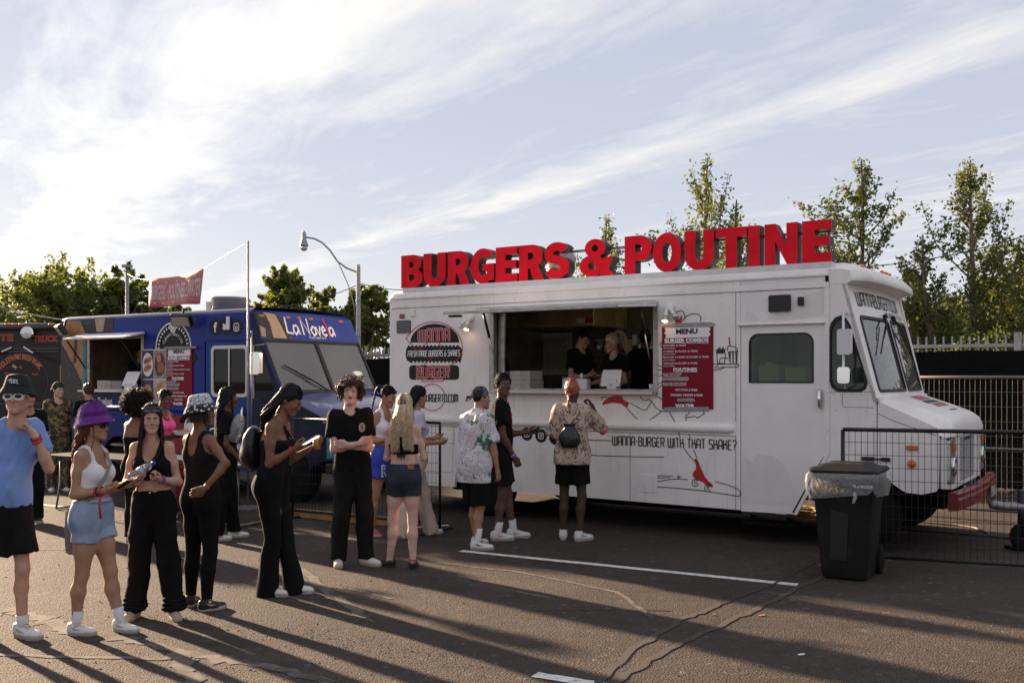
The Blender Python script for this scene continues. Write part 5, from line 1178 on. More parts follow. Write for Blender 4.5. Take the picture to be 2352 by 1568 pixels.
MB().box(-4.4, -.95, BW - .12, BW - .06, .73, 2.72).build('kitchen_wall', INW, bt); MB().box(-4.4, -.95, .06, BW - .06, 2.72, 2.75).build('kitchen_ceiling', INW, bt); MB().box(-1.9, -1.86, .05, BW - .13, .73, 2.70).build('kitchen_partition', INW, bt)
MB().box(.1, .6, .05, BW - .05, 1.40, 1.54).build('dashboard', UNDER, bt)
# the serving hatch
plate('window_frame', [(-3.73, 1.55), (-2.32, 1.55), (-2.32, 2.48), (-3.73, 2.48)], [[(-3.67, 1.61), (-2.38, 1.61), (-2.38, 2.42), (-3.67, 2.42)]], sidefn, -.012, .05, fr, bt, .004)
MB().box(-3.72, -2.3, -.20, -.014, 1.56, 1.59).build('counter', ALU, bt, bevel=.004)
mb = MB(); mb.add([(-3.80, -.015, 2.52), (-2.28, -.015, 2.52), (-2.28, -.42, 2.43), (-3.80, -.42, 2.43), (-3.80, -.015, 2.495), (-2.28, -.015, 2.495), (-2.28, -.42, 2.41), (-3.80, -.42, 2.41)], [(0, 1, 2, 3), (7, 6, 5, 4), (0, 4, 5, 1), (1, 5, 6, 2), (2, 6, 7, 3), (3, 7, 4, 0)]); recalc(mb.build('awning', M('awning_white', (.7, .68, .66), .5), bt))
for x in (-3.75, -2.40): MB().tube([(x, -.38, 2.41), (x, -.03, 1.95)], .013, 6).build('gas_strut', BLKP, bt)
mw = MB(); a_ = B.at(*ZH(625, 1310)); b_ = B.at(*ZH(820, 1258)); fit_text(mw, 'Latin Fusion', a_[0], b_[0], a_[1], b_[1], lift(.014), .05); mw.build('lettering', WHITE_INK, bt)
a_ = B.at(*ZK(1385, 540)); b_ = B.at(*ZK(1500, 480)); c_ = B.at(*ZK(1400, 615)); d_ = B.at(*ZK(1440, 565))
mw = MB(); fit_text(mw, 'TING', a_[0], b_[0], a_[1], b_[1], lift(.014), .05); mw.build('lettering', WHITE_INK, bt); mw = MB(); fit_text(mw, 'ST', c_[0], d_[0], c_[1], d_[1], lift(.014), .05); mw.build('lettering', WHITE_INK, bt)
# round crest
cx, cz = B.at(*ZH(1258, 900)); cr_ = empty('crest', (cx, 0, cz), parent=bt)
MB().lathe([(.41, -.002), (.41, -.004), (0, -.004)], (0, 0, 0), 36, 'y').build('disc', WHITE_INK, cr_); MB().lathe([(.385, -.0045), (.385, -.006), (.30, -.006), (.30, -.0045)], (0, 0, 0), 36, 'y').build('ring', BLACK_INK, cr_)
MB().lathe([(.28, -.0045), (.28, -.006), (0, -.006)], (0, 0, 0), 36, 'y').build('disc', BLACK_INK, cr_)
mw = MB()
for i in range(22):
    a = rad(-20 + i * 10.5); mw.add([((.315) * math.cos(a - .06), -.0075, .315 * math.sin(a - .06)), (.37 * math.cos(a), -.0075, .37 * math.sin(a)), (.315 * math.cos(a + .06), -.0075, .315 * math.sin(a + .06))], [(0, 1, 2)])
mw.build('crest_pattern', WHITE_INK, cr_)
def arc_text(mb, s, cx, cz, r, a0, a1, h, fn, off=.02):
    n = len(s)
    for i, ch in enumerate(s):
        if ch == ' ': continue
        a = rad(a0 + (a1 - a0) * i / max(n - 1, 1)); vs, fs = text(ch, h, lambda p, q: (p, q, 0), off, 'CENTER')
        t = a - math.pi / 2; mb.add([fn(cx + r * math.cos(a) + v[0] * math.cos(t) - v[1] * math.sin(t), cz + r * math.sin(a) + v[0] * math.sin(t) + v[1] * math.cos(t)) for v in vs], fs)
mw = MB(); arc_text(mw, 'Cubano Burrito', 0, 0, .20, 155, 25, .085, lift(.008), .0); mw.build('lettering', WHITE_INK, cr_)
mw = MB(); mw.add([(a, -.009, b) for a, b in ((-.08, .40), (.08, .40), (.08, .32), (.05, .26), (0, .23), (-.05, .26), (-.08, .32))], [tuple(range(7))]); mw.build('shield', WHITE_INK, cr_)
mw = MB(); mw.ribbon([(-.06, .38), (.06, .38), (.06, .32), (0, .26), (-.06, .32)], .008, lift(.0105), closed=True); mw.build('shield_outline', BLACK_INK, cr_)
q = [B.at(*ZH(*p)) for p in ((1385, 905), (1436, 968), (1400, 1025))]; plate('arrow_sign', q, [], sidefn, -.010, -.006, BLACK_INK, bt)
# black flood lights
for (px, py, sg_) in ((1385, 700, 1), (515, 770, -1)):
    x, z = B.at(*ZH(px, py)); f_ = empty('flood_light', (x, -.18, z), parent=bt); f_.rotation_euler = (rad(35), 0, rad(25 * sg_))
    MB().box(-.16, .16, -.05, .05, -.10, .10).build('housing', BLKP, f_, bevel=.02); MB().box(-.135, .135, -.055, -.051, -.08, .08).build('lens', M('flood_lens', (.45, .42, .34), .15), f_)
    MB().tube([(0, .05, 0), (0, .16, .1)], .02, 6).build('bracket', BLKP, f_)
# cab mirror and pole-mounted arm
x, z = B.at(*ZH(1858, 1010), -.3); mr = empty('mirror', (0, 0, 0), parent=bt)
plate('mirror_head', rrect(x - .09, x + .10, z - .16, z + .16, .03), [], sidefn, -.34, -.27, CHROME, mr, .02); MB().tube([(x - .12, -.02, z + .28), (x - .05, -.3, z + .25), (x - .05, -.3, z - .5), (x - .12, -.02, z - .55)], .012, 6).build('arm', galv, mr)
# fan housing on the roof
fx0 = B.at(*ZH(1665, 560), 1.0)[0]; ev = empty('roof_vent', B.world(fx0, 1.0, 2.84), 0, 'wide round metal fan housing on the blue truck roof', 'vent')
MB().lathe([(.29, 0), (.29, .23), (.305, .235), (.305, .26), (.29, .26), (.265, .255), (.265, .08), (0, .08)], (0, 0, 0), 32).build('drum', M('drum_grey', (.40, .38, .36), .45, .4, var=.1), ev, True)
MB().box(-.37, -.285, -.06, .06, .04, .19).build('junction_box', WHITE, ev, bevel=.01)
# menu and food pictures on the blue truck
mn2 = empty('menu_board', B.world(0, 0), B.rz, 'red menu board on the blue truck next to food pictures', 'menu board')
menu(mn2, ZH, B, 1215, 1400, 903, 1320, y=.018)
q0 = B.at(*ZH(1210, 905)); q1 = B.at(*ZH(1440, 885)); MB().box(q0[0], q1[0], -.05, -.02, q0[1] - .01, q0[1] + .03).build('top_clamp', galv, mn2, bevel=.008)
pp = empty('picture_board', B.world(0, 0), B.rz, 'board of four food pictures left of the menu on the blue truck', 'picture board')
pa, pb = B.at(*ZH(1033, 910)), B.at(*ZH(1213, 1300)); W4, H4 = pb[0] - pa[0], pa[1] - pb[1]
MB().box(pa[0], pb[0] - .005, -.012, -.003, pb[1], pa[1]).build('board', M('board_white', (.6, .58, .56), .5), pp)
PH = [M('photo_navy', (.03, .03, .09), .4, var=.3), M('photo_grey', (.30, .26, .24), .4, var=.4, vs=14), M('photo_pale', (.45, .38, .30), .4, var=.3)]
FD = M('food_brown', (.30, .11, .04), .5, var=.5, vs=22); FDD = M('food_dark', (.09, .025, .02), .5, var=.6, vs=20); BUN = M('food_bun', (.45, .22, .09), .5, var=.3, vs=14)
for i, (fx0_, fx1_, fy0, fy1, bgm) in enumerate(((.02, .48, .02, .55, 0), (.50, .98, .02, .55, 1), (.02, .48, .57, .98, 0), (.50, .98, .57, .98, 2))):
    x0, x1 = pa[0] + W4 * fx0_, pa[0] + W4 * fx1_; z1, z0 = pa[1] - H4 * fy0, pa[1] - H4 * fy1
    ph = MB().box(x0, x1, -.0145, -.0125, z0, z1).build('picture', PH[bgm], pp); xc, zc, w_, h_ = (x0 + x1) / 2, (z0 + z1) / 2, x1 - x0, z1 - z0
    def el(a, b, rx, rz_, y, m_, rot=0):
        pts = [(a + rx * math.cos(t) * math.cos(rot) - rz_ * math.sin(t) * math.sin(rot), b + rx * math.cos(t) * math.sin(rot) + rz_ * math.sin(t) * math.cos(rot)) for t in np.linspace(0, 2 * math.pi, 18)[:-1]]
        mm = MB(); mm.add([(p, -y, r) for p, r in pts], [tuple(range(17))]); mm.build('food', m_, ph)
    if i == 0: el(xc, zc, w_ * .46, h_ * .42, .0160, WHITE_INK); el(xc, zc + h_ * .14, w_ * .38, h_ * .12, .0172, BUN, .35); el(xc, zc + h_ * .14, w_ * .34, h_ * .05, .0182, FD, .35); el(xc, zc - h_ * .12, w_ * .38, h_ * .12, .0176, BUN, .35); el(xc, zc - h_ * .12, w_ * .34, h_ * .05, .0186, FD, .35)
    elif i == 1: el(xc, zc, w_ * .44, h_ * .42, .0160, FDD); el(xc + .02, zc - .05, w_ * .3, h_ * .2, .0168, FD); el(xc - .02, zc + .1, w_ * .2, h_ * .15, .0174, BUN)
    elif i == 2: el(xc, zc, w_ * .36, h_ * .30, .0160, BUN); el(xc, zc - h_ * .05, w_ * .38, h_ * .07, .0168, FDD)
    else:
        for j in range(5): el(xc - w_ * .3 + j * w_ * .15, zc, w_ * .07, h_ * .38, .0160 + j * .0006, BUN, .2 * (j - 2))
# what lies behind the blue truck's windshield
bag = MB(); bag.ball((0, 0, 0), (.3, .42, .13), 16, 10); bag.ball((.05, .1, .16), (.24, .34, .11), 16, 10)
o = bag.build('paper_bundle', M('paper_white', (.62, .64, .62), .8, var=.1, bump=.6, bs=9), None, True); o.location = B.world(.26, 1.72, 1.68); o.rotation_euler = (0, 0, B.rz); tag(o, 'white wrapped bundle lying behind the blue truck windshield', 'bundle')

# ================================================================== the black food truck, seen from its front
KY = 19.0; k0 = P(141, 866, KY)
kt = empty('food_truck', (k0.x, KY, 0), rad(-4), 'black food truck facing the camera at the far left', 'food truck')
def KP(px, py): p = P(*ZM(px, py), KY); return (p.x - k0.x, p.z)
KB = M('black_truck_paint', (.010, .009, .0085), .45, coat=.0, var=.2, vs=2.5); KR = M('black_truck_brow', (.030, .026, .026), .35, coat=.4)
zt_, = (KP(0, 480)[1],)
plate('body', [(-2.35, .62), (0, .62), (0, 1.9), (-.02, zt_ - .12), (-.10, zt_), (-2.25, zt_), (-2.33, zt_ - .12)], [], lambda a, b, d: (a, d, b), .0, 5.5, KB, kt)
mb = MB(); mb.tube([(-2.3, .0, zt_ - .055), (-.16, .0, zt_ - .055), (-.05, .01, zt_ - .085), (-.0, .06, zt_ - .15)], [.075, .075, .07, .06], 12); mb.build('brow', KR, kt, True)
for px in (125, 255, 375, 905):
    x, z = KP(px, 490); o = MB().ball((0, 0, 0), (.055, .03, .025), 12, 6).build('marker_light', AMBER, kt, True); o.location = (x, -.07, z)
ORG = M('orange_lettering', (.55, .16, .07), .5); RDL = M('red_lettering', (.33, .03, .02), .5)
for (s, a, b, c, d) in (('ULTIMATE', -830, 200, 775, 655), ('TRUCK', 560, 1010, 792, 682)):
    p, q = KP(a, c), KP(b, d)
    m1 = MB(); fit_text(m1, s, p[0], q[0], p[1], q[1], lambda x, z: (x, -.006, z), .055); m1.build('lettering', ORG, kt); m1 = MB(); fit_text(m1, s, p[0] + .012, q[0] - .012, p[1] + .010, q[1] - .010, lambda x, z: (x, -.010, z), .02); m1.build('lettering', RDL, kt)
for z in (KP(0, 905)[1], KP(0, 955)[1]): MB().box(-2.3, -.03, -.03, -.001, z - .012, z + .012).build('trim_rail', KR, kt)
x, z = KP(515, 640); sl_ = empty('spot_lamp', (x, -.12, z), parent=kt); MB().lathe([(.03, .12), (.09, .08), (.125, .0), (.125, -.03)], (0, 0, 0), 18, 'y').build('housing', CHROME, sl_, True); MB().lathe([(.118, -.025), (.10, -.035), (0, -.045)], (0, 0, 0), 18, 'y').build('lens', MATS['headlight_lens'], sl_, True)
cx, cz = KP(330, 1480); rr = KP(820, 1480)[0] - cx
m1 = MB(); m1.ribbon(arc(cx, cz, rr, rr, 0, 355, 48), .008, lambda a, b: (a, -.006, b), closed=True); m1.build('emblem_ring', M('emblem_grey', (.10, .09, .085), .5), kt)
m1 = MB(); arc_text(m1, 'THE ULTIMATE FOOD TRUCK', cx, cz, rr * .80, 148, 38, .14, lambda a, b: (a, -.008, b), .03); m1.build('lettering', ORG, kt)
m1 = MB(); m1.ribbon([KP(185, 1190), KP(260, 1245)], .05, lambda a, b: (a, -.008, b)); m1.build('emblem_tool', TAN, kt)
m1 = MB(); m1.add([(p[0], -.009, p[1]) for p in (KP(290, 1250), KP(335, 1185), KP(385, 1250))], [(0, 1, 2)]); m1.build('emblem_flame', RDL, kt)
for (a, b, s) in ((40, 200, 'The'), (540, 650, 'Peoples')):
    p, q = KP(a, 1375), KP(b, 1325); m1 = MB(); fit_text(m1, s, p[0], q[0], p[1], q[1], lambda x, z: (x, -.008, z), .02); m1.build('lettering', ORG, kt)
for (a, b, c) in ((KP(410, 880), KP(590, 985), KP(995, 1130)), (KP(200, 890), KP(30, 965), KP(-120, 1010))):
    wp = empty('wiper', (0, 0, 0), parent=kt); MB().tube([(a[0], -.05, a[1]), (b[0], -.07, b[1])], .018, 6).build('arm', CHROME, wp); MB().tube([(b[0], -.07, b[1]), (c[0], -.05, c[1])], [.02, .012], 6).build('blade', BLK, wp)
hzk = 1.35
MB().box(-2.3, -.04, -.55, -.001, .75, hzk).build('hood', KB, kt, bevel=.06); MB().box(-2.4, .03, -.75, -.56, .42, .66).build('bumper', BLKP, kt, bevel=.02)
p = P(106, 1022, 18.3); np_ = empty('number_plate', (p.x - k0.x, -.77, p.z), parent=kt)
MB().box(-.16, .16, -.006, .006, -.08, .08).build('plate', M('plate_white', (.5, .5, .48), .5), np_); m1 = MB(); fit_text(m1, 'CY-81377', -.14, .14, -.045, .05, lambda a, b: (a, -.0085, b), .02); m1.build('plate_number', M('plate_ink', (.03, .04, .09), .5), np_)
wheel(kt, -.35, .1, .38, .24, MATS['wheel_steel']).rotation_euler = (0, 0, rad(90)); MB().box(-2.2, -.1, .0, 5.3, .40, .62).build('chassis', UNDER, kt)
MB().box(-2.0, -.25, -.95, -.6, .09, .12).build('step', galv, kt)
wd = MB().box(-.03, .03, -.03, .03, 0, 2.02).build('wooden_post', TANW); wd.location = P(143, 866, 18.2) - Vector((0, 0, 1.8)); tag(wd, 'upright tan wooden post between the black and blue trucks', 'post')

# ================================================================== fences
BLACKP = M('black_powder_coat', (.008, .007, .007), .5, var=.2)
def wire_fence(loc, rz, w, h, label, mat, sv, sh, rr, wr, midrail=False, z0=.10, group=None, feet=True):
    e = empty('wire_fence', loc, rz, label, 'fence', group)
    for (n, a, b) in (('top_rail', (0, 0, h), (w, 0, h)), ('bottom_rail', (0, 0, z0), (w, 0, z0))): MB().tube([a, b], rr, 8).build(n, mat, e, True)
    if midrail: MB().tube([(0, 0, h * .5), (w, 0, h * .5)], rr * .8, 8).build('middle_rail', mat, e, True)
    for x in (0, w): MB().tube([(x, 0, .02), (x, 0, h)], rr, 8).build('post', mat, e, True)
    vw = MB().tube([(0, 0, z0), (0, 0, h)], wr, 5, False); first = None; n = int(w / sv)
    for i in range(1, n):
        if first is None: first = vw.build('upright_wire', mat, e, True); o = first
        else: o = dup(first, e)
        o.location = (i * w / n, -wr * 1.2, 0)
    first = None; n = int((h - z0) / sh)
    for i in range(1, n):
        if first is None: first = MB().tube([(0, 0, 0), (w, 0, 0)], wr, 5, False).build('cross_wire', mat, e, True); o = first
        else: o = dup(first, e)
        o.location = (0, wr * 1.2, z0 + i * (h - z0) / n)
    if feet:
        for x in (.05, w - .05): MB().box(x - .03, x + .03, -.3, .3, .0, .025).build('foot', mat, e, bevel=.005)
    return e
a = G(1934, 1268, .10); a = P(1936, 985, 9.55); f1 = Vector((a.x, 9.55, 0)); f2v = P(2352, 993, 9.02)
rzf = math.atan2(f2v.y - 9.55, f2v.x - a.x)
wire_fence(f1, rzf, 2.4, 1.30, 'black wire mesh barrier standing in front of the white truck hood', BLACKP, .055, .112, .019, .0028)
l0 = P(672, 966, 12.75); l1 = P(1000, 972, 11.6)
wire_fence(Vector((l0.x, l0.y, 0)), math.atan2(l1.y - l0.y, l1.x - l0.x), 2.3, 1.27, 'dark wire mesh barrier in front of the blue truck nose', BLACKP, .055, .112, .016, .0026)
s0 = W.world(-.2, WW + .75); 
for i, lab in enumerate(('silver crowd barrier panel behind the white truck hood', 'silver crowd barrier panel running out of the right edge')):
    wire_fence(W.world(.75 + i * 2.25, WW + .85), W.rz, 2.2, 1.8, lab, M('barrier_steel', (.17, .16, .155), .55, .6), .06, .17, .020, .0022, True, .12)
tag(MB().box(0, 1.6, -.05, .05, 0, .1).build('timber_beam', TANW, None, bevel=.01), 'low timber beam lying along the foot of the dark barrier', 'beam').location = Vector((l0.x, l0.y + .12, 0))
bpy.data.objects['timber_beam'].rotation_euler = (0, 0, math.atan2(l1.y - l0.y, l1.x - l0.x))

# ================================================================== banner and its poles
pY = 13.7; pole = empty('banner_pole', gb(569.5, pY), 0, 'thin silver pole standing in front of the blue truck door', 'pole')
ztp = hz_(553, pY); MB().tube([(0, 0, 0), (0, 0, ztp)], .015, 8).build('shaft', galv, pole, True); MB().tube([(.05, 0, .8), (.05, 0, hz_(760, pY))], .012, 6).build('side_rod', galv, pole, True); MB().lathe([(.2, 0), (.2, .02), (.03, .03)], (0, 0, 0), 16).build('base_plate', galv, pole)
pY2 = 21.0; p2 = empty('banner_pole', gb(292, pY2), 0, 'grey pole rising behind the blue truck left of the banner', 'pole'); MB().tube([(0, 0, 0), (0, 0, hz_(612, pY2))], .04, 8).build('shaft', galv, p2, True); MB().box(-.1, .1, -.05, .05, hz_(614, pY2), hz_(608, pY2)).build('cap', galv, p2)
BANR = M('banner_red', (.52, .17, .15), .6, var=.15, vs=3); 
bn = empty('banner', (0, 0, 0), 0, 'faded red banner reading BURGERS POUTINES WATER strung above the blue truck', 'banner')
A, Bb, C, D = P(344, 640, 17.2), P(468, 617, 16.2), P(459, 697, 16.2), P(343, 706, 17.2)
def ban(s, t, off=0.0):
    p = A.lerp(Bb, s).lerp(D.lerp(C, s), t); w = .06 * math.sin(s * 9 + t * 2) * (.3 + t) + .03 * math.sin(s * 17 + 1) * t; sag = -.04 * math.sin(math.pi * s) * (1 - t)
    return p + Vector((.25, -.95, 0)).normalized() * (w + off) + Vector((0, 0, sag))
mb = MB(); mb.sheet([[ban(s, t) for s in np.linspace(0, 1, 26)] for t in np.linspace(0, 1, 9)]); o = mb.build('cloth', BANR, bn, True)
sol = o.modifiers.new('thick', 'SOLIDIFY'); sol.thickness = .004
mw = MB(); vs, fs = text('BURGERS \u00b7 POUTINES \u00b7 WATER', 1.0, lambda p, q: (p, q, 0), .03); xm = max(v[0] for v in vs); zm = max(v[1] for v in vs)
mw.add([ban(.035 + .985 * v[0] / xm * .96, -.0 + .74 - .50 * v[1] / zm, .012) for v in vs], fs); mw.build('lettering', M('banner_white', (.62, .50, .48), .6), bn)
mb = MB()
for (s, t) in ((.17, .15), (.33, .16), (.52, .15), (.70, .12), (.85, .12), (.12, .85), (.28, .86), (.48, .86), (.72, .70)):
    mb.add([ban(s + .022 * math.cos(k_), t + .05 * math.sin(k_) * (1 if math.sin(k_) > 0 else .3), .014) for k_ in np.linspace(0, 6.28, 9)[:-1]], [tuple(range(8))])
mb.build('wind_slits', M('slit_pale', (.60, .56, .52), .7), bn)
wire('overhead_cable', P(569, 556, pY), Bb, .0, .005, 'grey cord from the silver pole to the banner corner', galv); wire('overhead_cable', P(292, 628, pY2), A, .05, .005, 'grey cord from the banner to the rear pole', galv)

# ================================================================== wheeled bin
bn_ = empty('wheelie_bin', G(1950, 1322), rad(-30), 'dark wheeled garbage bin with clear liner in front of the white truck', 'garbage bin')
BIN = M('bin_plastic', (.008, .007, .0065), .6, spec=.3, var=.3, vs=5, c2=(.024, .018, .015), c2s=6, c2w=(.56, .78), bump=.15, bs=50)
rows = []
for (z, hx, hy) in ((.02, .215, .25), (.06, .225, .26), (.5, .262, .295), (.88, .295, .325), (.90, .31, .34), (.945, .31, .34)): rows.append([(a, b, z) for a, b in rrect(-hx, hx, -hy, hy, .05, 4)])
mb = MB(); mb.sheet(rows, close=True); n_ = len(rows[0]); mb.add(rows[0], [tuple(range(n_ - 1, -1, -1))]); recalc(mb.build('body', BIN, bn_)); smooth_angle(bpy.data.objects[bn_.children[0].name], 40)
mb = MB(); mb.prism([(-.10, .18), (.06, .18), (.09, .60), (-.08, .62)], lambda a, b, d: (a - .03, -.252 - .085 * b + d, b), -.012, .02); recalc(mb.build('front_recess', M('bin_recess', (.012, .011, .011), .7), bn_))
mb = MB(); rows = []
for (z, s_) in ((.955, 1.03), (.975, 1.03), (.99, .97), (.995, .75), (1.025, .62), (1.03, .3)): rows.append([(a * s_, b * s_, z) for a, b in rrect(-.325, .325, -.35, .36, .06, 4)])
mb.sheet(rows, close=True); mb.add(rows[-1], [tuple(range(n_))]); mb.add(rows[0], [tuple(range(n_ - 1, -1, -1))]); smooth_angle(recalc(mb.build('lid', BIN, bn_)), 40)
for x in (-.20, .27):
    w_ = wheel(bn_, x, .30, .13, .06, BLKP); w_.rotation_euler = (0, 0, rad(90))
MB().tube([(-.2, .38, .97), (.2, .38, .97)], .018, 8).build('handle', BIN, bn_, True)
def film_material():
    m = bpy.data.materials.new('liner_film'); m.use_nodes = True; nt = m.node_tree; N = nt.nodes; b = N['Principled BSDF']
    b.inputs['Base Color'].default_value = (.82, .80, .78, 1); b.inputs['Roughness'].default_value = .22; b.inputs['Alpha'].default_value = .24
    n = N.new('ShaderNodeTexNoise'); n.inputs['Scale'].default_value = 11; n.inputs['Detail'].default_value = 5; n.inputs['Distortion'].default_value = 1.5
    tc = N.new('ShaderNodeTexCoord'); nt.links.new(tc.outputs['Object'], n.inputs[0]); bp = N.new('ShaderNodeBump'); bp.inputs['Strength'].default_value = 1; bp.inputs['Distance'].default_value = .03
    nt.links.new(n.outputs[0], bp.inputs['Height']); nt.links.new(bp.outputs[0], b.inputs['Normal']); return m
FILM = film_material()
rows = []; out = rrect(-.325, .325, -.352, .352, .06, 8); rl = random.Random(3)
ph = [rl.uniform(0, 6.28) for _ in range(6)]
for j, (z, s_) in enumerate(((.955, 1.0), (.95, 1.07), (.90, 1.09), (.84, 1.05), (.79, 1.0), (.76, .985))):
    r_ = []
    for i, (a, b) in enumerate(out):
        t = i / len(out) * 6.283; k_ = 1 + .025 * math.sin(9 * t + ph[0] + j) + .018 * math.sin(17 * t + ph[1] + j * .7) + .015 * math.sin(31 * t + ph[2]); dz = .045 * math.sin(2 * t + ph[3]) * j / 5 + .015 * math.sin(7 * t + ph[4]) * j / 5
        r_.append((a * s_ * k_, b * s_ * k_, z + dz - (.05 * max(0, -a / .325) * j / 5)))
    rows.append(r_)
mb = MB(); mb.sheet(rows, close=True); ln_ = mb.build('liner', FILM, bn_, True)
MB().tube([(.12, -.345, .80), (.13, -.36, .75), (.11, -.362, .70)], [.012, .02, .012], 7).build('liner_knot', FILM, bn_, True)
mw = MB(); fit_text(mw, 'TB # 0013228', .10, .29, 0, .028, lambda a, b: (a, -.352 + .0 * b, .832 + b), .02); mw.build('bin_number', WHITE_INK, bn_)

bn_.scale = (.9, .9, 1.0)
# ================================================================== folding table and what stands on it
TBL = M('table_black', (.010, .009, .009), .55, var=.2); tb0 = Vector((-4.62, 13.02, 0)); trz = W.rz + rad(3)
tb = empty('folding_table', tb0, trz, 'black folding table with grey legs left of the barrier', 'table')
MB().box(0, 1.95, -.38, .38, .715, .745).build('tabletop', TBL, tb, bevel=.008)
for x in (.25, 1.70):
    for s in (-1, 1): MB().tube([(x, s * .26, .715), (x + (.0), s * .27, .35), (x, s * .33, .015)], .014, 8).build('leg', galv, tb, True)
    MB().tube([(x, -.33, .02), (x, .33, .02)], .014, 8).build('foot_bar', galv, tb, True)
    MB().tube([(x, 0, .45), (.98, 0, .70)], .011, 6).build('brace', BLKP, tb, True)
tb_b = dup(tb); tb_b.location = Vector((-6.25, 13.95, 0)); tb_b['label'] = 'second black folding table further left behind the queue'
for ch in list(tb.children): dup(ch, tb_b)
def tp(x, y, z=.7455): 
    c, s = math.cos(trz), math.sin(trz); return Vector((tb0.x + x * c - y * s, tb0.y + x * s + y * c, z))
for (x, y, m_, lab) in ((1.30, -.20, M('sauce_pink', (.48, .24, .16), .3, trans=.15), 'pump bottle of pinkish sauce on the folding table'), (1.16, .05, M('sauce_red', (.42, .02, .02), .3), 'pump bottle of red sauce on the folding table')):
    e = empty('pump_bottle', tp(x, y), 0, lab, 'bottle')
    MB().lathe([(.0, 0), (.085, 0), (.09, .02), (.09, .19), (.075, .23), (.035, .28), (.03, .30), (.0, .30)], (0, 0, 0), 18).build('bottle', m_, e, True)
    mb = MB(); mb.lathe([(.034, .29), (.034, .33), (.01, .335), (.01, .42)], (0, 0, 0), 12); mb.tube([(.03, 0, .43), (-.09, 0, .425), (-.10, 0, .40)], .011, 6); mb.build('pump', WHITE_INK, e, True)
    MB().lathe([(.0915, .06), (.0915, .15)], (0, 0, 0), 18).build('label_band', RED_INK if 'pink' in lab else WHITE_INK, e, True)
e = empty('drink_cup', tp(.22, -.05), 0, 'plastic cup of orange drink on the folding table', 'cup'); MB().lathe([(0, 0), (.045, 0), (.058, .14), (0, .14)], (0, 0, 0), 16).build('drink', M('orange_drink', (.45, .17, .015), .2), e, True); MB().lathe([(.0465, 0), (.064, .17), (.07, .172), (.07, .18)], (0, 0, 0), 16).build('cup', glass('clear_cup', (.9, .9, .88), .05), e, True)
MB().tube([(0, 0, .05), (.03, 0, .24)], .004, 6).build('straw', WHITE_INK, e)
rows = []; rb = random.Random(5)
for j in range(7):
    rows.append([(r_ * math.cos(t) * (1 + .12 * math.sin(5 * t + j)), r_ * .8 * math.sin(t) * (1 + .1 * math.sin(7 * t + 2 * j)), z + .015 * math.sin(9 * t + j)) for t in np.linspace(0, 6.283, 28)[:-1] for (r_, z) in [((.17, .005), (.20, .04), (.19, .09), (.14, .13), (.08, .15), (.05, .19), (.07, .24))[j]]])
mb = MB(); mb.sheet(rows, close=True); o = mb.build('plastic_bag', FILM, None, True); o.location = tp(1.58, -.1); tag(o, 'crumpled clear plastic bag on the folding table', 'bag')
for (x, y, s_, lab) in ((1.02, -.22, .13, 'white folded napkins on the folding table'), (1.75, -.25, .12, 'white paper sheet at the right end of the folding table')):
    o = MB().box(-s_, s_, -s_ * .7, s_ * .7, 0, .018).build('napkin_stack' if 'nap' in lab else 'paper_sheet', MATS['paper_white'], None, bevel=.006); o.location = tp(x, y); o.rotation_euler = (0, 0, .4); tag(o, lab, 'napkins' if 'nap' in lab else 'paper')
# red cooler behind the table
e = empty('cooler', Vector((-4.75, 13.85, 0)), B.rz, 'dark red cooler box behind the folding table beside the blue truck', 'cooler'); MB().box(-.4, .4, -.22, .22, .0, .62).build('body', M('cooler_red', (.22, .012, .016), .45), e, bevel=.03); MB().box(-.42, .42, -.24, .24, .62, .70).build('lid', WHITE_INK, e, bevel=.02)

# ================================================================== on the serving counters
CARD = M('white_carton', (.50, .45, .41), .75, var=.08, c2=(.40, .34, .29), c2s=4); BROWNC = M('brown_carton', (.30, .19, .11), .8, var=.12)
def counter_box(zz, a, b, y, dep, label, mat=CARD, name='carton', frm=W):
    p, q = frm.at(*zz(*a), y), frm.at(*zz(*b), y); e = empty(name, frm.world((p[0] + q[0]) / 2, y + dep / 2, min(p[1], q[1])), frm.rz, label, 'box'); w_, h_ = abs(q[0] - p[0]), abs(p[1] - q[1])
    MB().box(-w_ / 2, w_ / 2, -dep / 2, dep / 2, 0, h_).build('box', mat, e, bevel=.004); MB().box(-w_ / 2 + .01, w_ / 2 - .01, -dep / 2 - .001, -dep / 2 - .0003, h_ * .52, h_ * .535).build('flap_edge', M('carton_edge', (.16, .12, .09), .8), e); return e
counter_box(ZB, (243, 870), (385, 1074), .12, .25, 'upright white carton at the left end of the serving counter')
counter_box(ZB, (430, 970), (668, 1074), .14, .34, 'lower white carton behind the man looking back')
counter_box(ZB, (435, 862), (670, 968), .16, .30, 'upper white carton stacked behind the man looking back')
e = empty('card_reader', W.world(*[W.at(*ZB(1600, 1080), .10)[0], .16], 1.6405), W.rz, 'white tablet register on the serving counter', 'register')
PLW = M('white_plastic', (.72, .70, .68), .35)
mb = MB(); mb.prism(rrect(-.13, .13, .05, .25, .02), lambda a, b, d: (a - .03, d + (b - .1) * .35, b), -.012, .006); recalc(mb.build('screen', PLW, e, bevel=.004)); MB().box(-.075, .055, -.03, .10, 0, .14).build('stand', PLW, e, bevel=.01)
mw = MB(); mw.ribbon(rrect(-.022, .002, .05, .076, .005, 3), .004, lambda a, b: (a, -.033, b), closed=True); mw.build('emblem', BLACK_INK, e)
o = MB().lathe([(.0, 0), (.03, 0), (.035, .08), (0, .08)], (0, 0, 0), 12).build('paper_cup', PLW, None, True); o.location = W.world(W.at(*ZB(2065, 1085), .1)[0], .12, 1.6405); tag(o, 'white paper cup at the right end of the serving counter', 'cup')
rows = []
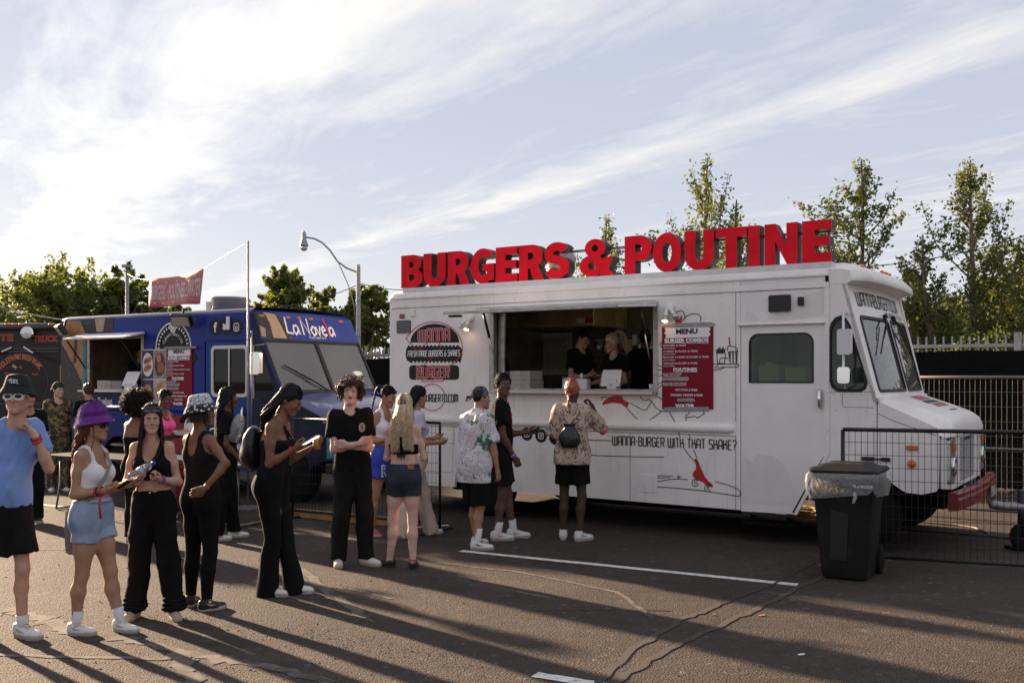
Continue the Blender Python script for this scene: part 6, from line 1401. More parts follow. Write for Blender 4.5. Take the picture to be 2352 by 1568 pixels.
for j, (r_, z) in enumerate(((.09, 0), (.11, .05), (.105, .12), (.10, .16), (.115, .19))): rows.append([(r_ * math.cos(t) * (1 + .06 * math.sin(6 * t + j)), r_ * .7 * math.sin(t), z + .012 * math.sin(8 * t + j)) for t in np.linspace(0, 6.283, 24)[:-1]])
mb = MB(); mb.sheet(rows, close=True); mb.add(rows[-1], [tuple(range(23))]); o = mb.build('paper_bag', MATS['paper_white'], None, True); o.location = W.world(W.at(*ZB(1120, 1070), .15)[0], .2, 1.6); tag(o, 'crumpled white bag on the counter left of the register', 'bag')
e = empty('receipt_printer', W.world(W.at(*ZB(1270, 1060), .2)[0], .24, 1.6), W.rz, 'small white printer with a bottle cap on the serving counter', 'printer'); MB().box(-.07, .07, -.05, .05, 0, .18).build('case', PLW, e, bevel=.008); MB().lathe([(.018, .18), (.018, .23), (.012, .25), (0, .25)], (-.03, 0, 0), 10).build('bottle_top', PLW, e, True)
counter_box(ZH, (705, 1135), (800, 1200), .02, .25, 'white printed carton left on the blue truck hatch', frm=B); counter_box(ZH, (802, 1140), (880, 1200), .03, .25, 'grey printed carton right on the blue truck hatch', M('grey_carton', (.34, .30, .27), .75), frm=B)
e = empty('card_reader', B.world(B.at(*ZH(975, 1190), .0)[0], -.1, 1.5905), B.rz, 'white tablet register on the blue truck hatch', 'register'); mb = MB(); mb.prism(rrect(-.16, .16, .07, .30, .02), lambda a, b, d: (a, d + (b - .1) * .5, b), -.012, .006); recalc(mb.build('screen', PLW, e, bevel=.004)); MB().box(-.09, .09, -.03, .10, 0, .12).build('stand', PLW, e, bevel=.01)
# seen through the white truck's door window
for (a, b, m_, rt, lab) in (((1180, 830), (1400, 1000), M('olive_carton', (.34, .30, .12), .8), -.18, 'olive carton seen through the door window of the white truck'), ((1420, 860), (1620, 1000), M('olive_carton2', (.36, .33, .14), .8), .05, 'flat olive carton right in the door window of the white truck')):
    p, q = W.at(*ZC(*a), .1), W.at(*ZC(*b), .1); e = empty('carton', W.world((p[0] + q[0]) / 2, .24, .655), W.rz, lab, 'box'); w_ = q[0] - p[0]
    MB().box(-w_ / 2, w_ / 2, -.15, .15, 0, p[1] - .655).build('box', m_, e, bevel=.004); e.children[0].rotation_euler = (0, 0, rt)
rows = []
for j, (r_, z) in enumerate(((.22, 0), (.25, .3), (.22, .8), (.12, 1.05), (.04, 1.3))): rows.append([(r_ * math.cos(t) * (1 + .08 * math.sin(5 * t + j)), r_ * .6 * math.sin(t), z + .02 * math.sin(8 * t + j)) for t in np.linspace(0, 6.283, 24)[:-1]])
mb = MB(); mb.sheet(rows, close=True); mb.add(rows[-1], [tuple(range(23))]); o = mb.build('plastic_wrap', M('teal_film', (.22, .42, .40), .3, var=.3, bump=1, bs=14), None, True); o.location = W.world(.27, .24, .66); tag(o, 'teal plastic wrap bunched behind the door window of the white truck', 'plastic wrap')

# ================================================================== cables on the ground, trailer hitch
HOSE = M('yellow_hose', (.42, .25, .05), .5, var=.15)
mb = MB(); c0 = G(1852, 1192); pts = [G(1725, 1185) + Vector((0, 0, .015)), G(1790, 1187) + Vector((0, 0, .015))]
for i in range(34): t = i * .62; pts.append(c0 + Vector((.17 * math.cos(t) * (1 + .1 * math.sin(i)), .30 * math.sin(t), .015 + .0035 * i)))
mb.tube(pts, .013, 6); tag(mb.build('hose', HOSE, None, True), 'yellow hose coiled on the ground under the white truck step', 'hose')
for i, (uv, m_, lab) in enumerate(((((2020, 1212), (2120, 1222), (2240, 1230), (2380, 1245)), BLKP, 'black cable lying on the ground behind the right barrier'), (((2060, 1196), (2180, 1206), (2235, 1212), (2280, 1230)), M('tan_cable', (.30, .22, .14), .6), 'tan cable lying on the ground behind the right barrier'))):
    mb = MB(); pts = [G(*q) + Vector((0, .03 * math.sin(k_ * 2), .012)) for k_, q in enumerate(uv)]; fine = []
    for j in range(len(pts) - 1):
        for t in range(5): fine.append(pts[j].lerp(pts[j + 1], t / 5) + Vector((0, .02 * math.sin((j * 5 + t) * 1.1), 0)))
    mb.tube(fine, .010, 6); tag(mb.build('cable', m_, None, True), lab, 'cable')
h0 = G(2346, 1262); th = empty('trailer_hitch', h0, 0, 'grey trailer coupler on a black jack post at the right edge', 'trailer hitch')
MB().tube([(0, 0, .15), (0, 0, .62)], .035, 10).build('jack_post', BLKP, th, True); MB().tube([(-.33, 0, .46), (-.28, 0, .47), (-.2, 0, .455), (.25, 0, .44), (.6, 0, .43)], [.03, .05, .045, .05, .05], 10).build('coupler', galv, th, True)
w_ = wheel(th, .03, -.03, .14, .07, BLKP); MB().box(-.12, .12, -.12, .12, 0, .03).build('base_block', UNDER, th); MB().tube([(0, 0, .62), (-.12, 0, .60)], .012, 6).build('crank', BLKP, th)
# ================================================================== people: one smooth surface per body, grown from joints
def V3(*a): return np.array(a, float)
class SDF:
    """signed-distance modelling on a grid: tapered limbs and ellipsoids blended into one skin, meshed with surface nets"""
    def __init__(s, h): s.h = h; s.p = []; s.cuts = []; s.dsp = None
    def cone(s, a, b, ra, rb=None, k=.03, sub=False, cap=False, cap0=False): s.p.append(('c', V3(*a), V3(*b), ra, ra if rb is None else rb, k, sub, cap, cap0)); return s
    def ell(s, c, r, k=.02, sub=False, R=None): s.p.append(('e', V3(*c), V3(*(r if hasattr(r, '__len__') else (r, r, r))), k, sub, R)); return s
    def cut(s, f): s.cuts.append(f); return s
    def mesh(s):
        lo = np.full(3, 9.); hi = np.full(3, -9.); h = s.h
        def bb(q):
            if q[0] == 'c': return np.minimum(q[1] - q[3], q[2] - q[4]), np.maximum(q[1] + q[3], q[2] + q[4]), q[5], q[6]
            m = q[2].max() if q[5] is not None else q[2]; return q[1] - m, q[1] + m, q[3], q[4]
        for q in s.p:
            a, b, k, sub = bb(q)
            if not sub: lo = np.minimum(lo, a); hi = np.maximum(hi, b)
        lo -= 3 * h + .012; hi += 3 * h + .012; n = np.ceil((hi - lo) / h).astype(int) + 1
        ax = [lo[i] + np.arange(n[i]) * h for i in range(3)]; D = np.full(n, .5, np.float32)
        for q in s.p:
            a, b, k, sub = bb(q); pad = k + 2.5 * h + .03
            i0 = np.clip(np.floor((a - pad - lo) / h).astype(int), 0, n); i1 = np.clip(np.ceil((b + pad - lo) / h).astype(int) + 1, 0, n)
            if (i1 <= i0).any(): continue
            sl = tuple(slice(i0[i], i1[i]) for i in range(3)); X, Y, Z = np.meshgrid(*[ax[i][sl[i]] for i in range(3)], indexing='ij', sparse=True)
            if q[0] == 'c':
                A, Bv = q[1], q[2] - q[1]; L2 = max(Bv @ Bv, 1e-9); px, py, pz = X - A[0], Y - A[1], Z - A[2]
                t0 = (px * Bv[0] + py * Bv[1] + pz * Bv[2]) / L2; t = np.clip(t0, 0, 1)
                d = np.sqrt((px - t * Bv[0]) ** 2 + (py - t * Bv[1]) ** 2 + (pz - t * Bv[2]) ** 2) - (q[3] + (q[4] - q[3]) * t)
                if q[7]: d = np.maximum(d, (t0 - 1) * math.sqrt(L2))
                if q[8]: d = np.maximum(d, -t0 * math.sqrt(L2))
            else:
                px, py, pz = X - q[1][0], Y - q[1][1], Z - q[1][2]
                if q[5] is not None:
                    R = q[5]; px, py, pz = R[0, 0] * px + R[1, 0] * py + R[2, 0] * pz, R[0, 1] * px + R[1, 1] * py + R[2, 1] * pz, R[0, 2] * px + R[1, 2] * py + R[2, 2] * pz
                r = q[2]; k0 = np.sqrt((px / r[0]) ** 2 + (py / r[1]) ** 2 + (pz / r[2]) ** 2); k1 = np.sqrt((px / r[0] ** 2) ** 2 + (py / r[1] ** 2) ** 2 + (pz / r[2] ** 2) ** 2)
                d = k0 * (k0 - 1) / np.maximum(k1, 1e-6)
            O = D[sl]
            if sub: hh = np.maximum(k - np.abs(O + d), 0) / k; D[sl] = np.maximum(O, -d) + hh * hh * k * .25
            else: hh = np.maximum(k - np.abs(O - d), 0) / k; D[sl] = np.minimum(O, d) - hh * hh * k * .25
        if s.cuts or s.dsp:
            X, Y, Z = np.meshgrid(*ax, indexing='ij', sparse=True)
            if s.dsp: D = D + s.dsp(X, Y, Z).astype(np.float32)
            for f in s.cuts: D = np.maximum(D, f(X, Y, Z))
        D[0] = D[-1] = .5; D[:, 0] = D[:, -1] = .5; D[:, :, 0] = D[:, :, -1] = .5
        return surface_nets(D, lo, h)
def surface_nets(D, lo, h):
    S = D < 0; c = np.zeros(np.array(D.shape) - 1, np.int8)
    for i in (0, 1):
        for j in (0, 1):
            for k in (0, 1): c += S[i:i + c.shape[0], j:j + c.shape[1], k:k + c.shape[2]]
    I = np.argwhere((c > 0) & (c < 8)); 
    if len(I) == 0: return np.zeros((0, 3)), np.zeros((0, 4), int)
    cor = [(i, j, k) for i in (0, 1) for j in (0, 1) for k in (0, 1)]; val = np.stack([D[I[:, 0] + a, I[:, 1] + b, I[:, 2] + e] for a, b, e in cor], 1)
    acc = np.zeros((len(I), 3)); cnt = np.zeros(len(I))
    for a in range(8):
        for b in range(a + 1, 8):
            df = [cor[b][i] - cor[a][i] for i in range(3)]
            if sum(map(abs, df)) != 1: continue
            va, vb = val[:, a], val[:, b]; m = (va < 0) != (vb < 0); t = np.where(m, va / np.where(m, va - vb, 1), 0)
            acc += np.where(m[:, None], np.array(cor[a]) + t[:, None] * np.array(df), 0); cnt += m
    V = lo + (I + acc / cnt[:, None]) * h; idx = np.full(c.shape, -1, np.int32); idx[I[:, 0], I[:, 1], I[:, 2]] = np.arange(len(I)); Q = []
    for axi in range(3):
        o = [(1, 2), (2, 0), (0, 1)][axi]; sa = [slice(None)] * 3; sb = [slice(None)] * 3; sa[axi] = slice(0, -1); sb[axi] = slice(1, None)
        A_, B_ = S[tuple(sa)], S[tuple(sb)]; E = np.argwhere(A_ != B_); E = E[(E[:, o[0]] > 0) & (E[:, o[1]] > 0) & (E[:, o[0]] < D.shape[o[0]] - 1) & (E[:, o[1]] < D.shape[o[1]] - 1)]
        if len(E) == 0: continue
        def g(da, db):
            J = E.copy(); J[:, o[0]] -= da; J[:, o[1]] -= db; return idx[J[:, 0], J[:, 1], J[:, 2]]
        q = np.stack([g(1, 1), g(0, 1), g(0, 0), g(1, 0)], 1); fl = B_[E[:, 0], E[:, 1], E[:, 2]]; q[fl] = q[fl][:, ::-1]; Q.append(q)
    Q = np.concatenate(Q); return V, Q[(Q >= 0).all(1)]
def folds(seed, amp, fz=1.0, freq=1.0):
    rg = np.random.default_rng(seed); K = rg.normal(size=(7, 3)) * np.array([30, 30, 16 * fz]) * freq; ph = rg.uniform(0, 6.28, 7)
    def f(X, Y, Z):
        w = 0
        for k, p in zip(K, ph): w = w + np.abs(np.sin(.5 * (X * k[0] + Y * k[1] + Z * k[2] + p + 1.2 * np.sin(Z * 9 + p)))) - .63
        for k, p in zip(K[:4], ph): w = w + .45 * (np.abs(np.sin(1.1 * (X * k[1] + Y * k[0] - Z * k[2] * 1.6 + p))) - .63)
        return amp * w / 1.6
    return f
def rotz(a): c, s = math.cos(a), math.sin(a); return np.array([[c, -s, 0], [s, c, 0], [0, 0, 1.]])
def rotx(a): c, s = math.cos(a), math.sin(a); return np.array([[1, 0, 0], [0, c, -s], [0, s, c]])
def roty(a): c, s = math.cos(a), math.sin(a); return np.array([[c, 0, s], [0, 1, 0], [-s, 0, c]])
def nrm(v): v = np.asarray(v, float); return v / np.linalg.norm(v)
def np_obj(name, V, Q, mats, parent, smooth=True, mi=None):
    me = mesh_np(name, V, Q)
    if mi is not None: me.polygons.foreach_set('material_index', np.asarray(mi, np.int32))
    return link_mesh(name, me, parent, mats, smooth)
def strands(name, paths, r0, r1, mat, parent, n=3, bead=0.0, bfreq=60):
    """many hair strands as thin tubes in one mesh"""
    Vs = []; Qs = []; o = 0
    for p in paths:
        p = np.asarray(p); k = len(p); t = np.gradient(p, axis=0); t /= np.maximum(np.linalg.norm(t, axis=1), 1e-9)[:, None]
        u = np.cross(t, V3(.3, .8, .52)); u /= np.maximum(np.linalg.norm(u, axis=1), 1e-9)[:, None]; w = np.cross(t, u)
        r = np.linspace(r0, r1, k); 
        if bead: r = r * (1 + bead * np.sin(np.arange(k) * 2.1))
        a = np.arange(n) * 2 * math.pi / n; ring = p[:, None] + r[:, None, None] * (u[:, None] * np.cos(a)[None, :, None] + w[:, None] * np.sin(a)[None, :, None])
        Vs.append(ring.reshape(-1, 3)); i = np.arange(k - 1)[:, None] * n + np.arange(n)[None]; j = np.arange(k - 1)[:, None] * n + (np.arange(n)[None] + 1) % n
        Qs.append(np.stack([i, j, j + n, i + n], -1).reshape(-1, 4) + o); o += k * n
    return np_obj(name, np.concatenate(Vs), np.concatenate(Qs), mat, parent)
SKINS = {}
def skin(name, c): 
    SKINS[name] = (M('skin_' + name, c, .55, var=.16, vs=11, spec=.3, bump=.08, bs=90), M('lips_' + name, (c[0] * .8, c[1] * .52, c[2] * .52), .4))
for n_, c_ in (('pale', (.56, .34, .27)), ('light', (.46, .27, .19)), ('tan', (.36, .195, .12)), ('brown', (.20, .095, .055)), ('deep', (.115, .055, .034)), ('dark', (.060, .031, .022))): skin(n_, c_)
EYEW = M('eye_white', (.42, .39, .37), .25); IRIS = M('eye_iris', (.03, .018, .012), .15)
HAIRM = {'black': M('hair_black', (.006, .005, .005), .5, spec=.3), 'dkbrown': M('hair_dark_brown', (.020, .010, .006), .5, var=.3, vs=30, spec=.3), 'brown': M('hair_brown', (.075, .034, .016), .42, var=.35, vs=30), 'red': M('hair_reddish', (.12, .035, .012), .42, var=.35, vs=30), 'blonde': M('hair_blonde', (.66, .51, .32), .4, var=.25, vs=30), 'blackish': M('hair_soft_black', (.009, .007, .006), .6, spec=.2)}
BLKC = M('cloth_black', (.0045, .0042, .0045), .9, spec=.2, var=.2, vs=8); BLKC2 = M('cloth_black_knit', (.006, .0055, .006), .85, spec=.25)
WHTC = M('cloth_white', (.66, .64, .64), .8, var=.04); SOCK = M('sock_white', (.62, .60, .60), .9, bump=.4, bs=160)

class Person:
    def __init__(s, label, loc, heading, H, sex='m', sk='light', b=1.0, feet=((.09, 0, 8), (-.09, 0, -8)), lean=(0, 0), hip=(0, 0), twist=0.0, LA=None, RA=None, head=(0, 0, 0), bust=1.0, hres=.0132, face=True, sink=0.0, hands=(.35, .35), neck=(0, -.02), grp=None):
        s.H = H; q = s.q = H / 1.72; s.sex = sex; s.res = hres; s.sk = SKINS[sk]
        s.e = empty('person', loc, rad(heading), label, 'person', grp); s.loc = Vector(loc); s.rz = rad(heading); s.e.scale = (.93, .93, 1)
        f = sex == 'f'; sh = (.143 if f else .158) * q * (b ** .5); s.sh = sh
        Pz = .525 * H; hx, hy = hip; s.hipc = V3(hx, hy, Pz)
        def ax(z): t = (z - .525) / .30; return V3(hx + lean[0] * t, hy + lean[1] * t, z * H)
        s.ax = ax; Rt = rotz(rad(twist)); s.Rt = Rt
        s.nb = ax(.825) + V3(0, .0, 0)
        s.hips = {k: V3(hx + sg * .080 * q, hy, .505 * H) for k, sg in (('L', 1), ('R', -1))}
        s.sho = {k: ax(.795) + Rt @ V3(sg * sh, .005, 0) for k, sg in (('L', 1), ('R', -1))}
        s.ank = {}; s.knee = {}; s.yaw = {}
        for k, ft in zip('LR', feet):
            a = V3(ft[0], ft[1], .055 * q + (ft[3] if len(ft) > 3 else 0)); hp = s.hips[k]; s.ank[k] = a; s.yaw[k] = rad(ft[2]); d = a - hp; Ld = np.linalg.norm(d); l = .2375 * H
            fw = rotz(rad(ft[2])) @ V3(0, -1, 0); bend = math.sqrt(max(l * l - (Ld / 2) ** 2, 0)) if Ld < 2 * l else 0; s.knee[k] = (hp + a) / 2 + fw * (bend * .9 + .008)
        s.elb = {}; s.wri = {}; s.hd = {}
        for k, A_, sg in (('L', LA, 1), ('R', RA, -1)):
            A_ = A_ or ((sg * .12, .05, -1), (sg * .05, -.12, -1)); u = nrm(A_[0]); w = nrm(A_[1]); s.elb[k] = s.sho[k] + u * .170 * H; s.wri[k] = s.elb[k] + w * .148 * H
            hdv = nrm(A_[2]) if len(A_) > 2 else w; pn = nrm(A_[3]) if len(A_) > 3 else nrm(np.cross(w, V3(0, 1, 0)) * -sg + V3(-sg, 0, 0) * .2); pn = nrm(pn - hdv * (pn @ hdv)); s.hd[k] = (hdv, pn)
        s.HR = rotz(rad(head[0])) @ rotx(rad(head[1])) @ roty(rad(head[2])); s.hc = s.nb + V3(neck[0], neck[1], .040 * H); s.hs = .132 * H / .233
        s.b = b; s.f = f; s.bust = bust; s.curl = hands
        s.body(face)
    # ---- places in the world
    def world(s, p): c, n = math.cos(s.rz), math.sin(s.rz); return Vector((s.loc.x + .93 * (p[0] * c - p[1] * n), s.loc.y + .93 * (p[0] * n + p[1] * c), s.loc.z + p[2]))
    def hp(s, *p): return s.hc + s.HR @ (V3(*p) * s.hs)
    def HP(s, P_): return s.hc + (np.asarray(P_) * s.hs) @ s.HR.T
    def torso(s, S, e=0.0, z0=.50, z1=.815, kk=.055, wb=1.0, hem=None):
        q, b, f = s.q, s.b, s.f
        st = [(.505, .078, .090 if f else .082), (.555, .070, .086 if f else .082), (.61, .052, .073 if f else .081), (.66, .053, .076 if f else .086), (.725, .064, .084 if f else .094), (.775, .068, .072 if f else .082)]
        for sg in (1, -1):
            pts = [(s.ax(z) + (s.Rt if z > .65 else np.eye(3)) @ V3(sg * x * q * b, (.01 if z > .7 else 0), 0), (r * q * b ** .7 + e * (wb if z < .63 else 1))) for z, x, r in st if z0 <= z <= z1 + .01]
            for (p, r), (p2, r2) in zip(pts, pts[1:]): S.cone(p, p2, r, r2, kk)
        for k in 'LR': S.cone(s.ax(.812) + V3(0, .012, 0), s.sho[k], .052 * q + e, (.041 if f else .048) * q + e, .045)
        if f and s.bust:
            for sg in (1, -1): S.ell(s.ax(.715) + s.Rt @ V3(sg * .070 * q, -.080 * q, 0), (.064 * q * s.bust + e, .058 * q * s.bust + e, .060 * q * s.bust + e), .035)
        if z0 < .53:
            for sg in (1, -1): S.ell(s.hipc + V3(sg * .075 * q, .055 * q, -.02 * H if False else -.025), (.078 * q * b + e, .074 * q * b + e, .088 * q + e), .05)
    def body(s, face):
        q, b = s.q, s.b; S = SDF(s.res); s.torso(S)
        S.cone(s.nb - V3(0, 0, .035 * s.H), s.hc + s.HR @ V3(0, .018, .05) * 1.0, .060 * q, (.050 if s.f else .058) * q, .035)
        for k in 'LR':
            h, kn, a = s.hips[k], s.knee[k], s.ank[k]; tb = (1.06 if s.f else .98) * b ** .6
            S.cone(h, h + (kn - h) * .5, .084 * q * tb, .071 * q * tb, .05); S.cone(h + (kn - h) * .5, kn, .071 * q * tb, .050 * q * tb, .04)
            cf = kn + (a - kn) * .32 + rotz(s.yaw[k]) @ V3(0, .016, 0); S.cone(kn, cf, .048 * q, .052 * q * tb, .03); S.cone(cf, a, .051 * q * tb, .033 * q, .03)
            fw = rotz(s.yaw[k]) @ V3(0, -1, 0); S.cone(a - V3(0, 0, .02), a + fw * .13 * q - V3(0, 0, .03), .032 * q, .024 * q, .03)
            sh, el, w = s.sho[k], s.elb[k], s.wri[k]; ab = (.80 if s.f else .97) * b ** .5
            S.cone(sh, sh + (el - sh) * .45, .050 * q * ab, .046 * q * ab, .03); S.cone(sh + (el - sh) * .45, el, .046 * q * ab, .037 * q * ab, .03)
            m = el + (w - el) * .28; S.cone(el, m, .036 * q * ab, .039 * q * ab, .03); S.cone(m, w, .039 * q * ab, .025 * q, .03)
        V, Q = S.mesh(); Vs = [V]; Qs = [Q]; mi = [np.zeros(len(Q), int)]; o = len(V)
        # hands
        for k, sg, cu in (('L', 1, s.curl[0]), ('R', -1, s.curl[1])):
            V, Q = s.hand(k, sg, cu); Vs.append(V); Qs.append(Q + o); mi.append(np.zeros(len(Q), int)); o += len(V)
        V, Q = s.skull(); W_ = s.HP(V); c = V[Q].mean(1)
        lip = (np.abs(c[:, 0]) < .021) & (np.abs(c[:, 2] - .049) < .0095 - np.abs(c[:, 0]) * .2) & (c[:, 1] < -.088) if face else np.zeros(len(Q), bool)
        Vs.append(W_); Qs.append(Q + o); mi.append(lip.astype(int))
        np_obj('body', np.concatenate(Vs), np.concatenate(Qs), list(s.sk), s.e, True, np.concatenate(mi))
        if face:
            for sg in (1, -1):
                mb = MB(); mb.ball((0, 0, 0), (.0135 * s.hs, .0125 * s.hs, .0085 * s.hs), 10, 8); mb.ball((0, -.0058 * s.hs, 0), .0074 * s.hs, 8, 6, mi=1); o = mb.build('eye', [EYEW, IRIS], s.e, True); s.put(o, (sg * .0315, -.0775, .1135))
    def put(s, o, p, extra=None):
        R = s.HR if extra is None else s.HR @ extra; m = Matrix([list(R[i]) + [0] for i in range(3)] + [[0, 0, 0, 1]]); o.matrix_local = Matrix.Translation(Vector(s.hp(*p))) @ m
    def brows(s, mat, th=.006):
        [strands('eyebrow', [s.HP([(sg * .013, -.0945, .129), (sg * .03, -.0945, .1335), (sg * .048, -.083, .128)])], th * .75 * s.hs, th * .4 * s.hs, mat, s.e, 5) for sg in (1, -1)]
    def hand(s, k, sg, cu):
        d, pn = s.hd[k]; sd = -np.cross(d, pn) * sg; q = s.q * (.93 if s.f else 1.0); w = s.wri[k]; S = SDF(.0055); L = lambda f, sd_, p: w + (d * f + sd * sd_ + pn * p) * q
        # sd points to the thumb side
        S.cone(L(-.02, 0, 0), L(.02, 0, 0), .025 * q, .024 * q, .02)
        for x in (.027, .009, -.009, -.026): S.cone(L(.015, x * .55, 0), L(.082, x, .002), .014 * q, .0125 * q, .014)
        for i, (x, ln, ba) in enumerate(((.029, .070, .085), (.010, .078, .088), (-.010, .073, .086), (-.029, .058, .080))):
            a = cu * (1.0 + .12 * i); p0 = V3(ba, x, .002); ang = 0; pts = [p0]
            for j, fr_ in enumerate((.44, .32, .24)):
                ang += a * (.85 if j == 0 else 1.1); pts.append(pts[-1] + V3(math.cos(ang), x * 1.0 * (.25 if cu < .5 else .0), math.sin(ang)) * ln * fr_)
            for j in range(3): S.cone(L(*pts[j]), L(*pts[j + 1]), (.0092, .0086, .0080)[j] * q, (.0086, .0080, .0068)[j] * q, .004)
        t = [V3(.02, .022, .006), V3(.052, .045 - .012 * cu, .014 + .018 * cu), V3(.080, .050 - .03 * cu, .022 + .028 * cu), V3(.104, .048 - .04 * cu, .028 + .03 * cu)]
        for j in range(3): S.cone(L(*t[j]), L(*t[j + 1]), (.015, .0105, .0095)[j] * q, (.011, .0095, .008)[j] * q, .008)
        return S.mesh()
    def palm(s, k, f=.08, p=.03, sd=0.0): d, pn = s.hd[k]; sg = 1 if k == 'L' else -1; return s.wri[k] + (d * f + pn * p - np.cross(d, pn) * sg * sd) * s.q
    def skull(s):
        S = SDF(.0085); m = not s.f
        S.ell((0, .014, .140), (.0725, .095, .094), .02).ell((0, -.022, .088), (.058, .070, .084), .03)
        for sg in (1, -1):
            S.cone((sg * .044, -.005, .052), (sg * .012, -.074, .018), .026 if m else .022, .020, .03); S.ell((sg * .038, -.062, .086), (.024, .024, .022), .02)
            S.ell((sg * .076, .012, .108), (.010, .020, .030), .008)
            S.ell((sg * .0315, -.102, .1135), (.0165, .014, .0085), .010, True)
        bw = .0115 if m else .0075; S.cone((-.034, -.081, .130), (.034, -.081, .130), bw, bw, .018); S.cone((0, -.090, .122), (0, -.109, .084), .0075, .0115, .012)
        for sg in (1, -1): S.ell((sg * .0115, -.100, .079), (.0085, .011, .0075), .006)
        S.ell((0, -.090, .051), (.024, .012, .012), .01); S.cone((-.017, -.0955, .0535), (.017, -.0955, .0535), .0058, .0058, .004); S.cone((-.014, -.0945, .0445), (.014, -.0945, .0445), .0066, .0066, .004)
        S.ell((0, -.080, .016), (.020, .017, .016), .02); S.cone((0, .018, .06), (0, .022, -.03), .052 if m else .046, .054 if m else .047, .025)
        return S.mesh()
    # ---- clothing
    def part(s, name, S, mat, par=None): V, Q = S.mesh(); return np_obj(name, V, Q, mat, par or s.e) if len(V) else None
    def tee(s, mat, hem=.46, sl=.62, ease=.020, fold=.006, neck=.070, seed=1, name='shirt', flare=1.5, vneck=0.0, sr=(.068, .080), backlow=0.0):
        S = SDF(s.res); s.torso(S, ease, .50 if hem < .53 else .55, wb=flare); q = s.q
        if hem < .50:
            for sg in (1, -1): S.cone(s.ax(.55) + V3(sg * .07 * q, 0, 0), s.ax(.525) * V3(1, 1, 0) + V3(sg * .075 * q, .01, hem * s.H - .08), .094 * q + ease * flare, .106 * q + ease * flare, .05)
        for k in 'LR':
            d = s.elb[k] - s.sho[k]; S.cone(s.sho[k] - d * .05, s.sho[k] + d * sl, sr[0] * q, sr[1] * q, .035, cap=True)
        S.dsp = folds(seed, fold, .8); hz_0 = hem * s.H
        S.cut(lambda X, Y, Z: hz_0 - Z)
        nb = s.nb + V3(0, -.02 - .01, .005); S.ell(nb, (neck * q, neck * q, (.052 + vneck) * q), .012, True)
        if backlow: S.ell(s.nb + V3(0, .10, -.02), (.07 * q, .08 * q, backlow * q), .012, True)
        return s.part(name, S, mat)
    def top(s, mat, z0, z1, ease=.010, straps=None, scoop=(0, 0), back=(0, 0), strap_r=.012, name='top', fold=.0015, seed=3, open_arm=True):
        """fitted top between two heights, optional scooped front and back, straps as flat bands"""
        S = SDF(min(s.res, .0105)); s.torso(S, ease, .55 if z0 > .58 else .50); S.dsp = folds(seed, fold); H, q = s.H, s.q; a, b_ = z0 * H, z1 * H
        S.cut(lambda X, Y, Z: a - Z); c = s.ax(.74); fy = (s.Rt @ V3(0, -1, 0)); sx = s.Rt @ V3(1, 0, 0)
        def f(X, Y, Z):
            u = (X - c[0]) * sx[0] + (Y - c[1]) * sx[1]; w = (X - c[0]) * fy[0] + (Y - c[1]) * fy[1]; fr_ = np.clip(w / .06, -1, 1)
            sb = np.abs(np.abs(u) - straps[0]) < straps[1] if straps else np.zeros(np.shape(u), bool); dep = np.where(fr_ > 0, scoop[0] * np.exp(-(u / (scoop[1] + 1e-6)) ** 4) if scoop[0] else 0 * u, back[0] * np.exp(-(u / (back[1] + 1e-6)) ** 4) if back[0] else 0 * u); return np.where(sb, -.02, (Z - (b_ - dep)) * .8)
        S.cut(f)
        if open_arm:
            for k in 'LR': S.ell(s.sho[k] + V3(0, 0, -.01) + (s.sho[k] - s.ax(.805)) * .22, (.068 * q, .14 * q, .095 * q), .008, True)
        o = s.part(name, S, mat)
        return o
    def strap(s, pts, mat, r=.010, name='strap', n=6, par=None, flat=.45):
        return MB().tube([tuple(p) for p in pts], r, n, flat=flat).build(name, mat, par or s.e, True)
    def legs(s, mat, top=.60, hem=1.0, r=(.105, .085, .075), ease=.010, fold=.005, seed=2, name='trousers', knee=None, belt=None, fz=.6, kk=.018):
        """trousers, shorts or leggings; hem 1 = ankle, .5 = knee; r at hip, knee and hem"""
        ease = max(ease, .011); S = SDF(s.res); q = s.q; s.torso(S, ease + .002, .50, .64)
        tb = (1.06 if s.f else .98) * s.b ** .6
        for k in 'LR':
            h, kn, a = s.hips[k], s.knee[k], s.ank[k]; r0, r1, r2 = max(r[0], .084 * tb + ease), max(r[1], .050 * tb + ease), r[2]; m_ = h + (kn - h) * .5
            if hem <= .5:
                e_ = h + (kn - h) * (hem / .5); S.cone(h, h + (e_ - h) * .3, r0 * q, r0 * q, .05); S.cone(h + (e_ - h) * .2, e_, r0 * q, max(r2, r0 + (r1 - r0) * hem * 2) * q, kk, cap=True)
            else:
                S.cone(h, m_, r0 * q, max((r0 + r1) / 2, .071 * tb + ease) * q, .05); S.cone(m_, kn, max((r0 + r1) / 2, .071 * tb + ease) * q, r1 * q, kk)
                cf = kn + (a - kn) * .32 + rotz(s.yaw[k]) @ V3(0, .012, 0); rc = max(r1 + (r2 - r1) * .32, .053 * tb + ease); S.cone(kn, cf, r1 * q, rc * q, kk); e_ = kn + (a - kn) * ((hem - .5) / .5); S.cone(cf, e_, rc * q, max(r2, .033 + ease) * q, kk, cap=True)
        S.dsp = folds(seed, fold, fz); t = top * s.H; S.cut(lambda X, Y, Z: Z - t); return s.part(name, S, mat)
    def socks(s, z, mat=SOCK):
        for k in 'LR':
            a, kn = s.ank[k], s.knee[k]; d = nrm(kn - a); MB().tube([tuple(a - d * .02), tuple(a + d * .05), tuple(a + d * z)], [.040 * s.q, .040 * s.q, .047 * s.q], 12, flat=1).build('sock', mat, s.e, True)
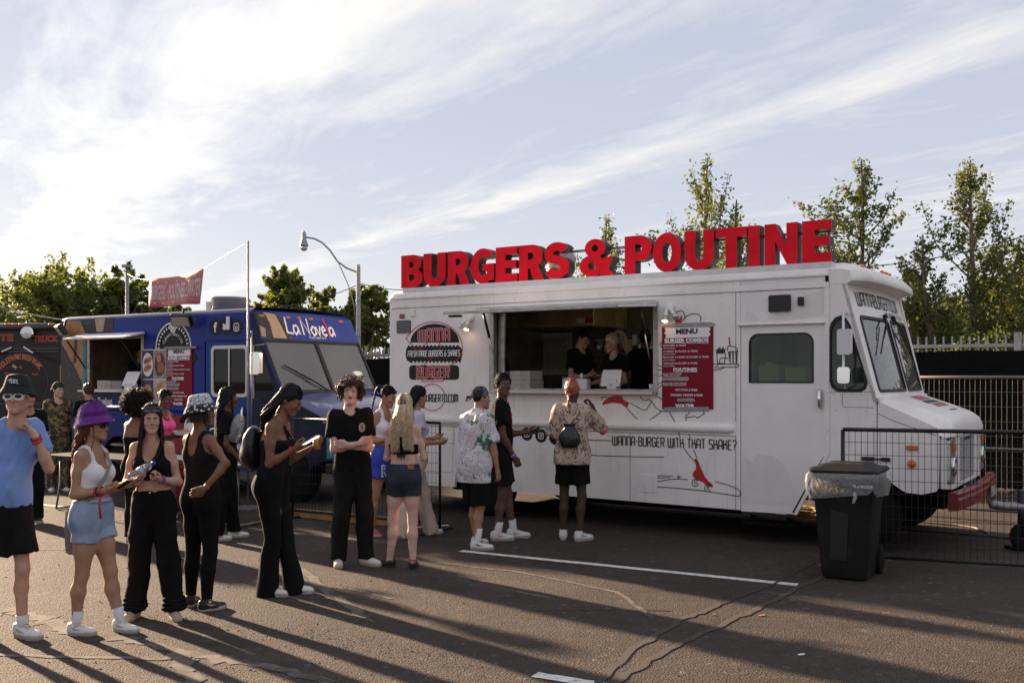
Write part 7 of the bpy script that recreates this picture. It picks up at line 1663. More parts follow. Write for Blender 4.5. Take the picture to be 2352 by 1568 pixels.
    def shoes(s, mat, sole=None, accent=None, lace=None, L=.285, high=.0, toe=0.0, soleh=.028, flatshoe=False):
        for k in 'LR':
            e = empty('shoe', (0, 0, 0), parent=s.e); q = s.q * (.94 if s.f else 1.0); a = s.ank[k]; R = rotz(s.yaw[k]); o_ = V3(a[0], a[1], a[2] - .055 * s.q)
            T_ = lambda P_: (np.asarray(P_) * q) @ R.T + o_
            S = SDF(.0075); S.ell((0, .035, .050), (.038, .042, .048), .02).cone((0, .03, .055), (0, -.07, .044), .040, .030, .03).ell((0, -.122, .034), (.039, .060, .024), .03).ell((0, -.06, .03), (.041, .12, .028), .03)
            if not flatshoe: S.cone((0, .015, .06), (0, .022, .098 + high), .043, .046, .02, cap=True)
            else: S.ell((0, .02, .085), (.036, .06, .045), .01, True)
            S.cut(lambda X, Y, Z: .018 - Z); V, Q = S.mesh(); np_obj('upper', T_(V), Q, mat, e)
            out = [(0.036, .045), (.040, .0), (.036, -.05), (.047, -.11), (.044, -.155), (.028, -.185), (0, -.195), (-.028, -.185), (-.044, -.155), (-.047, -.11), (-.036, -.05), (-.040, 0), (-.036, .045), (-.022, .070), (0, .078), (.022, .070)]
            sw = 1.0; mb = MB(); rows = [[tuple(T_(V3(x * sw * s1, y * s2, z))) for x, y in out] for (z, s1, s2) in ((.0, .94, .97), (.006, 1.0, 1.0), (soleh, 1.0, 1.0), (soleh + .006, .95, .98))]
            mb.sheet(rows, close=True); mb.add(rows[0], [tuple(range(15, -1, -1))]); mb.add(rows[-1], [tuple(range(16))]); recalc(mb.build('sole', sole or mat, e, True))
            if accent:
                for sg in (1, -1):
                    P_ = [(sg * .0415, .03, .062), (sg * .0455, -.02, .046), (sg * .0475, -.075, .052), (sg * .047, -.02, .060), (sg * .043, .03, .075)]; mb = MB(); mb.add([tuple(T_(V3(*p) * V3(1.09, 1, 1))) for p in P_], [(0, 1, 2, 3, 4)]); mb.build('stripe', accent, e)
            if lace:
                mb = MB()
                for j in range(4): y = -.035 - j * .022; z = .094 - j * .009; mb.tube([tuple(T_(V3(-.024, y, z - .008))), tuple(T_(V3(0, y - .004, z))), tuple(T_(V3(.024, y, z - .008)))], .0038 * q, 5)
                mb.build('laces', lace, e, True)
    # ---- hair and headwear (in head space: chin at 0, crown at .233, face toward -y)
    def haircap(s, mat, grow=.010, hl=.150, bump=.004, back=.06, name='hair', seed=5, side=.10, fy=-.062, ns=170):
        """close-lying hair: the skull grown outward, open over face and neck"""
        S = SDF(.009); S.ell((0, .016, .141), (.0755 + grow, .095 + grow, .094 + grow), .02)
        f = folds(seed, bump, 1, 2.6); S.dsp = f
        def c(X, Y, Z):
            fr_ = np.clip((Y - fy) / .05, 0, 1) ; lim = hl * (1 - fr_) + (side * (1 - np.clip((Y - .02) / .05, 0, 1)) + back * np.clip((Y - .02) / .05, 0, 1)) * fr_; return (lim - Z) * .8
        S.cut(c); V, Q = S.mesh(); o = np_obj(name, s.HP(V), Q, mat, s.e)
        rg = np.random.default_rng(seed); paths = []
        for i in range(ns):
            ph = rg.uniform(0, 6.283); cf = math.cos(ph); t1 = rad(62 + 30 * (1 - cf) if cf > 0 else 92 + 20 * -cf) * rg.uniform(.8, 1); t0 = t1 * rg.uniform(.1, .6); g = 1 + grow / .085 + rg.uniform(-.01, .05); w = rg.uniform(-.25, .25); q = []
            for t in np.linspace(t0, t1, 7): a = ph + w * (t - t0); k_ = g + .03 * math.sin(t * 5 + i); q.append((.0755 * k_ * math.sin(t) * math.sin(a), .016 - .095 * k_ * math.sin(t) * math.cos(a), .141 + .094 * k_ * math.cos(t)))
            paths.append(s.HP(np.array(q)))
        if ns: strands(name, paths, .0026 * s.hs, .0012 * s.hs, mat, o)
        return o
    def fall(s, mat, length, n=190, phi=(50, 310), seed=1, wave=.008, wf=16, r=.0052, out=.0, name='hair', bead=0.0, r1=None, back=None, part=0.0, front_drop=None, top=4, spread=1.0, ns=3, fmin=58, kseg=15):
        """long hair: strands that hug the skull from the parting, then fall"""
        rg = np.random.default_rng(seed); paths = []
        for i in range(n):
            ph_ = rg.uniform(*phi); ph1 = (min(max(ph_, fmin), 360 - fmin)); ph = rad(ph1); th0 = rad(rg.uniform(top, 70)); L_ = length * rg.uniform(.82, 1.05); p = []; a, c_ = rg.uniform(0, 6.28, 2); w = wave * rg.uniform(.4, 1.3)
            for t in np.linspace(0, 1, 6): th = th0 + (rad(96) - th0) * t; g = 1.02 + .10 * min(1, t + .5) + rg.uniform(0, .03); pa = rad(ph_ + (ph1 - ph_) * min(1, t * 1.3)); p.append(V3(.0755 * g * math.sin(th) * math.sin(pa) + part * (1 - t), .016 - .095 * g * math.sin(th) * math.cos(pa), .141 + .094 * g * math.cos(th)))
            e_ = p[-1].copy(); P0 = s.HP(np.array(p)); b0 = P0[-1].copy(); of = s.HR @ V3(e_[0], e_[1] - .016, 0); of[2] = 0; K = kseg; q_ = []
            bk = V3(0, 1, 0)
            for j in range(1, K + 1):
                t = j / K; dz = L_ * t; flare = of * (out * t + .10 * t * spread); pos = b0 + flare + V3(0, 0, -dz)
                if back is not None: 
                    tt = np.clip(dz / .16, 0, 1); pos = pos + V3(0, 1, 0) * max(0, (back - (pos[1] - s.nb[1])) * tt * .8) if math.cos(ph) < .35 else pos
                pos = pos + V3(math.sin(a + t * wf * L_ * 1.6), math.cos(c_ + t * wf * L_ * 1.3), 0) * w * min(1, t * 3); q_.append(pos)
            paths.append(np.concatenate([P0, np.array(q_)]))
        return strands(name, paths, r * s.hs, (r1 or r * .55) * s.hs, mat, s.e, ns, bead)
    def curls(s, mat, n, rad_=(.085, .11), coil=.014, turns=2.2, ln=.05, phi=None, zlo=.10, r=.0036, seed=1, name='hair', drop=0.0, cen=(0, .016, .141), sc=(1, 1.18, 1.15), face_z=.165):
        rg = np.random.default_rng(seed); paths = []
        while len(paths) < n:
            d = nrm(rg.normal(size=3)); ro = rg.uniform(*rad_); c = V3(*cen) + d * ro * V3(*sc) * .92
            if c[2] < zlo: continue
            if c[1] < -.045 and c[2] < face_z: continue
            u = nrm(np.cross(d, rg.normal(size=3))); w = np.cross(d, u); m = 13; ph = rg.uniform(0, 6.28); ax_ = nrm(d * .7 + V3(0, 0, -drop) + rg.normal(size=3) * .35); co = coil * rg.uniform(.7, 1.25)
            t = np.linspace(0, 1, m)[:, None]; paths.append(s.HP(c + ax_ * t * ln + (u * np.cos(t * turns * 6.283 + ph) + w * np.sin(t * turns * 6.283 + ph)) * co))
        return strands(name, paths, r * s.hs, r * .8 * s.hs, mat, s.e, 3)
    def bucket(s, mat, name='hat', tilt=-6, up=.022, brim=(.125, .118), topz=.245, r0=.082, band=None, drop=.045, mat2=None, dome=False):
        prof = [(0, topz), (r0 * .75, topz - .002), (r0 * .96, topz - .012), (r0 * 1.04, topz - .03), (.101, .165), (.104, .158), (brim[0], .158 - drop), (brim[0] + .001, .153 - drop), (.101, .150), (.098, .16)]
        if dome: prof[:6] = [(0, .268), (.038, .264), (.068, .250), (.090, .224), (.102, .19), (.107, .158)]
        e = empty(name, (0, 0, 0), parent=s.e); R = rotx(rad(tilt)); out = []
        for nm, pf, m_ in (('crown', prof[:6], mat), ('brim', prof[4:], mat2 or mat)):
            rows = []
            for (r_, z) in pf: rows.append([tuple(s.hp(*(R @ V3(r_ * math.cos(t) * (.95), .014 + r_ * 1.13 * math.sin(t), z - .14) + V3(0, 0, .14 + up)))) for t in np.linspace(0, 6.2832, 33)[:-1]])
            mb = MB(); mb.sheet(rows, close=True); out.append(smooth_angle(recalc(mb.build(nm, m_, e)), 40))
        return e
    def shades(s, frame, lens, up=0.0, w=.034, h=.020, oval=True, z=.1135, y=-.098, th=.006):
        e = empty('sunglasses', (0, 0, 0), parent=s.e)
        for sg in (1, -1):
            o = [(sg * .034 + w * math.cos(t) * (1 if oval else (1 if abs(math.cos(t)) < .6 else 1)), h * math.sin(t)) for t in np.linspace(0, 6.2832, 21)[:-1]] if oval else [(sg * .034 + a, b) for a, b in rrect(-w, w, -h, h, .008, 3)]
            P_ = [s.hp(a, y + abs(a) ** 2 * 4 + up * .0, z + b) for a, b in o]; mb = MB(); mb.tube([tuple(p) for p in P_] + [tuple(P_[0])], th * s.hs, 6, False); mb.build('rim', frame, e, True)
            mb = MB(); mb.add([tuple(p) for p in P_], [tuple(range(len(P_)))]); mb.build('lens', lens, e); MB().tube([tuple(s.hp(sg * (.034 + w), y + .012, z + h * .4)), tuple(s.hp(sg * .078, -.03, z + .01)), tuple(s.hp(sg * .08, .02, z))], th * .7 * s.hs, 6).build('temple', frame, e, True)
        MB().tube([tuple(s.hp(-.006, y, z + .003)), tuple(s.hp(.006, y, z + .003))], th * s.hs, 6).build('bridge', frame, e, True)
        return e
    def band(s, k, t, mat, r=1.25, w=.012, name='wristband'):
        d = nrm(s.wri[k] - s.elb[k]); p = s.wri[k] - d * t; rr = (.028 + .06 * t) * s.q * r; MB().tube([tuple(p - d * w), tuple(p + d * w)], rr, 12, False).build(name, mat, s.e, True)
def hold(name, mb_parts, pos, rot, label, cat):
    """a thing held in a hand: top level, at its own place"""
    e = empty(name, pos, 0, label, cat); e.rotation_euler = rot
    for nm, mb, m_, sm_ in mb_parts: mb.build(nm, m_, e, sm_, 0 if sm_ else .002)
    return e
PHONE_GL = M('phone_screen', (.02, .02, .025), .08, coat=1.0); PHONE_LIT = M('phone_screen_lit', (.5, .52, .55), .2, emit=.8, ecol=(.8, .85, 1.0))
def phone(pos, rot, label, case, screen=PHONE_GL): return hold('phone', [('case', MB().box(-.037, .037, -.005, .004, -.075, .075), case, False), ('screen', MB().box(-.034, .034, -.0065, -.0055, -.071, .071), screen, False)], pos, rot, label, 'phone')
WATERB = glass('bottle_plastic', (.90, .93, .94), .08, .05, opac=.10, ocol=(.7, .75, .8))
def water_bottle(pos, rot, label):
    return hold('water_bottle', [('bottle', MB().lathe([(0, 0), (.028, 0), (.032, .01), (.032, .06), (.029, .07), (.032, .08), (.032, .13), (.026, .155), (.013, .175), (.013, .185)], (0, 0, 0), 18), WATERB, True), ('label_wrap', MB().lathe([(.0328, .075), (.0328, .12)], (0, 0, 0), 18), M('bottle_label', (.42, .40, .52), .5), True), ('cap', MB().lathe([(0, .205), (.015, .205), (.0155, .185), (0, .185)], (0, 0, 0), 14), M('cap_blue', (.02, .06, .38), .4), True)], pos, rot, label, 'bottle')
# ================================================================== patterned cloth
def pattern(name, fn, rough=.85):
    m = bpy.data.materials.new(name); m.use_nodes = True; nt = m.node_tree; N = nt.nodes; L = nt.links; b = N['Principled BSDF']; b.inputs['Roughness'].default_value = rough
    tc = N.new('ShaderNodeTexCoord').outputs['Object']
    def nz(s, d=3, r=.5, dist=0.0, off=(0, 0, 0), sc=(1, 1, 1)):
        mp = N.new('ShaderNodeMapping'); mp.inputs['Location'].default_value = off; mp.inputs['Scale'].default_value = sc; L.new(tc, mp.inputs[0])
        n = N.new('ShaderNodeTexNoise'); n.inputs['Scale'].default_value = s; n.inputs['Detail'].default_value = d; n.inputs['Roughness'].default_value = r; n.inputs['Distortion'].default_value = dist; L.new(mp.outputs[0], n.inputs[0]); return n.outputs[0]
    def vo(s, feat='F1', sc=(1, 1, 1), out='Distance'):
        mp = N.new('ShaderNodeMapping'); mp.inputs['Scale'].default_value = sc; L.new(tc, mp.inputs[0]); v = N.new('ShaderNodeTexVoronoi'); v.feature = feat; v.inputs['Scale'].default_value = s; L.new(mp.outputs[0], v.inputs['Vector']); return v.outputs[out]
    def st(x, a, b_):
        r = N.new('ShaderNodeMapRange'); r.inputs[1].default_value = a; r.inputs[2].default_value = b_; L.new(x, r.inputs[0]); return r.outputs[0]
    def mix(f, a, b_):
        x = N.new('ShaderNodeMix'); x.data_type = 'RGBA'; L.new(f, x.inputs[0])
        for i, c in ((6, a), (7, b_)):
            if isinstance(c, tuple): x.inputs[i].default_value = (*c, 1)
            else: L.new(c, x.inputs[i])
        return x.outputs[2]
    def mul(a, b_):
        x = N.new('ShaderNodeMath'); x.operation = 'MULTIPLY'; L.new(a, x.inputs[0]); L.new(b_, x.inputs[1]); return x.outputs[0]
    L.new(fn(nz, vo, st, mix, mul), b.inputs['Base Color']); return m
CAMO = pattern('camo', lambda nz, vo, st, mix, mul: mix(st(nz(16, 2, .5, .6, (5, 1, 2)), .56, .565), mix(st(nz(11, 2, .5, .5), .5, .505), (.22, .15, .06), (.055, .045, .025)), (.012, .010, .009)))
DENIM = pattern('denim_light', lambda nz, vo, st, mix, mul: mix(st(nz(5, 5, .6), .35, .68), (.16, .22, .36), (.34, .40, .52)))
DENIM_D = pattern('denim_dark', lambda nz, vo, st, mix, mul: mix(st(nz(6, 5, .6), .35, .7), (.010, .012, .022), (.026, .032, .055)))
PRINT_HAT = pattern('printed_canvas', lambda nz, vo, st, mix, mul: mix(mul(st(nz(42, 2, .5, .3), .455, .47), st(nz(42, 2, .5, .3), .545, .53)), (.58, .56, .60), (.05, .05, .06)))
PRINT_BRIM = pattern('printed_canvas_dark', lambda nz, vo, st, mix, mul: mix(st(vo(42, 'F1'), .40, .43), (.58, .56, .58), (.018, .017, .018)))
GREENSHIRT = pattern('map_print_shirt', lambda nz, vo, st, mix, mul: mix(mul(st(nz(4.2, 3, .6, .8), .57, .60), st(nz(30, 2), .40, .46)), mix(mul(st(nz(13, 3, .6, 1.5), .482, .488), st(nz(13, 3, .6, 1.5), .512, .506)), (.58, .55, .58), (.12, .10, .13)), (.03, .13, .05)))
TRIBAL = pattern('block_print_shirt', lambda nz, vo, st, mix, mul: mix(mul(st(vo(38, 'F1'), .38, .34), st(nz(6, 2, .5, 0, (0, 0, 0), (1.4, 1.4, .5)), .47, .52)), mix(st(nz(26, 3, .6, .4), .55, .59), (.46, .35, .27), (.17, .10, .075)), (.045, .024, .020)))
BANDANA = pattern('paisley', lambda nz, vo, st, mix, mul: mix(st(vo(75, 'F1'), .33, .37), (.34, .31, .38), (.055, .045, .075)))
BANDANA_D = pattern('dotted_black', lambda nz, vo, st, mix, mul: mix(st(vo(60, 'F1'), .16, .19), (.5, .5, .52), (.012, .011, .013)))
CAMO_CAP = M('cap_camo', (.035, .04, .028), .85, c2=(.012, .012, .010), c2s=18, c2w=(.5, .52))
C_ = lambda n, c, r=.85, **k: M('cloth_' + n, c, r, **k)
SKYB = C_('sky_blue', (.17, .29, .60), var=.06, sheen=.1); ROYAL = C_('royal_blue', (.022, .045, .42), .5, var=.08); BEIGE = C_('beige', (.50, .42, .33), var=.06); LAV = C_('lavender', (.46, .42, .58)); PINK = C_('hot_pink', (.62, .06, .26), .6); GREYC = C_('grey', (.20, .19, .19))
SH_W = M('shoe_white', (.62, .60, .57), .5, var=.06, vs=12); SH_K = M('shoe_black', (.014, .013, .014), .55); SH_T = M('shoe_taupe', (.34, .29, .24), .8, bump=.4, bs=90); SOLE_W = M('sole_white', (.34, .30, .26), .6); SWG = M('shoe_panel_grey', (.36, .35, .34), .5); SOLE_G = M('sole_gum', (.40, .32, .20), .6); LACE_K = M('lace_black', (.012, .012, .012), .8); LACE_W = M('lace_white', (.6, .58, .56), .8); REDB = M('band_red', (.45, .02, .03), .5); GOLD = M('gold', (.55, .36, .12), .3, 1.0); SILV = M('silver', (.6, .6, .6), .25, 1.0)
PURPLE = M('purple_fur', (.16, .012, .28), .95, sheen=.6); LENS = M('dark_lens', (.004, .004, .005), .15, spec=.3)

# ---------------------------------------------------------------- the queue, from the left
def p1():
    p = Person('man in blue t-shirt, black bucket hat and white oval sunglasses, leftmost in the queue', G(12, 1466), 46, 1.79, 'm', 'light', .86, ((.10, -.06, 18), (-.12, .05, -5)), lean=(.055, -.055), LA=((.1, -.575, -.845), (-.43, -.11, .88), (-.4, .5, .75), (-.6, .2, -.5)), RA=((-.16, .02, -1), (-.02, -.22, -1)), head=(-36, -3, 0), hands=(.75, .7), hres=.0115)
    p.tee(SKYB, .505, .62, .018, .012, seed=11, sr=(.064, .076)); p.legs(BLKC2, .56, .38, (.098, .10, .112), .010, .006, 12, 'shorts')
    p.shoes(SH_W, SOLE_W, SWG, SWG); p.socks(.10); p.haircap(HAIRM['dkbrown'], .006, .175, .002); p.brows(HAIRM['dkbrown'])
    hat = p.bucket(M('hat_black', (.012, .012, .013), .9), brim=(.135, .12), drop=.05, tilt=-4)
    mb = MB()
    for pts in ([(-.035, .200), (-.01, .206), (.03, .203)], [(-.018, .212), (-.02, .182)], [(-.006, .208), (-.008, .184), (.004, .182), (.006, .205)], [(.012, .204), (.012, .184), (.024, .186)], [(.030, .205), (.026, .186), (.036, .176)]): mb.ribbon(pts, .004, lambda a, b: tuple(p.hp(a, -.104 - .04 * (.2 - b), b + .022)))
    mb.build('embroidery', WHITE_INK, hat)
    p.shades(M('shade_white', (.72, .70, .68), .35), LENS, w=.030, h=.020, th=.0085, y=-.102)
    p.band('L', .03, REDB); p.band('L', .055, REDB, 1.2, .005)
    water_bottle(p.world(p.palm('R', .06, .035)) - Vector((0, 0, .10)), (.1, .1, 0), 'water bottle in the hanging hand of the man in blue'); return p
p1()
def p2():
    p = Person('woman in purple fuzzy hat, white top and denim shorts, in profile', G(212, 1452), 78, 1.575, 'f', 'tan', 1.08, ((.075, -.19, -8), (-.085, .08, 4)), lean=(0, .0), LA=((.02, -.18, -.95), (-.10, -.90, .28), (-.1, -.9, .3), (.2, .3, 1)), RA=((-.14, .10, -1), (.10, -.93, .12), (.1, -.95, .15), (.5, .2, .9)), head=(6, 2, 0), hands=(.55, .55), hres=.0115, bust=1.05)
    p.top(WHTC, .652, .762, .012, scoop=(.050, .05), back=(.03, .08), straps=(.082, .016))
    p.legs(DENIM, .605, .20, (.098, .10, .112), .012, .006, 22, 'shorts', kk=.006); 
    MB().tube([tuple(p.hipc + V3(math.cos(t) * .158, math.sin(t) * .118, .606 * p.H - p.hipc[2] - .022)) for t in np.linspace(0, 6.283, 25)], .011, 6, False).build('waistband', DENIM, p.e, True)
    p.shoes(SH_W, SOLE_W, M('swoosh_silver', (.30, .30, .31), .4), LACE_W); p.socks(.12)
    p.haircap(HAIRM['dkbrown'], .008, .165, .003); p.fall(HAIRM['red'], .42, 150, (70, 292), 3, .012, 22, .0058, .35, name='hair', back=.10); p.brows(HAIRM['dkbrown'])
    h = p.bucket(PURPLE, brim=(.150, .12), drop=.055, tilt=-12, dome=True)
    rg = np.random.default_rng(5); fib = []
    R = rotx(rad(-12))
    prof = [(0.012, .268), (.038, .264), (.068, .250), (.090, .224), (.102, .19), (.107, .158), (.125, .130), (.150, .105)]
    for i in range(6000):
        t = rg.uniform(0, 6.283); a = rg.uniform(0, 6.99); j = int(a); f = a - j; r_ = prof[j][0] * (1 - f) + prof[j + 1][0] * f; z = prof[j][1] * (1 - f) + prof[j + 1][1] * f
        P0 = V3(r_ * math.cos(t) * .95, .014 + r_ * 1.13 * math.sin(t), z - .14); nn = nrm(V3(math.cos(t), math.sin(t), .5 if j > 2 else 1.5) + rg.normal(size=3) * .5); b0 = R @ P0 + V3(0, 0, .162); fib.append(p.HP([b0, b0 + (R @ nn) * rg.uniform(.006, .020)]))
    strands('fuzz', fib, .0008, .0003, PURPLE, h, 3)
    p.shades(M('shade_black', (.012, .012, .012), .3), LENS, w=.028, h=.016, oval=False); p.band('R', .02, REDB, 1.25, .008); p.band('R', .045, LACE_K, 1.2, .006); p.band('R', .062, REDB, 1.2, .005)
    p.strap([p.ax(.80) + V3(.09, -.03, .03), p.ax(.76) + V3(.03, -.135, 0), p.ax(.70) + V3(-.06, -.155, 0), p.ax(.62) + V3(-.13, -.09, 0), p.ax(.56) + V3(-.17, .04, 0)], GREYC, .012, 'bag_strap')
    p.strap([p.wri['R'] + V3(-.01, .02, -.02), p.wri['R'] + V3(-.015, .025, -.10), p.wri['R'] + V3(-.01, .02, -.19)], REDB, .010, 'wristband_tail')
    c = p.world(p.ax(.50) + V3(.02, .15, -.02)); o = MB(); rows = [[(.09 * k * math.cos(t) * (1 + .05 * math.sin(5 * t)), .04 * k * math.sin(t), z) for t in np.linspace(0, 6.283, 18)[:-1]] for z, k in ((-.22, .6), (-.2, .9), (-.05, 1), (.08, .9), (.13, .5))]; o.sheet(rows, close=True); o.add(rows[0], [tuple(range(16, -1, -1))]); o.add(rows[-1], [tuple(range(17))])
    b = o.build('tote_bag', GREYC, None, True); b.location = c; b.rotation_euler = (0, 0, rad(60)); tag(b, 'grey cloth bag hanging behind the woman in the purple hat', 'bag')
    w = p.world(p.palm('L', .07, .045)); water_bottle(w + Vector((-.06, 0, -.03)), (0, rad(58), 0), 'clear water bottle with blue cap held by the woman in the purple hat')
    phone(p.world(p.palm('R', .12, .035)) + Vector((.03, 0, .0)), (rad(62), 0, rad(70)), 'phone in a yellow case held by the woman in the purple hat', M('case_yellow', (.55, .30, .03), .4))
p2()
def p3():
    p = Person('woman in black crop top and black cargo trousers with sunglasses on her head', G(352, 1418), 8, 1.60, 'f', 'light', .96, ((.165, -.02, 22), (-.15, .03, -14)), lean=(-.01, 0), LA=((.26, .06, -.96), (-.40, -.80, .16), (-.35, -.85, .2), (-.3, .1, 1)), RA=((-.26, .0, -.96), (.38, -.85, .05), (.5, -.8, .1), (.2, .1, 1)), head=(15, 2, 0), hands=(.8, .7), hres=.0115, bust=.95)
    p.top(BLKC, .648, .765, .012, scoop=(.055, .055), back=(.04, .06), straps=(.080, .017))
    p.strap([p.ax(.812) + V3(.085, -.02, .03), p.ax(.76) + V3(.06, -.115, 0), p.ax(.715) + V3(.0, -.165, 0), p.ax(.66) + V3(-.07, -.135, 0), p.ax(.60) + V3(-.15, -.06, 0)], BLKC2, .019, 'bag_strap')
    p.legs(BLKC, .60, 1.0, (.094, .092, .088), .012, .008, 32); p.shoes(SH_T, SOLE_G, None, LACE_W)
    for k in 'LR':
        a = p.ank[k]
        for j in range(3): MB().tube([tuple(a + V3(math.cos(t) * (.088 - .006 * j), math.sin(t) * (.088 - .006 * j), .035 + .028 * j + .008 * math.sin(3 * t + j))) for t in np.linspace(0, 6.283, 17)], .017, 6, False).build('cuff_fold', BLKC, p.e, True)
    p.haircap(HAIRM['dkbrown'], .009, .170, .003, .05); p.fall(HAIRM['dkbrown'], .36, 300, (8, 352), 31, .006, 12, .0052, .25, part=.008); p.brows(HAIRM['dkbrown'])
    p.shades(M('shade_grey', (.05, .05, .055), .3), M('lens_grey', (.05, .05, .06), .1, coat=.6), z=.196, y=-.088, w=.031, h=.017, oval=False)
    p.strap([p.hp(-.045, -.03, -.03), p.ax(.80) + V3(-.02, -.075, .0), p.ax(.765) + V3(0, -.115, 0), p.ax(.80) + V3(.02, -.075, .0), p.hp(.045, -.03, -.03)], GOLD, .0035, 'necklace', 5); p.band('L', .02, M('band_violet', (.25, .05, .45), .5)); MB().ball(tuple(p.ax(.592) + V3(0, -.117, 0)), (.008, .004, .008), 8, 6).build('button', SILV, p.e, True)
    hold('vape', [('body', MB().box(-.012, .012, -.008, .008, -.045, .045), SH_K, False)], p.world(p.palm('L', .08, .03)), (rad(80), .3, 0), 'small dark device in the hand of the woman in the crop top', 'device')
p3()
def p4():
    p = Person('woman in printed bucket hat, black tank top and leggings, hand on hip', G(463, 1396), 158, 1.645, 'f', 'brown', .95, ((.14, -.03, 20), (-.10, .06, -28)), lean=(.02, 0), twist=-8, LA=((.22, -.25, -.95), (-.15, -.88, .1)), RA=((-.80, .28, -.62), (.50, .42, -.72), (.86, .30, -.35), (.2, -.95, .1)), head=(-50, 2, 0), hands=(.4, .12), hres=.0115, bust=.9)
    p.top(BLKC2, .575, .785, .011, scoop=(.06, .06), back=(.10, .052), straps=(.075, .019))
    p.legs(BLKC, .60, .97, (.09, .05, .036), .009, .0015, 42, 'leggings'); p.shoes(SH_K, SOLE_W, M('swoosh_peach', (.6, .33, .24), .4), LACE_K); p.socks(.035)
    p.haircap(HAIRM['dkbrown'], .010, .16, .003, .02); p.fall(HAIRM['dkbrown'], .10, 150, (60, 300), 41, .006, 20, .006, .5); p.bucket(PRINT_HAT, tilt=-10, brim=(.135, .12), mat2=PRINT_BRIM, drop=.055); p.brows(HAIRM['dkbrown'])
p4()
def p5_():
    p = Person('person in black with long braids and clear bag, half hidden behind the printed hat', G(520, 1238), 112, 1.69, 'f', 'deep', 1.0, ((.09, -.10, 0), (-.09, .12, 0)), head=(0, 5, 0), LA=((.1, -.1, -1), (-.1, -.7, -.6)), RA=((-.12, .05, -1), (.1, -.65, -.7)))
    p.tee(BLKC, .50, .6, .018, .006, seed=51); p.legs(BLKC, .56, .98, (.11, .09, .085), .014, .008, 52); p.shoes(SH_W, SOLE_W, SWG, SWG); p.haircap(HAIRM['blackish'], .012, .16, .004, .03); p.fall(HAIRM['black'], .55, 90, (60, 300), 53, .008, 10, .0085, .2, bead=.25, back=.13, ns=4)
    o = MB().lathe([(0, -.17), (.05, -.16), (.075, -.08), (.07, .06), (.04, .14), (0, .16)], (0, 0, 0), 16).build('clear_bag', FILM, None, True); o.location = p.world(p.ax(.74) + V3(-.19, -.10, 0)); o.rotation_euler = (0, .3, 0); tag(o, 'shiny clear plastic bag slung beside the printed hat woman', 'bag')
p5_()
def p6_():
    p = Person('woman with long black braids and flared black trousers looking at her phone', G(632, 1364), 80, 1.75, 'f', 'brown', 1.1, ((.07, -.15, 4), (-.08, .03, -2)), lean=(0, -.07), hip=(0, .03), LA=((.02, -.12, -1), (-.05, -.86, .42), (0, -.9, .4), (-.5, .3, .8)), RA=((-.10, .02, -1), (.06, -.84, .46), (.1, -.9, .35), (.5, .3, .8)), head=(0, 30, 0), hands=(.6, .75), hres=.0115, neck=(0, -.05))
    p.top(BLKC2, .55, .735, .010, back=(.13, .10)); p.strap([p.ax(.72) + V3(-.05, -.14, 0), p.ax(.79) + V3(-.045, -.08, .0), p.nb + V3(-.04, .03, .03), p.nb + V3(.04, .03, .03), p.ax(.72) + V3(.05, -.14, 0)], BLKC2, .012)
    p.legs(BLKC, .62, 1.08, (.094, .072, .096), .011, .004, 62, 'flared_trousers', fz=.3, kk=.010); p.shoes(SH_W, SOLE_W, SWG, SWG)
    p.haircap(HAIRM['blackish'], .012, .165, .004, .03); p.fall(HAIRM['black'], .66, 150, (25, 335), 63, .010, 9, .0075, .12, bead=.25, back=.175, ns=4, kseg=20, fmin=92); p.brows(HAIRM['black']); p.band('R', .02, REDB)
    phone(p.world(p.palm('R', .10, .02)) + Vector((.05, -.01, .02)), (rad(60), 0, rad(78)), 'white phone held up by the woman with long braids', PLW, PHONE_LIT)
    e = empty('backpack', p.world(p.ax(.70) + V3(.0, .20, -.02)), p.rz, 'black shiny backpack worn by the woman with long braids', 'backpack'); S = SDF(.012); S.ell((0, .01, 0), (.15, .085, .19), .02).ell((0, .05, -.06), (.12, .07, .10), .03); S.dsp = folds(66, .006); V, Q = S.mesh(); np_obj('pouch', V, Q, M('backpack_black', (.010, .009, .009), .35), e)
    for sg in (1, -1): MB().tube([(sg * .09, -.06, .14), (sg * .11, -.17, .17), (sg * .12, -.27, .08), (sg * .13, -.24, -.06), (sg * .12, -.08, -.14)], .014, 6, flat=.5).build('shoulder_strap', MATS['backpack_black'], e, True)
    o = MB().lathe([(0, 0), (.03, 0), (.036, .09), (0, .09)], (0, 0, 0), 14).build('drink_cup', M('orange_drink2', (.48, .20, .02), .3), None, True); o.location = p.world(p.palm('L', .06, .03)) - Vector((0, 0, .06)); tag(o, 'small orange drink in the other hand of the woman with braids', 'cup')
p6_()
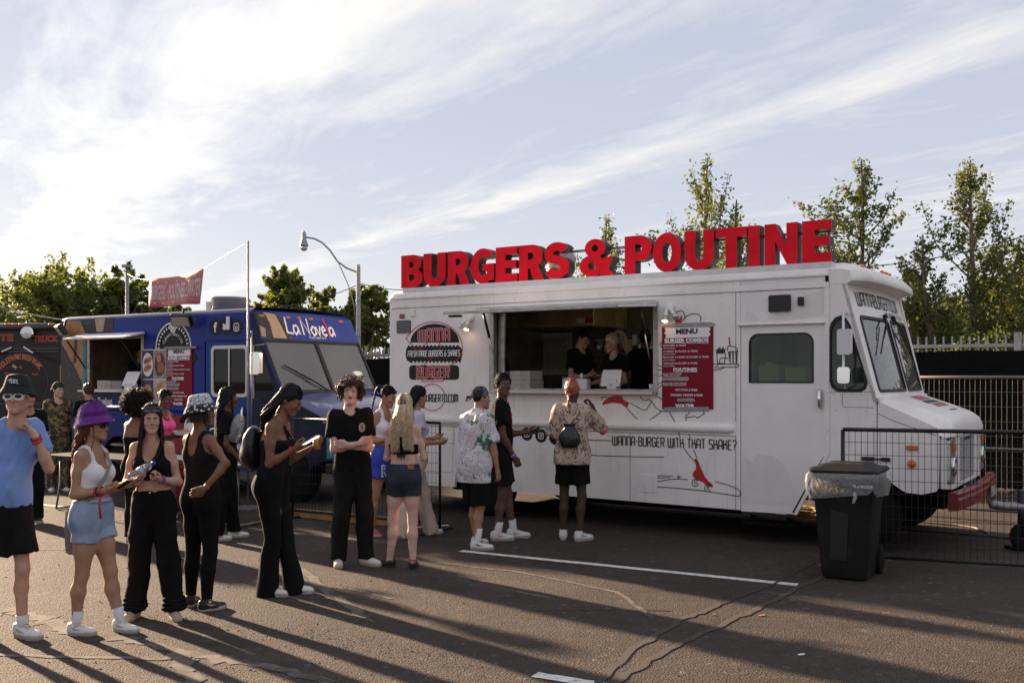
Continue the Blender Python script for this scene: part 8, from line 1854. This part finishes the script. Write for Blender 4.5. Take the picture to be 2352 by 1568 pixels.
def p7():
    p = Person('man with curly brown hair and black t-shirt standing with crossed arms', G(806, 1297), 22, 1.775, 'm', 'pale', .98, ((.15, -.05, 34), (-.13, .02, -10)), lean=(-.03, .02), hip=(.02, 0), LA=((.10, -.22, -.96), (-.90, -.36, .12), (-.95, -.1, .15), (0, .95, .1)), RA=((-.06, -.25, -.96), (.86, -.46, .20), (.95, -.1, .25), (.1, .9, .1)), head=(-14, -4, 3), hands=(.5, .5))
    p.tee(BLKC, .505, .60, .018, .011, seed=71); p.legs(BLKC2, .55, 1.0, (.102, .09, .078), .014, .009, 72); p.shoes(M('shoe_offwhite', (.55, .51, .46), .55, var=.1), SOLE_G, None, LACE_K, high=.045); p.socks(.10)
    p.haircap(HAIRM['brown'], .014, .185, .005, .05); p.curls(HAIRM['brown'], 420, (.095, .128), .015, 1.9, .05, zlo=.085, r=.0042, seed=73, drop=.4, face_z=.185, sc=(1.02, 1.15, 1.0)); p.brows(HAIRM['dkbrown'], .007)
    S = M('logo_pale', (.42, .30, .32), .7); mb = MB(); c = p.ax(.745) + V3(.088, -.128, 0)
    mb.add([tuple(c + V3(.036 * math.cos(t), -.010 + .010 * math.cos(t), .045 * math.sin(t))) for t in np.linspace(0, 6.283, 17)[:-1]], [tuple(range(16))]); o = mb.build('chest_logo', S, p.e)
    mb = MB(); mb.ribbon([(-.018, .02), (.012, .024), (-.012, .0), (.018, -.004), (-.015, -.024), (.014, -.022)], .008, lambda a, b: tuple(c + V3(a, -.0135 + .28 * a, b))); mb.build('chest_logo', BLKC, p.e); strands('moustache', [p.HP([(-.02, -.098, .060), (0, -.103, .064), (.02, -.098, .060)])], .004, .003, HAIRM['dkbrown'], p.e, 5)
p7()
def p8():
    p = Person('woman in white tank top and royal blue basketball shorts with a braided ponytail', G(882, 1228), 52, 1.71, 'f', 'tan', 1.0, ((.11, -.08, 10), (-.13, .08, -5)), LA=((.1, -.15, -1), (-.40, -.80, .20)), RA=((-.16, .06, -1), (.30, -.85, .12)), head=(18, 20, 0), hands=(.6, .6))
    p.top(WHTC, .625, .785, .012, scoop=(.06, .05), back=(.05, .05), straps=(.074, .018))
    p.legs(ROYAL, .60, .25, (.104, .10, .120), .016, .006, 82, 'shorts'); p.shoes(M('shoe_red', (.42, .03, .03), .5), SOLE_W, None, LACE_W)
    c = p.hipc + V3(-.085, .01, -.20); mb = MB()
    fit_text(mb, 'R', -.05, .05, 0, .14, lambda a, b: tuple(c + V3(a - .03, -.142 + .02 * abs(a) * 10, b - .02)), .06); mb.build('shorts_letter', WHITE_INK, p.e)
    mb = MB(); fit_text(mb, 'R', -.035, .035, 0, .11, lambda a, b: tuple(c + V3(a - .03, -.146 + .02 * abs(a) * 10, b - .005)), .0); mb.build('shorts_letter', ROYAL, p.e)
    p.haircap(HAIRM['blackish'], .006, .175, .002); p.brows(HAIRM['dkbrown']); bp = [p.hp(0, .11, .17), p.hp(0, .16, .18), p.hp(0, .18, .12), p.hp(0, .175, .03), p.hp(0, .165, -.08), p.hp(0, .15, -.16)]
    bb = []
    for i in range(5): 
        for t in (0, .33, .66): bb.append(bp[i] * (1 - t) + bp[i + 1] * t)
    MB().tube([tuple(x) for x in bb], [.019 * (1 + .35 * (i % 2)) * (1 - i / 24) for i in range(len(bb))], 8).build('braid', HAIRM['black'], p.e, True)
    p.shades(M('shade_black', (.012, .012, .012), .3), LENS, z=.19, y=-.085, w=.028, h=.014, oval=False); p.strap([p.hp(-.05, -.02, -.03), p.ax(.79) + V3(-.03, -.085, 0), p.ax(.775) + V3(0, -.105, 0), p.ax(.79) + V3(.03, -.085, 0), p.hp(.05, -.02, -.03)], GOLD, .006, 'necklace', 5)
p8()
def p9():
    p = Person('woman with long blonde hair and denim shorts seen from behind', G(928, 1302), 176, 1.64, 'f', 'pale', .97, ((.155, -.03, 62), (-.10, .05, 2)), hip=(.0, .0), LA=((.20, -.10, -1), (-.25, -.85, .30)), RA=((-.24, -.08, -1), (.25, -.85, .30)), head=(-4, 6, 0))
    p.top(BLKC, .655, .715, .010, straps=(.072, .005))
    p.legs(DENIM_D, .60, .19, (.100, .10, .104), .010, .003, 92, 'shorts'); p.shoes(SH_K, SH_K, flatshoe=True, soleh=.014)
    MB().box(-.03, .03, -.003, .003, -.02, .02).build('leather_patch', M('leather_tan', (.30, .14, .05), .6), p.e).location = tuple(p.ax(.585) + V3(-.09, .118, 0)); p.band('L', 0, REDB); 
    MB().tube([tuple(p.ank['R'] + V3(math.cos(t) * .045, math.sin(t) * .045, .03)) for t in np.linspace(0, 6.283, 15)], .006, 5, False).build('ankle_band', REDB, p.e, True)
    p.haircap(HAIRM['blonde'], .012, .165, .004, .03); p.fall(HAIRM['black'], .50, 80, (150, 210), 91, .010, 14, .0050, .0, back=.112, name='dark_hair'); p.fall(HAIRM['blonde'], .44, 330, (55, 168), 92, .012, 20, .0030, .22, back=.135); p.fall(HAIRM['blonde'], .42, 330, (192, 305), 94, .012, 20, .0030, .22, back=.135); p.fall(HAIRM['blonde'], .30, 220, (150, 210), 95, .010, 18, .0030, .1, back=.15)
p9()
def p10():
    p = Person('woman with long straight black hair and beige trousers behind the blonde woman', G(955, 1232), 116, 1.70, 'f', 'tan', .98, ((.07, -.22, 10), (-.06, .20, 5)), hip=(0, 0), LA=((.1, -.1, -1), (-.2, -.8, .1)), RA=((-.15, 0, -1), (.1, -.7, .0)), head=(10, 12, 0))
    p.tee(LAV, .585, .45, .012, .004, seed=101, sr=(.06, .068)); p.legs(BEIGE, .595, 1.04, (.098, .092, .095), .014, .010, 102); p.shoes(SH_W, SOLE_W, SH_K, LACE_K); p.haircap(HAIRM['black'], .010, .165, .003, .03); p.fall(HAIRM['black'], .56, 300, (20, 340), 103, .004, 8, .0050, .10, back=.125, fmin=88); p.brows(HAIRM['black'])
p10()
def p11():
    p = Person('man in white and green printed shirt with a paisley headband', G(1090, 1258), 138, 1.70, 'm', 'tan', 1.06, ((.08, -.12, 4), (-.10, .06, -52)), lean=(0, -.05), LA=((.15, -.05, -1), (-.1, -.6, -.7)), RA=((-.26, -.06, -1), (.02, -.30, -.95)), head=(-26, 4, 0), neck=(0, -.05))
    p.tee(GREENSHIRT, .41, .85, .030, .012, seed=111, sr=(.078, .098), flare=1.3); p.legs(BLKC, .55, .50, (.108, .108, .115), .02, .007, 112, 'shorts'); p.shoes(SH_W, SOLE_W, SH_K, LACE_K); p.socks(.17); p.haircap(HAIRM['black'], .006, .16, .003, .05); p.brows(HAIRM['black'])
    S = SDF(.008); S.ell((0, .016, .145), (.088, .107, .102), .02); S.cut(lambda X, Y, Z: .140 - .35 * (Y + .05) - Z); S.cut(lambda X, Y, Z: -(.045 - np.abs(Y * .85 + (Z - .2) * .55 + .035)) * -1 if False else (np.abs(Y + .025 + (Z - .15) * .25) - .05)); V, Q = S.mesh(); np_obj('headband', p.HP(V), Q, BANDANA, p.e)
    S = SDF(.008); S.ell((0, .016, .145), (.086, .105, .100), .02); S.cut(lambda X, Y, Z: .150 - .30 * (Y + .03) - Z); V, Q = S.mesh(); np_obj('bandana', p.HP(V), Q, BANDANA_D, p.e)
    mb = MB()
    for a in (-.3, .25): mb.add([tuple(p.hp(0, .115, .135)), tuple(p.hp(.03 + a * .05, .17, .11 + a * .06)), tuple(p.hp(a * .1, .19, .06)), tuple(p.hp(-.02, .13, .10))], [(0, 1, 2, 3)])
    o = mb.build('bandana_tail', BANDANA_D, p.e); o.modifiers.new('thick', 'SOLIDIFY').thickness = .004
p11()
def p12():
    p = Person('tall man in black graphic t-shirt looking back at the camera', G(1152, 1238), 98, 1.845, 'm', 'deep', .98, ((.08, -.16, -4), (-.09, .06, 2)), LA=((.05, -.12, -1), (-.12, -.96, .08), (-.1, -.95, .1), (-.6, .1, .7)), RA=((-.10, -.10, -1), (.12, -.50, -.86), (.1, -.5, -.85)), head=(-72, 0, 0), hands=(.5, .6), twist=-12)
    p.tee(BLKC, .515, .62, .018, .011, seed=121, sr=(.070, .084)); p.legs(BLKC2, .56, .37, (.104, .10, .108), .016, .006, 122, 'shorts'); p.shoes(SH_W, SOLE_W, M('accent_orange', (.60, .14, .02), .5), LACE_W); p.socks(.15); p.haircap(HAIRM['black'], .010, .165, .0035, .07); p.curls(HAIRM['black'], 420, (.090, .098), .006, 1.5, .012, zlo=.12, r=.0022, seed=123, face_z=.19); p.brows(HAIRM['black'], .005)
    GR = M('graphic_red', (.50, .02, .015), .7); GO = M('graphic_orange', (.62, .22, .02), .7)
    def chest(pts, mat, nm): mb = MB(); mb.add([tuple(p.ax(.70) + p.Rt @ V3(*q)) for q in pts], [tuple(range(len(pts)))]); mb.build(nm, mat, p.e)
    chest([(-.09, -.118, .10), (-.03, -.128, .12), (-.02, -.132, .0), (-.05, -.130, -.05), (-.10, -.112, .02)], GR, 'shirt_graphic'); chest([(-.10, .106, .08), (-.05, .126, .10), (-.04, .128, -.02), (-.09, .115, -.04)], GO, 'shirt_graphic'); chest([(-.12, .090, -.16), (-.05, .125, -.15), (-.05, .125, -.20), (-.12, .090, -.21)], GO, 'shirt_graphic')
    phone(p.world(p.palm('L', .10, .03)), (rad(70), 0, rad(85)), 'dark phone held out by the tall man looking back', SH_K); p.band('R', .02, M('band_violet', (.25, .05, .45), .5)); p.band('R', .035, WHTC, 1.2, .005)
p12()
def p13():
    p = Person('man in brown durag and patterned shirt ordering at the serving window', G(1314, 1240), 172, 1.775, 'm', 'dark', 1.0, ((.11, -.05, 6), (-.10, .04, -46)), LA=((.24, -.05, -1), (-.15, -.75, -.25)), RA=((-.55, -.60, -.56), (.36, .34, .88), (.45, .3, .85), (.9, .1, -.3)), head=(-10, 6, 0), hands=(.5, .75))
    p.tee(TRIBAL, .475, .92, .026, .012, seed=131, sr=(.076, .094), flare=1.3); p.legs(BLKC, .55, .33, (.104, .10, .110), .016, .006, 132, 'shorts'); p.shoes(SH_W, SOLE_W, SWG, SWG, high=.01)
    DU = M('durag_satin', (.30, .075, .035), .3, var=.3, vs=9, bump=.6, bs=14); S = SDF(.008); S.ell((0, .018, .145), (.084, .105, .102), .02); S.dsp = folds(133, .007, 1, 1.8); S.cut(lambda X, Y, Z: .150 - np.clip((Y + .05) / .12, 0, 1) * .105 - Z); V, Q = S.mesh(); np_obj('durag', p.HP(V), Q, DU, p.e)
    MB().tube([tuple(p.hp(*q)) for q in ((0, .115, .06), (.01, .13, .0), (.02, .125, -.06))], [.022, .03, .012], 8, flat=.4).build('durag_tail', DU, p.e, True); MB().tube([tuple(p.hp(*q)) for q in ((.085, 0, .13), (.05, .10, .075), (0, .122, .06), (-.05, .10, .075), (-.085, 0, .13))], .012, 6).build('durag_tie', DU, p.e, True)
    MB().tube([tuple(p.nb + V3(math.cos(t) * .075, math.sin(t) * .075 + .0, .02)) for t in np.linspace(0, 6.283, 19)], .009, 6, False).build('neck_chain', M('purple_cord', (.16, .05, .50), .5), p.e, True)
    SM = M('sleeve_pink', (.70, .06, .30), .7); SY = M('sleeve_yellow', (.65, .38, .04), .7)
    for t, m_ in ((.30, SM), (.42, SY), (.54, SM)):
        a = p.sho['R'] + (p.elb['R'] - p.sho['R']) * (t + .62); d = nrm(p.elb['R'] - p.sho['R']); MB().tube([tuple(a - d * .018), tuple(a + d * .018)], .060, 14, False).build('sleeve_band', m_, p.e, True)
    e = empty('drawstring_bag', p.world(p.ax(.655) + V3(.015, .185, 0)), p.rz, 'black shiny drawstring bag on the back of the man in the durag', 'bag'); BG = M('bag_shiny', (.016, .016, .018), .22, bump=1, bs=16)
    rows = [[(r_ * math.cos(t) * (1 + .10 * math.sin(7 * t + z * 30)), r_ * .5 * math.sin(t), z) for t in np.linspace(0, 6.283, 29)[:-1]] for z, r_ in ((-.135, .03), (-.12, .08), (-.06, .115), (.0, .11), (.06, .08), (.10, .05), (.12, .06), (.13, .065))]; mb = MB(); mb.sheet(rows, close=True); mb.build('pouch', BG, e, True)
    for sg in (1, -1): MB().tube([(0, 0, .11), (sg * .07, .0, .19), (sg * .11, -.08, .27), (sg * .12, -.19, .27)], .004, 5).build('cord', SH_K, e)
    p.strap([p.ax(.52) + V3(-.16, .02, 0), p.ax(.47) + V3(-.175, .03, 0), p.ax(.40) + V3(-.17, .035, 0)], M('lanyard', (.45, .05, .28), .6), .016, 'lanyard')
p13()
# ---------------------------------------------------------------- people further back
def p14():
    p = Person('young man in camouflage shirt and backward cap by the black truck', G(133, 1128), 40, 1.72, 'm', 'pale', .96, ((.09, -.05, 5), (-.10, .05, -8)), head=(18, 2, 0), hres=.016)
    p.tee(CAMO, .44, .8, .028, .006, seed=141, sr=(.072, .09)); p.legs(CAMO, .55, 1.0, (.115, .10, .09), .014, .008, 142); p.shoes(SH_W, SOLE_W); p.haircap(HAIRM['dkbrown'], .006, .17, .003); p.brows(HAIRM['dkbrown'])
    S = SDF(.01); S.ell((0, .016, .148), (.090, .110, .104), .02); S.cone((0, .08, .125), (0, .15, .10), .05, .05, .02); S.cut(lambda X, Y, Z: .155 - np.clip(Y, 0, .2) * .5 - Z); V, Q = S.mesh(); np_obj('cap', p.HP(V), Q, CAMO_CAP, p.e)
p14()
def p15():
    p = Person('dark haired man seen from behind next to the camouflage shirt', G(203, 1128), 215, 1.70, 'm', 'light', .96, head=(10, 0, 0), hres=.018, face=False); p.tee(BLKC, .45, .6, .02, .005, seed=151); p.legs(BLKC, .55, 1.0, (.11, .09, .08), .014, .006, 152); p.shoes(SH_K, SH_K); p.haircap(HAIRM['brown'], .016, .165, .005, .06)
p15()
def p16():
    p = Person('woman with a big curly afro standing behind the crop top woman', G(312, 1245), 150, 1.60, 'f', 'brown', 1.0, head=(-10, 5, 0), hres=.016, face=False, LA=((.2, -.1, -1), (-.2, -.8, .1)), RA=((-.2, -.1, -1), (.2, -.8, .1)))
    p.top(BLKC, .60, .72, .010); p.legs(BLKC, .60, 1.0, (.11, .09, .08), .012, .006, 162); p.shoes(SH_W, SOLE_W); p.haircap(HAIRM['dkbrown'], .05, .17, .01, .02); p.curls(HAIRM['dkbrown'], 950, (.11, .215), .014, 2.4, .045, zlo=.0, r=.0040, seed=163, face_z=.20, sc=(1, 1.02, .9), drop=.2)
p16()
def p17():
    p = Person('woman in hot pink top looking down into a takeout box', G(372, 1190), 62, 1.655, 'f', 'deep', 1.05, LA=((.1, -.25, -.95), (-.25, -.92, .10)), RA=((-.12, -.2, -.95), (.25, -.92, .10)), head=(6, 22, 0), hres=.014, bust=1.2, hands=(.5, .5))
    p.top(PINK, .625, .785, .012, scoop=(.06, .055), straps=(.074, .019))
    p.legs(DENIM, .60, 1.0, (.11, .085, .07), .010, .005, 172); p.shoes(SH_W, SOLE_W); p.haircap(HAIRM['black'], .004, .178, .0015); p.brows(HAIRM['black']); MB().ball(tuple(p.hp(0, .115, .13)), .035, 10, 8).build('hair_bun', HAIRM['black'], p.e, True); p.strap([p.hp(-.05, -.02, -.03), p.ax(.79) + V3(-.03, -.085, 0), p.ax(.775) + V3(0, -.105, 0), p.ax(.79) + V3(.03, -.085, 0), p.hp(.05, -.02, -.03)], GOLD, .006, 'necklace', 5)
    e = empty('takeout_box', p.world((p.palm('L', .10, .0) + p.palm('R', .10, .0)) / 2 + V3(0, -.05, .0)), p.rz, 'open white foam takeout box held by the woman in pink', 'takeout box'); FOAM = M('foam_white', (.68, .66, .64), .7)
    rows = [[(a * k, b * k, z) for a, b in rrect(-.12, .12, -.11, .11, .02, 3)] for k, z in ((.85, 0), (1, .05), (1.04, .052))]; mb = MB(); mb.sheet(rows, close=True); mb.add(rows[0], [tuple(range(len(rows[0]) - 1, -1, -1))]); mb.build('tray', FOAM, e); mb = MB(); rows = [[(a * k, -.115 - y, .055 + (b + .11) * k) for a, b in rrect(-.12, .12, -.11, .11, .03, 3)] for k, y in ((1.04, 0), (1, .0), (.85, .045))]; mb.sheet(rows, close=True); mb.add(rows[-1], [tuple(range(len(rows[0])))]); mb.build('lid', FOAM, e)
    mb = MB(); rf_ = random.Random(4)
    for i in range(26): mb.box(*(lambda x, y: (x, x + .012, y, y + .05))(rf_.uniform(-.10, .08), rf_.uniform(-.09, .03)), .03, .052 + rf_.uniform(0, .02))
    mb.build('fries', M('fries', (.50, .20, .05), .6, var=.2), e)
p17()
def p18():
    p = Person('person in black with phone, mostly hidden behind the man in blue', G(66, 1200), 35, 1.66, 'm', 'tan', 1.0, hres=.018, LA=((.1, -.1, -1), (-.05, -.9, .05)), RA=((-.1, 0, -1), (.1, -.9, .0)), face=False); p.tee(BLKC, .46, .7, .022, .006, seed=181); p.legs(BLKC, .55, 1.0, (.115, .10, .09), .014, .006, 182); p.shoes(SH_K, SOLE_W); p.haircap(HAIRM['black'], .012, .16, .004)
    phone(p.world(p.palm('L', .10, .02)), (rad(70), 0, rad(40)), 'phone held low by the person hidden behind the man in blue', SILV)
p18()
# ---------------------------------------------------------------- staff inside the trucks
def in_truck(frm, u, y, z=.72): x = frm.at(u, 800, y)[0]; w = frm.world(x, y, z); return w
def s1():
    p = Person('worker in black cap and black t-shirt inside the white truck', in_truck(W, 1332, .95), 40, 1.72, 'm', 'light', 1.0, LA=((.10, -.25, -.95), (-.25, -.90, .05)), RA=((-.14, -.1, -1), (.30, -.88, .05)), head=(16, 22, 0), hres=.014)
    p.tee(BLKC, .47, .62, .020, .006, seed=191); p.legs(BLKC, .55, 1.0, (.11, .09, .08), .014, .005, 192); p.shoes(SH_K, SH_K); p.haircap(HAIRM['black'], .006, .17, .003, .06); p.brows(HAIRM['dkbrown']); S = SDF(.01); S.ell((0, .016, .148), (.090, .110, .104), .02); S.ell((0, -.115, .160), (.07, .06, .010), .02); S.cut(lambda X, Y, Z: .155 - np.clip(Y, 0, .2) * .4 - Z); V, Q = S.mesh(); np_obj('cap', p.HP(V), Q, BLKC, p.e); p.strap([p.hp(.02, -.105, .03), p.hp(0, -.108, .01)], BLKC, .004, 'collar_tag')
s1()
def s2():
    p = Person('worker with blonde ponytail taking an order inside the white truck', in_truck(W, 1412, .62), -48, 1.63, 'f', 'light', .98, LA=((.20, -.02, -1), (-.3, -.7, -.15)), RA=((-.10, -.30, -.95), (-.1, -.93, -.15)), head=(-22, 16, 0), hres=.014)
    p.tee(BLKC, .47, .55, .014, .005, seed=201); p.legs(BLKC, .55, 1.0, (.11, .09, .08), .014, .005, 202); p.shoes(SH_K, SH_K); p.haircap(HAIRM['blonde'], .006, .17, .002, .07); p.brows(HAIRM['brown']); rg = np.random.default_rng(8); paths = []
    for i in range(90):
        o = rg.normal(size=3) * .012; b0 = V3(0, .10, .215); paths.append(p.HP([b0 + o * .4, b0 + V3(0, .05, .03) + o, b0 + V3(0, .09, -.02) + o * 1.5, b0 + V3(0, .11, -.12) + o * 1.8, b0 + V3(0, .12, -.26) + o * 1.6]))
    strands('ponytail', paths, .005, .003, HAIRM['blonde'], p.e)
s2()
def s3():
    p = Person('dark clothed worker at the right inside the white truck', in_truck(W, 1482, 1.25), 165, 1.70, 'm', 'brown', 1.05, hres=.02, face=False, LA=((.2, -.1, -1), (-.2, -.8, .1)), RA=((-.2, -.1, -1), (.2, -.8, .1))); p.tee(BLKC, .45, .6, .024, .005, seed=211); p.legs(BLKC, .55, 1.0, (.11, .09, .08), .014, .005, 212); p.shoes(SH_K, SH_K); p.haircap(HAIRM['black'], .010, .16, .003, .06)
    p = Person('worker at the griddle in the dark left end of the white truck', in_truck(W, 1150, 1.2), 100, 1.66, 'm', 'brown', 1.0, hres=.02, LA=((.1, -.2, -1), (-.1, -.8, -.1)), RA=((-.1, -.2, -1), (.1, -.8, -.1)), head=(0, 15, 0)); p.tee(BLKC, .45, .6, .022, .005, seed=221); p.legs(BLKC, .55, 1.0, (.11, .09, .08), .014, .005, 222); p.shoes(SH_K, SH_K); p.haircap(HAIRM['black'], .008, .165, .003, .06)
    p = Person('worker in a black shirt inside the blue truck hatch', in_truck(B, 322, .75), 25, 1.62, 'f', 'tan', 1.0, hres=.02, LA=((.1, -.2, -1), (-.4, -.8, .1)), RA=((-.1, -.2, -1), (.4, -.8, .1)), head=(5, 10, 0)); p.tee(BLKC, .45, .6, .022, .005, seed=231); p.legs(BLKC, .55, 1.0, (.11, .09, .08), .014, .005, 232); p.shoes(SH_K, SH_K); p.haircap(HAIRM['black'], .012, .165, .004, .03)
s3()
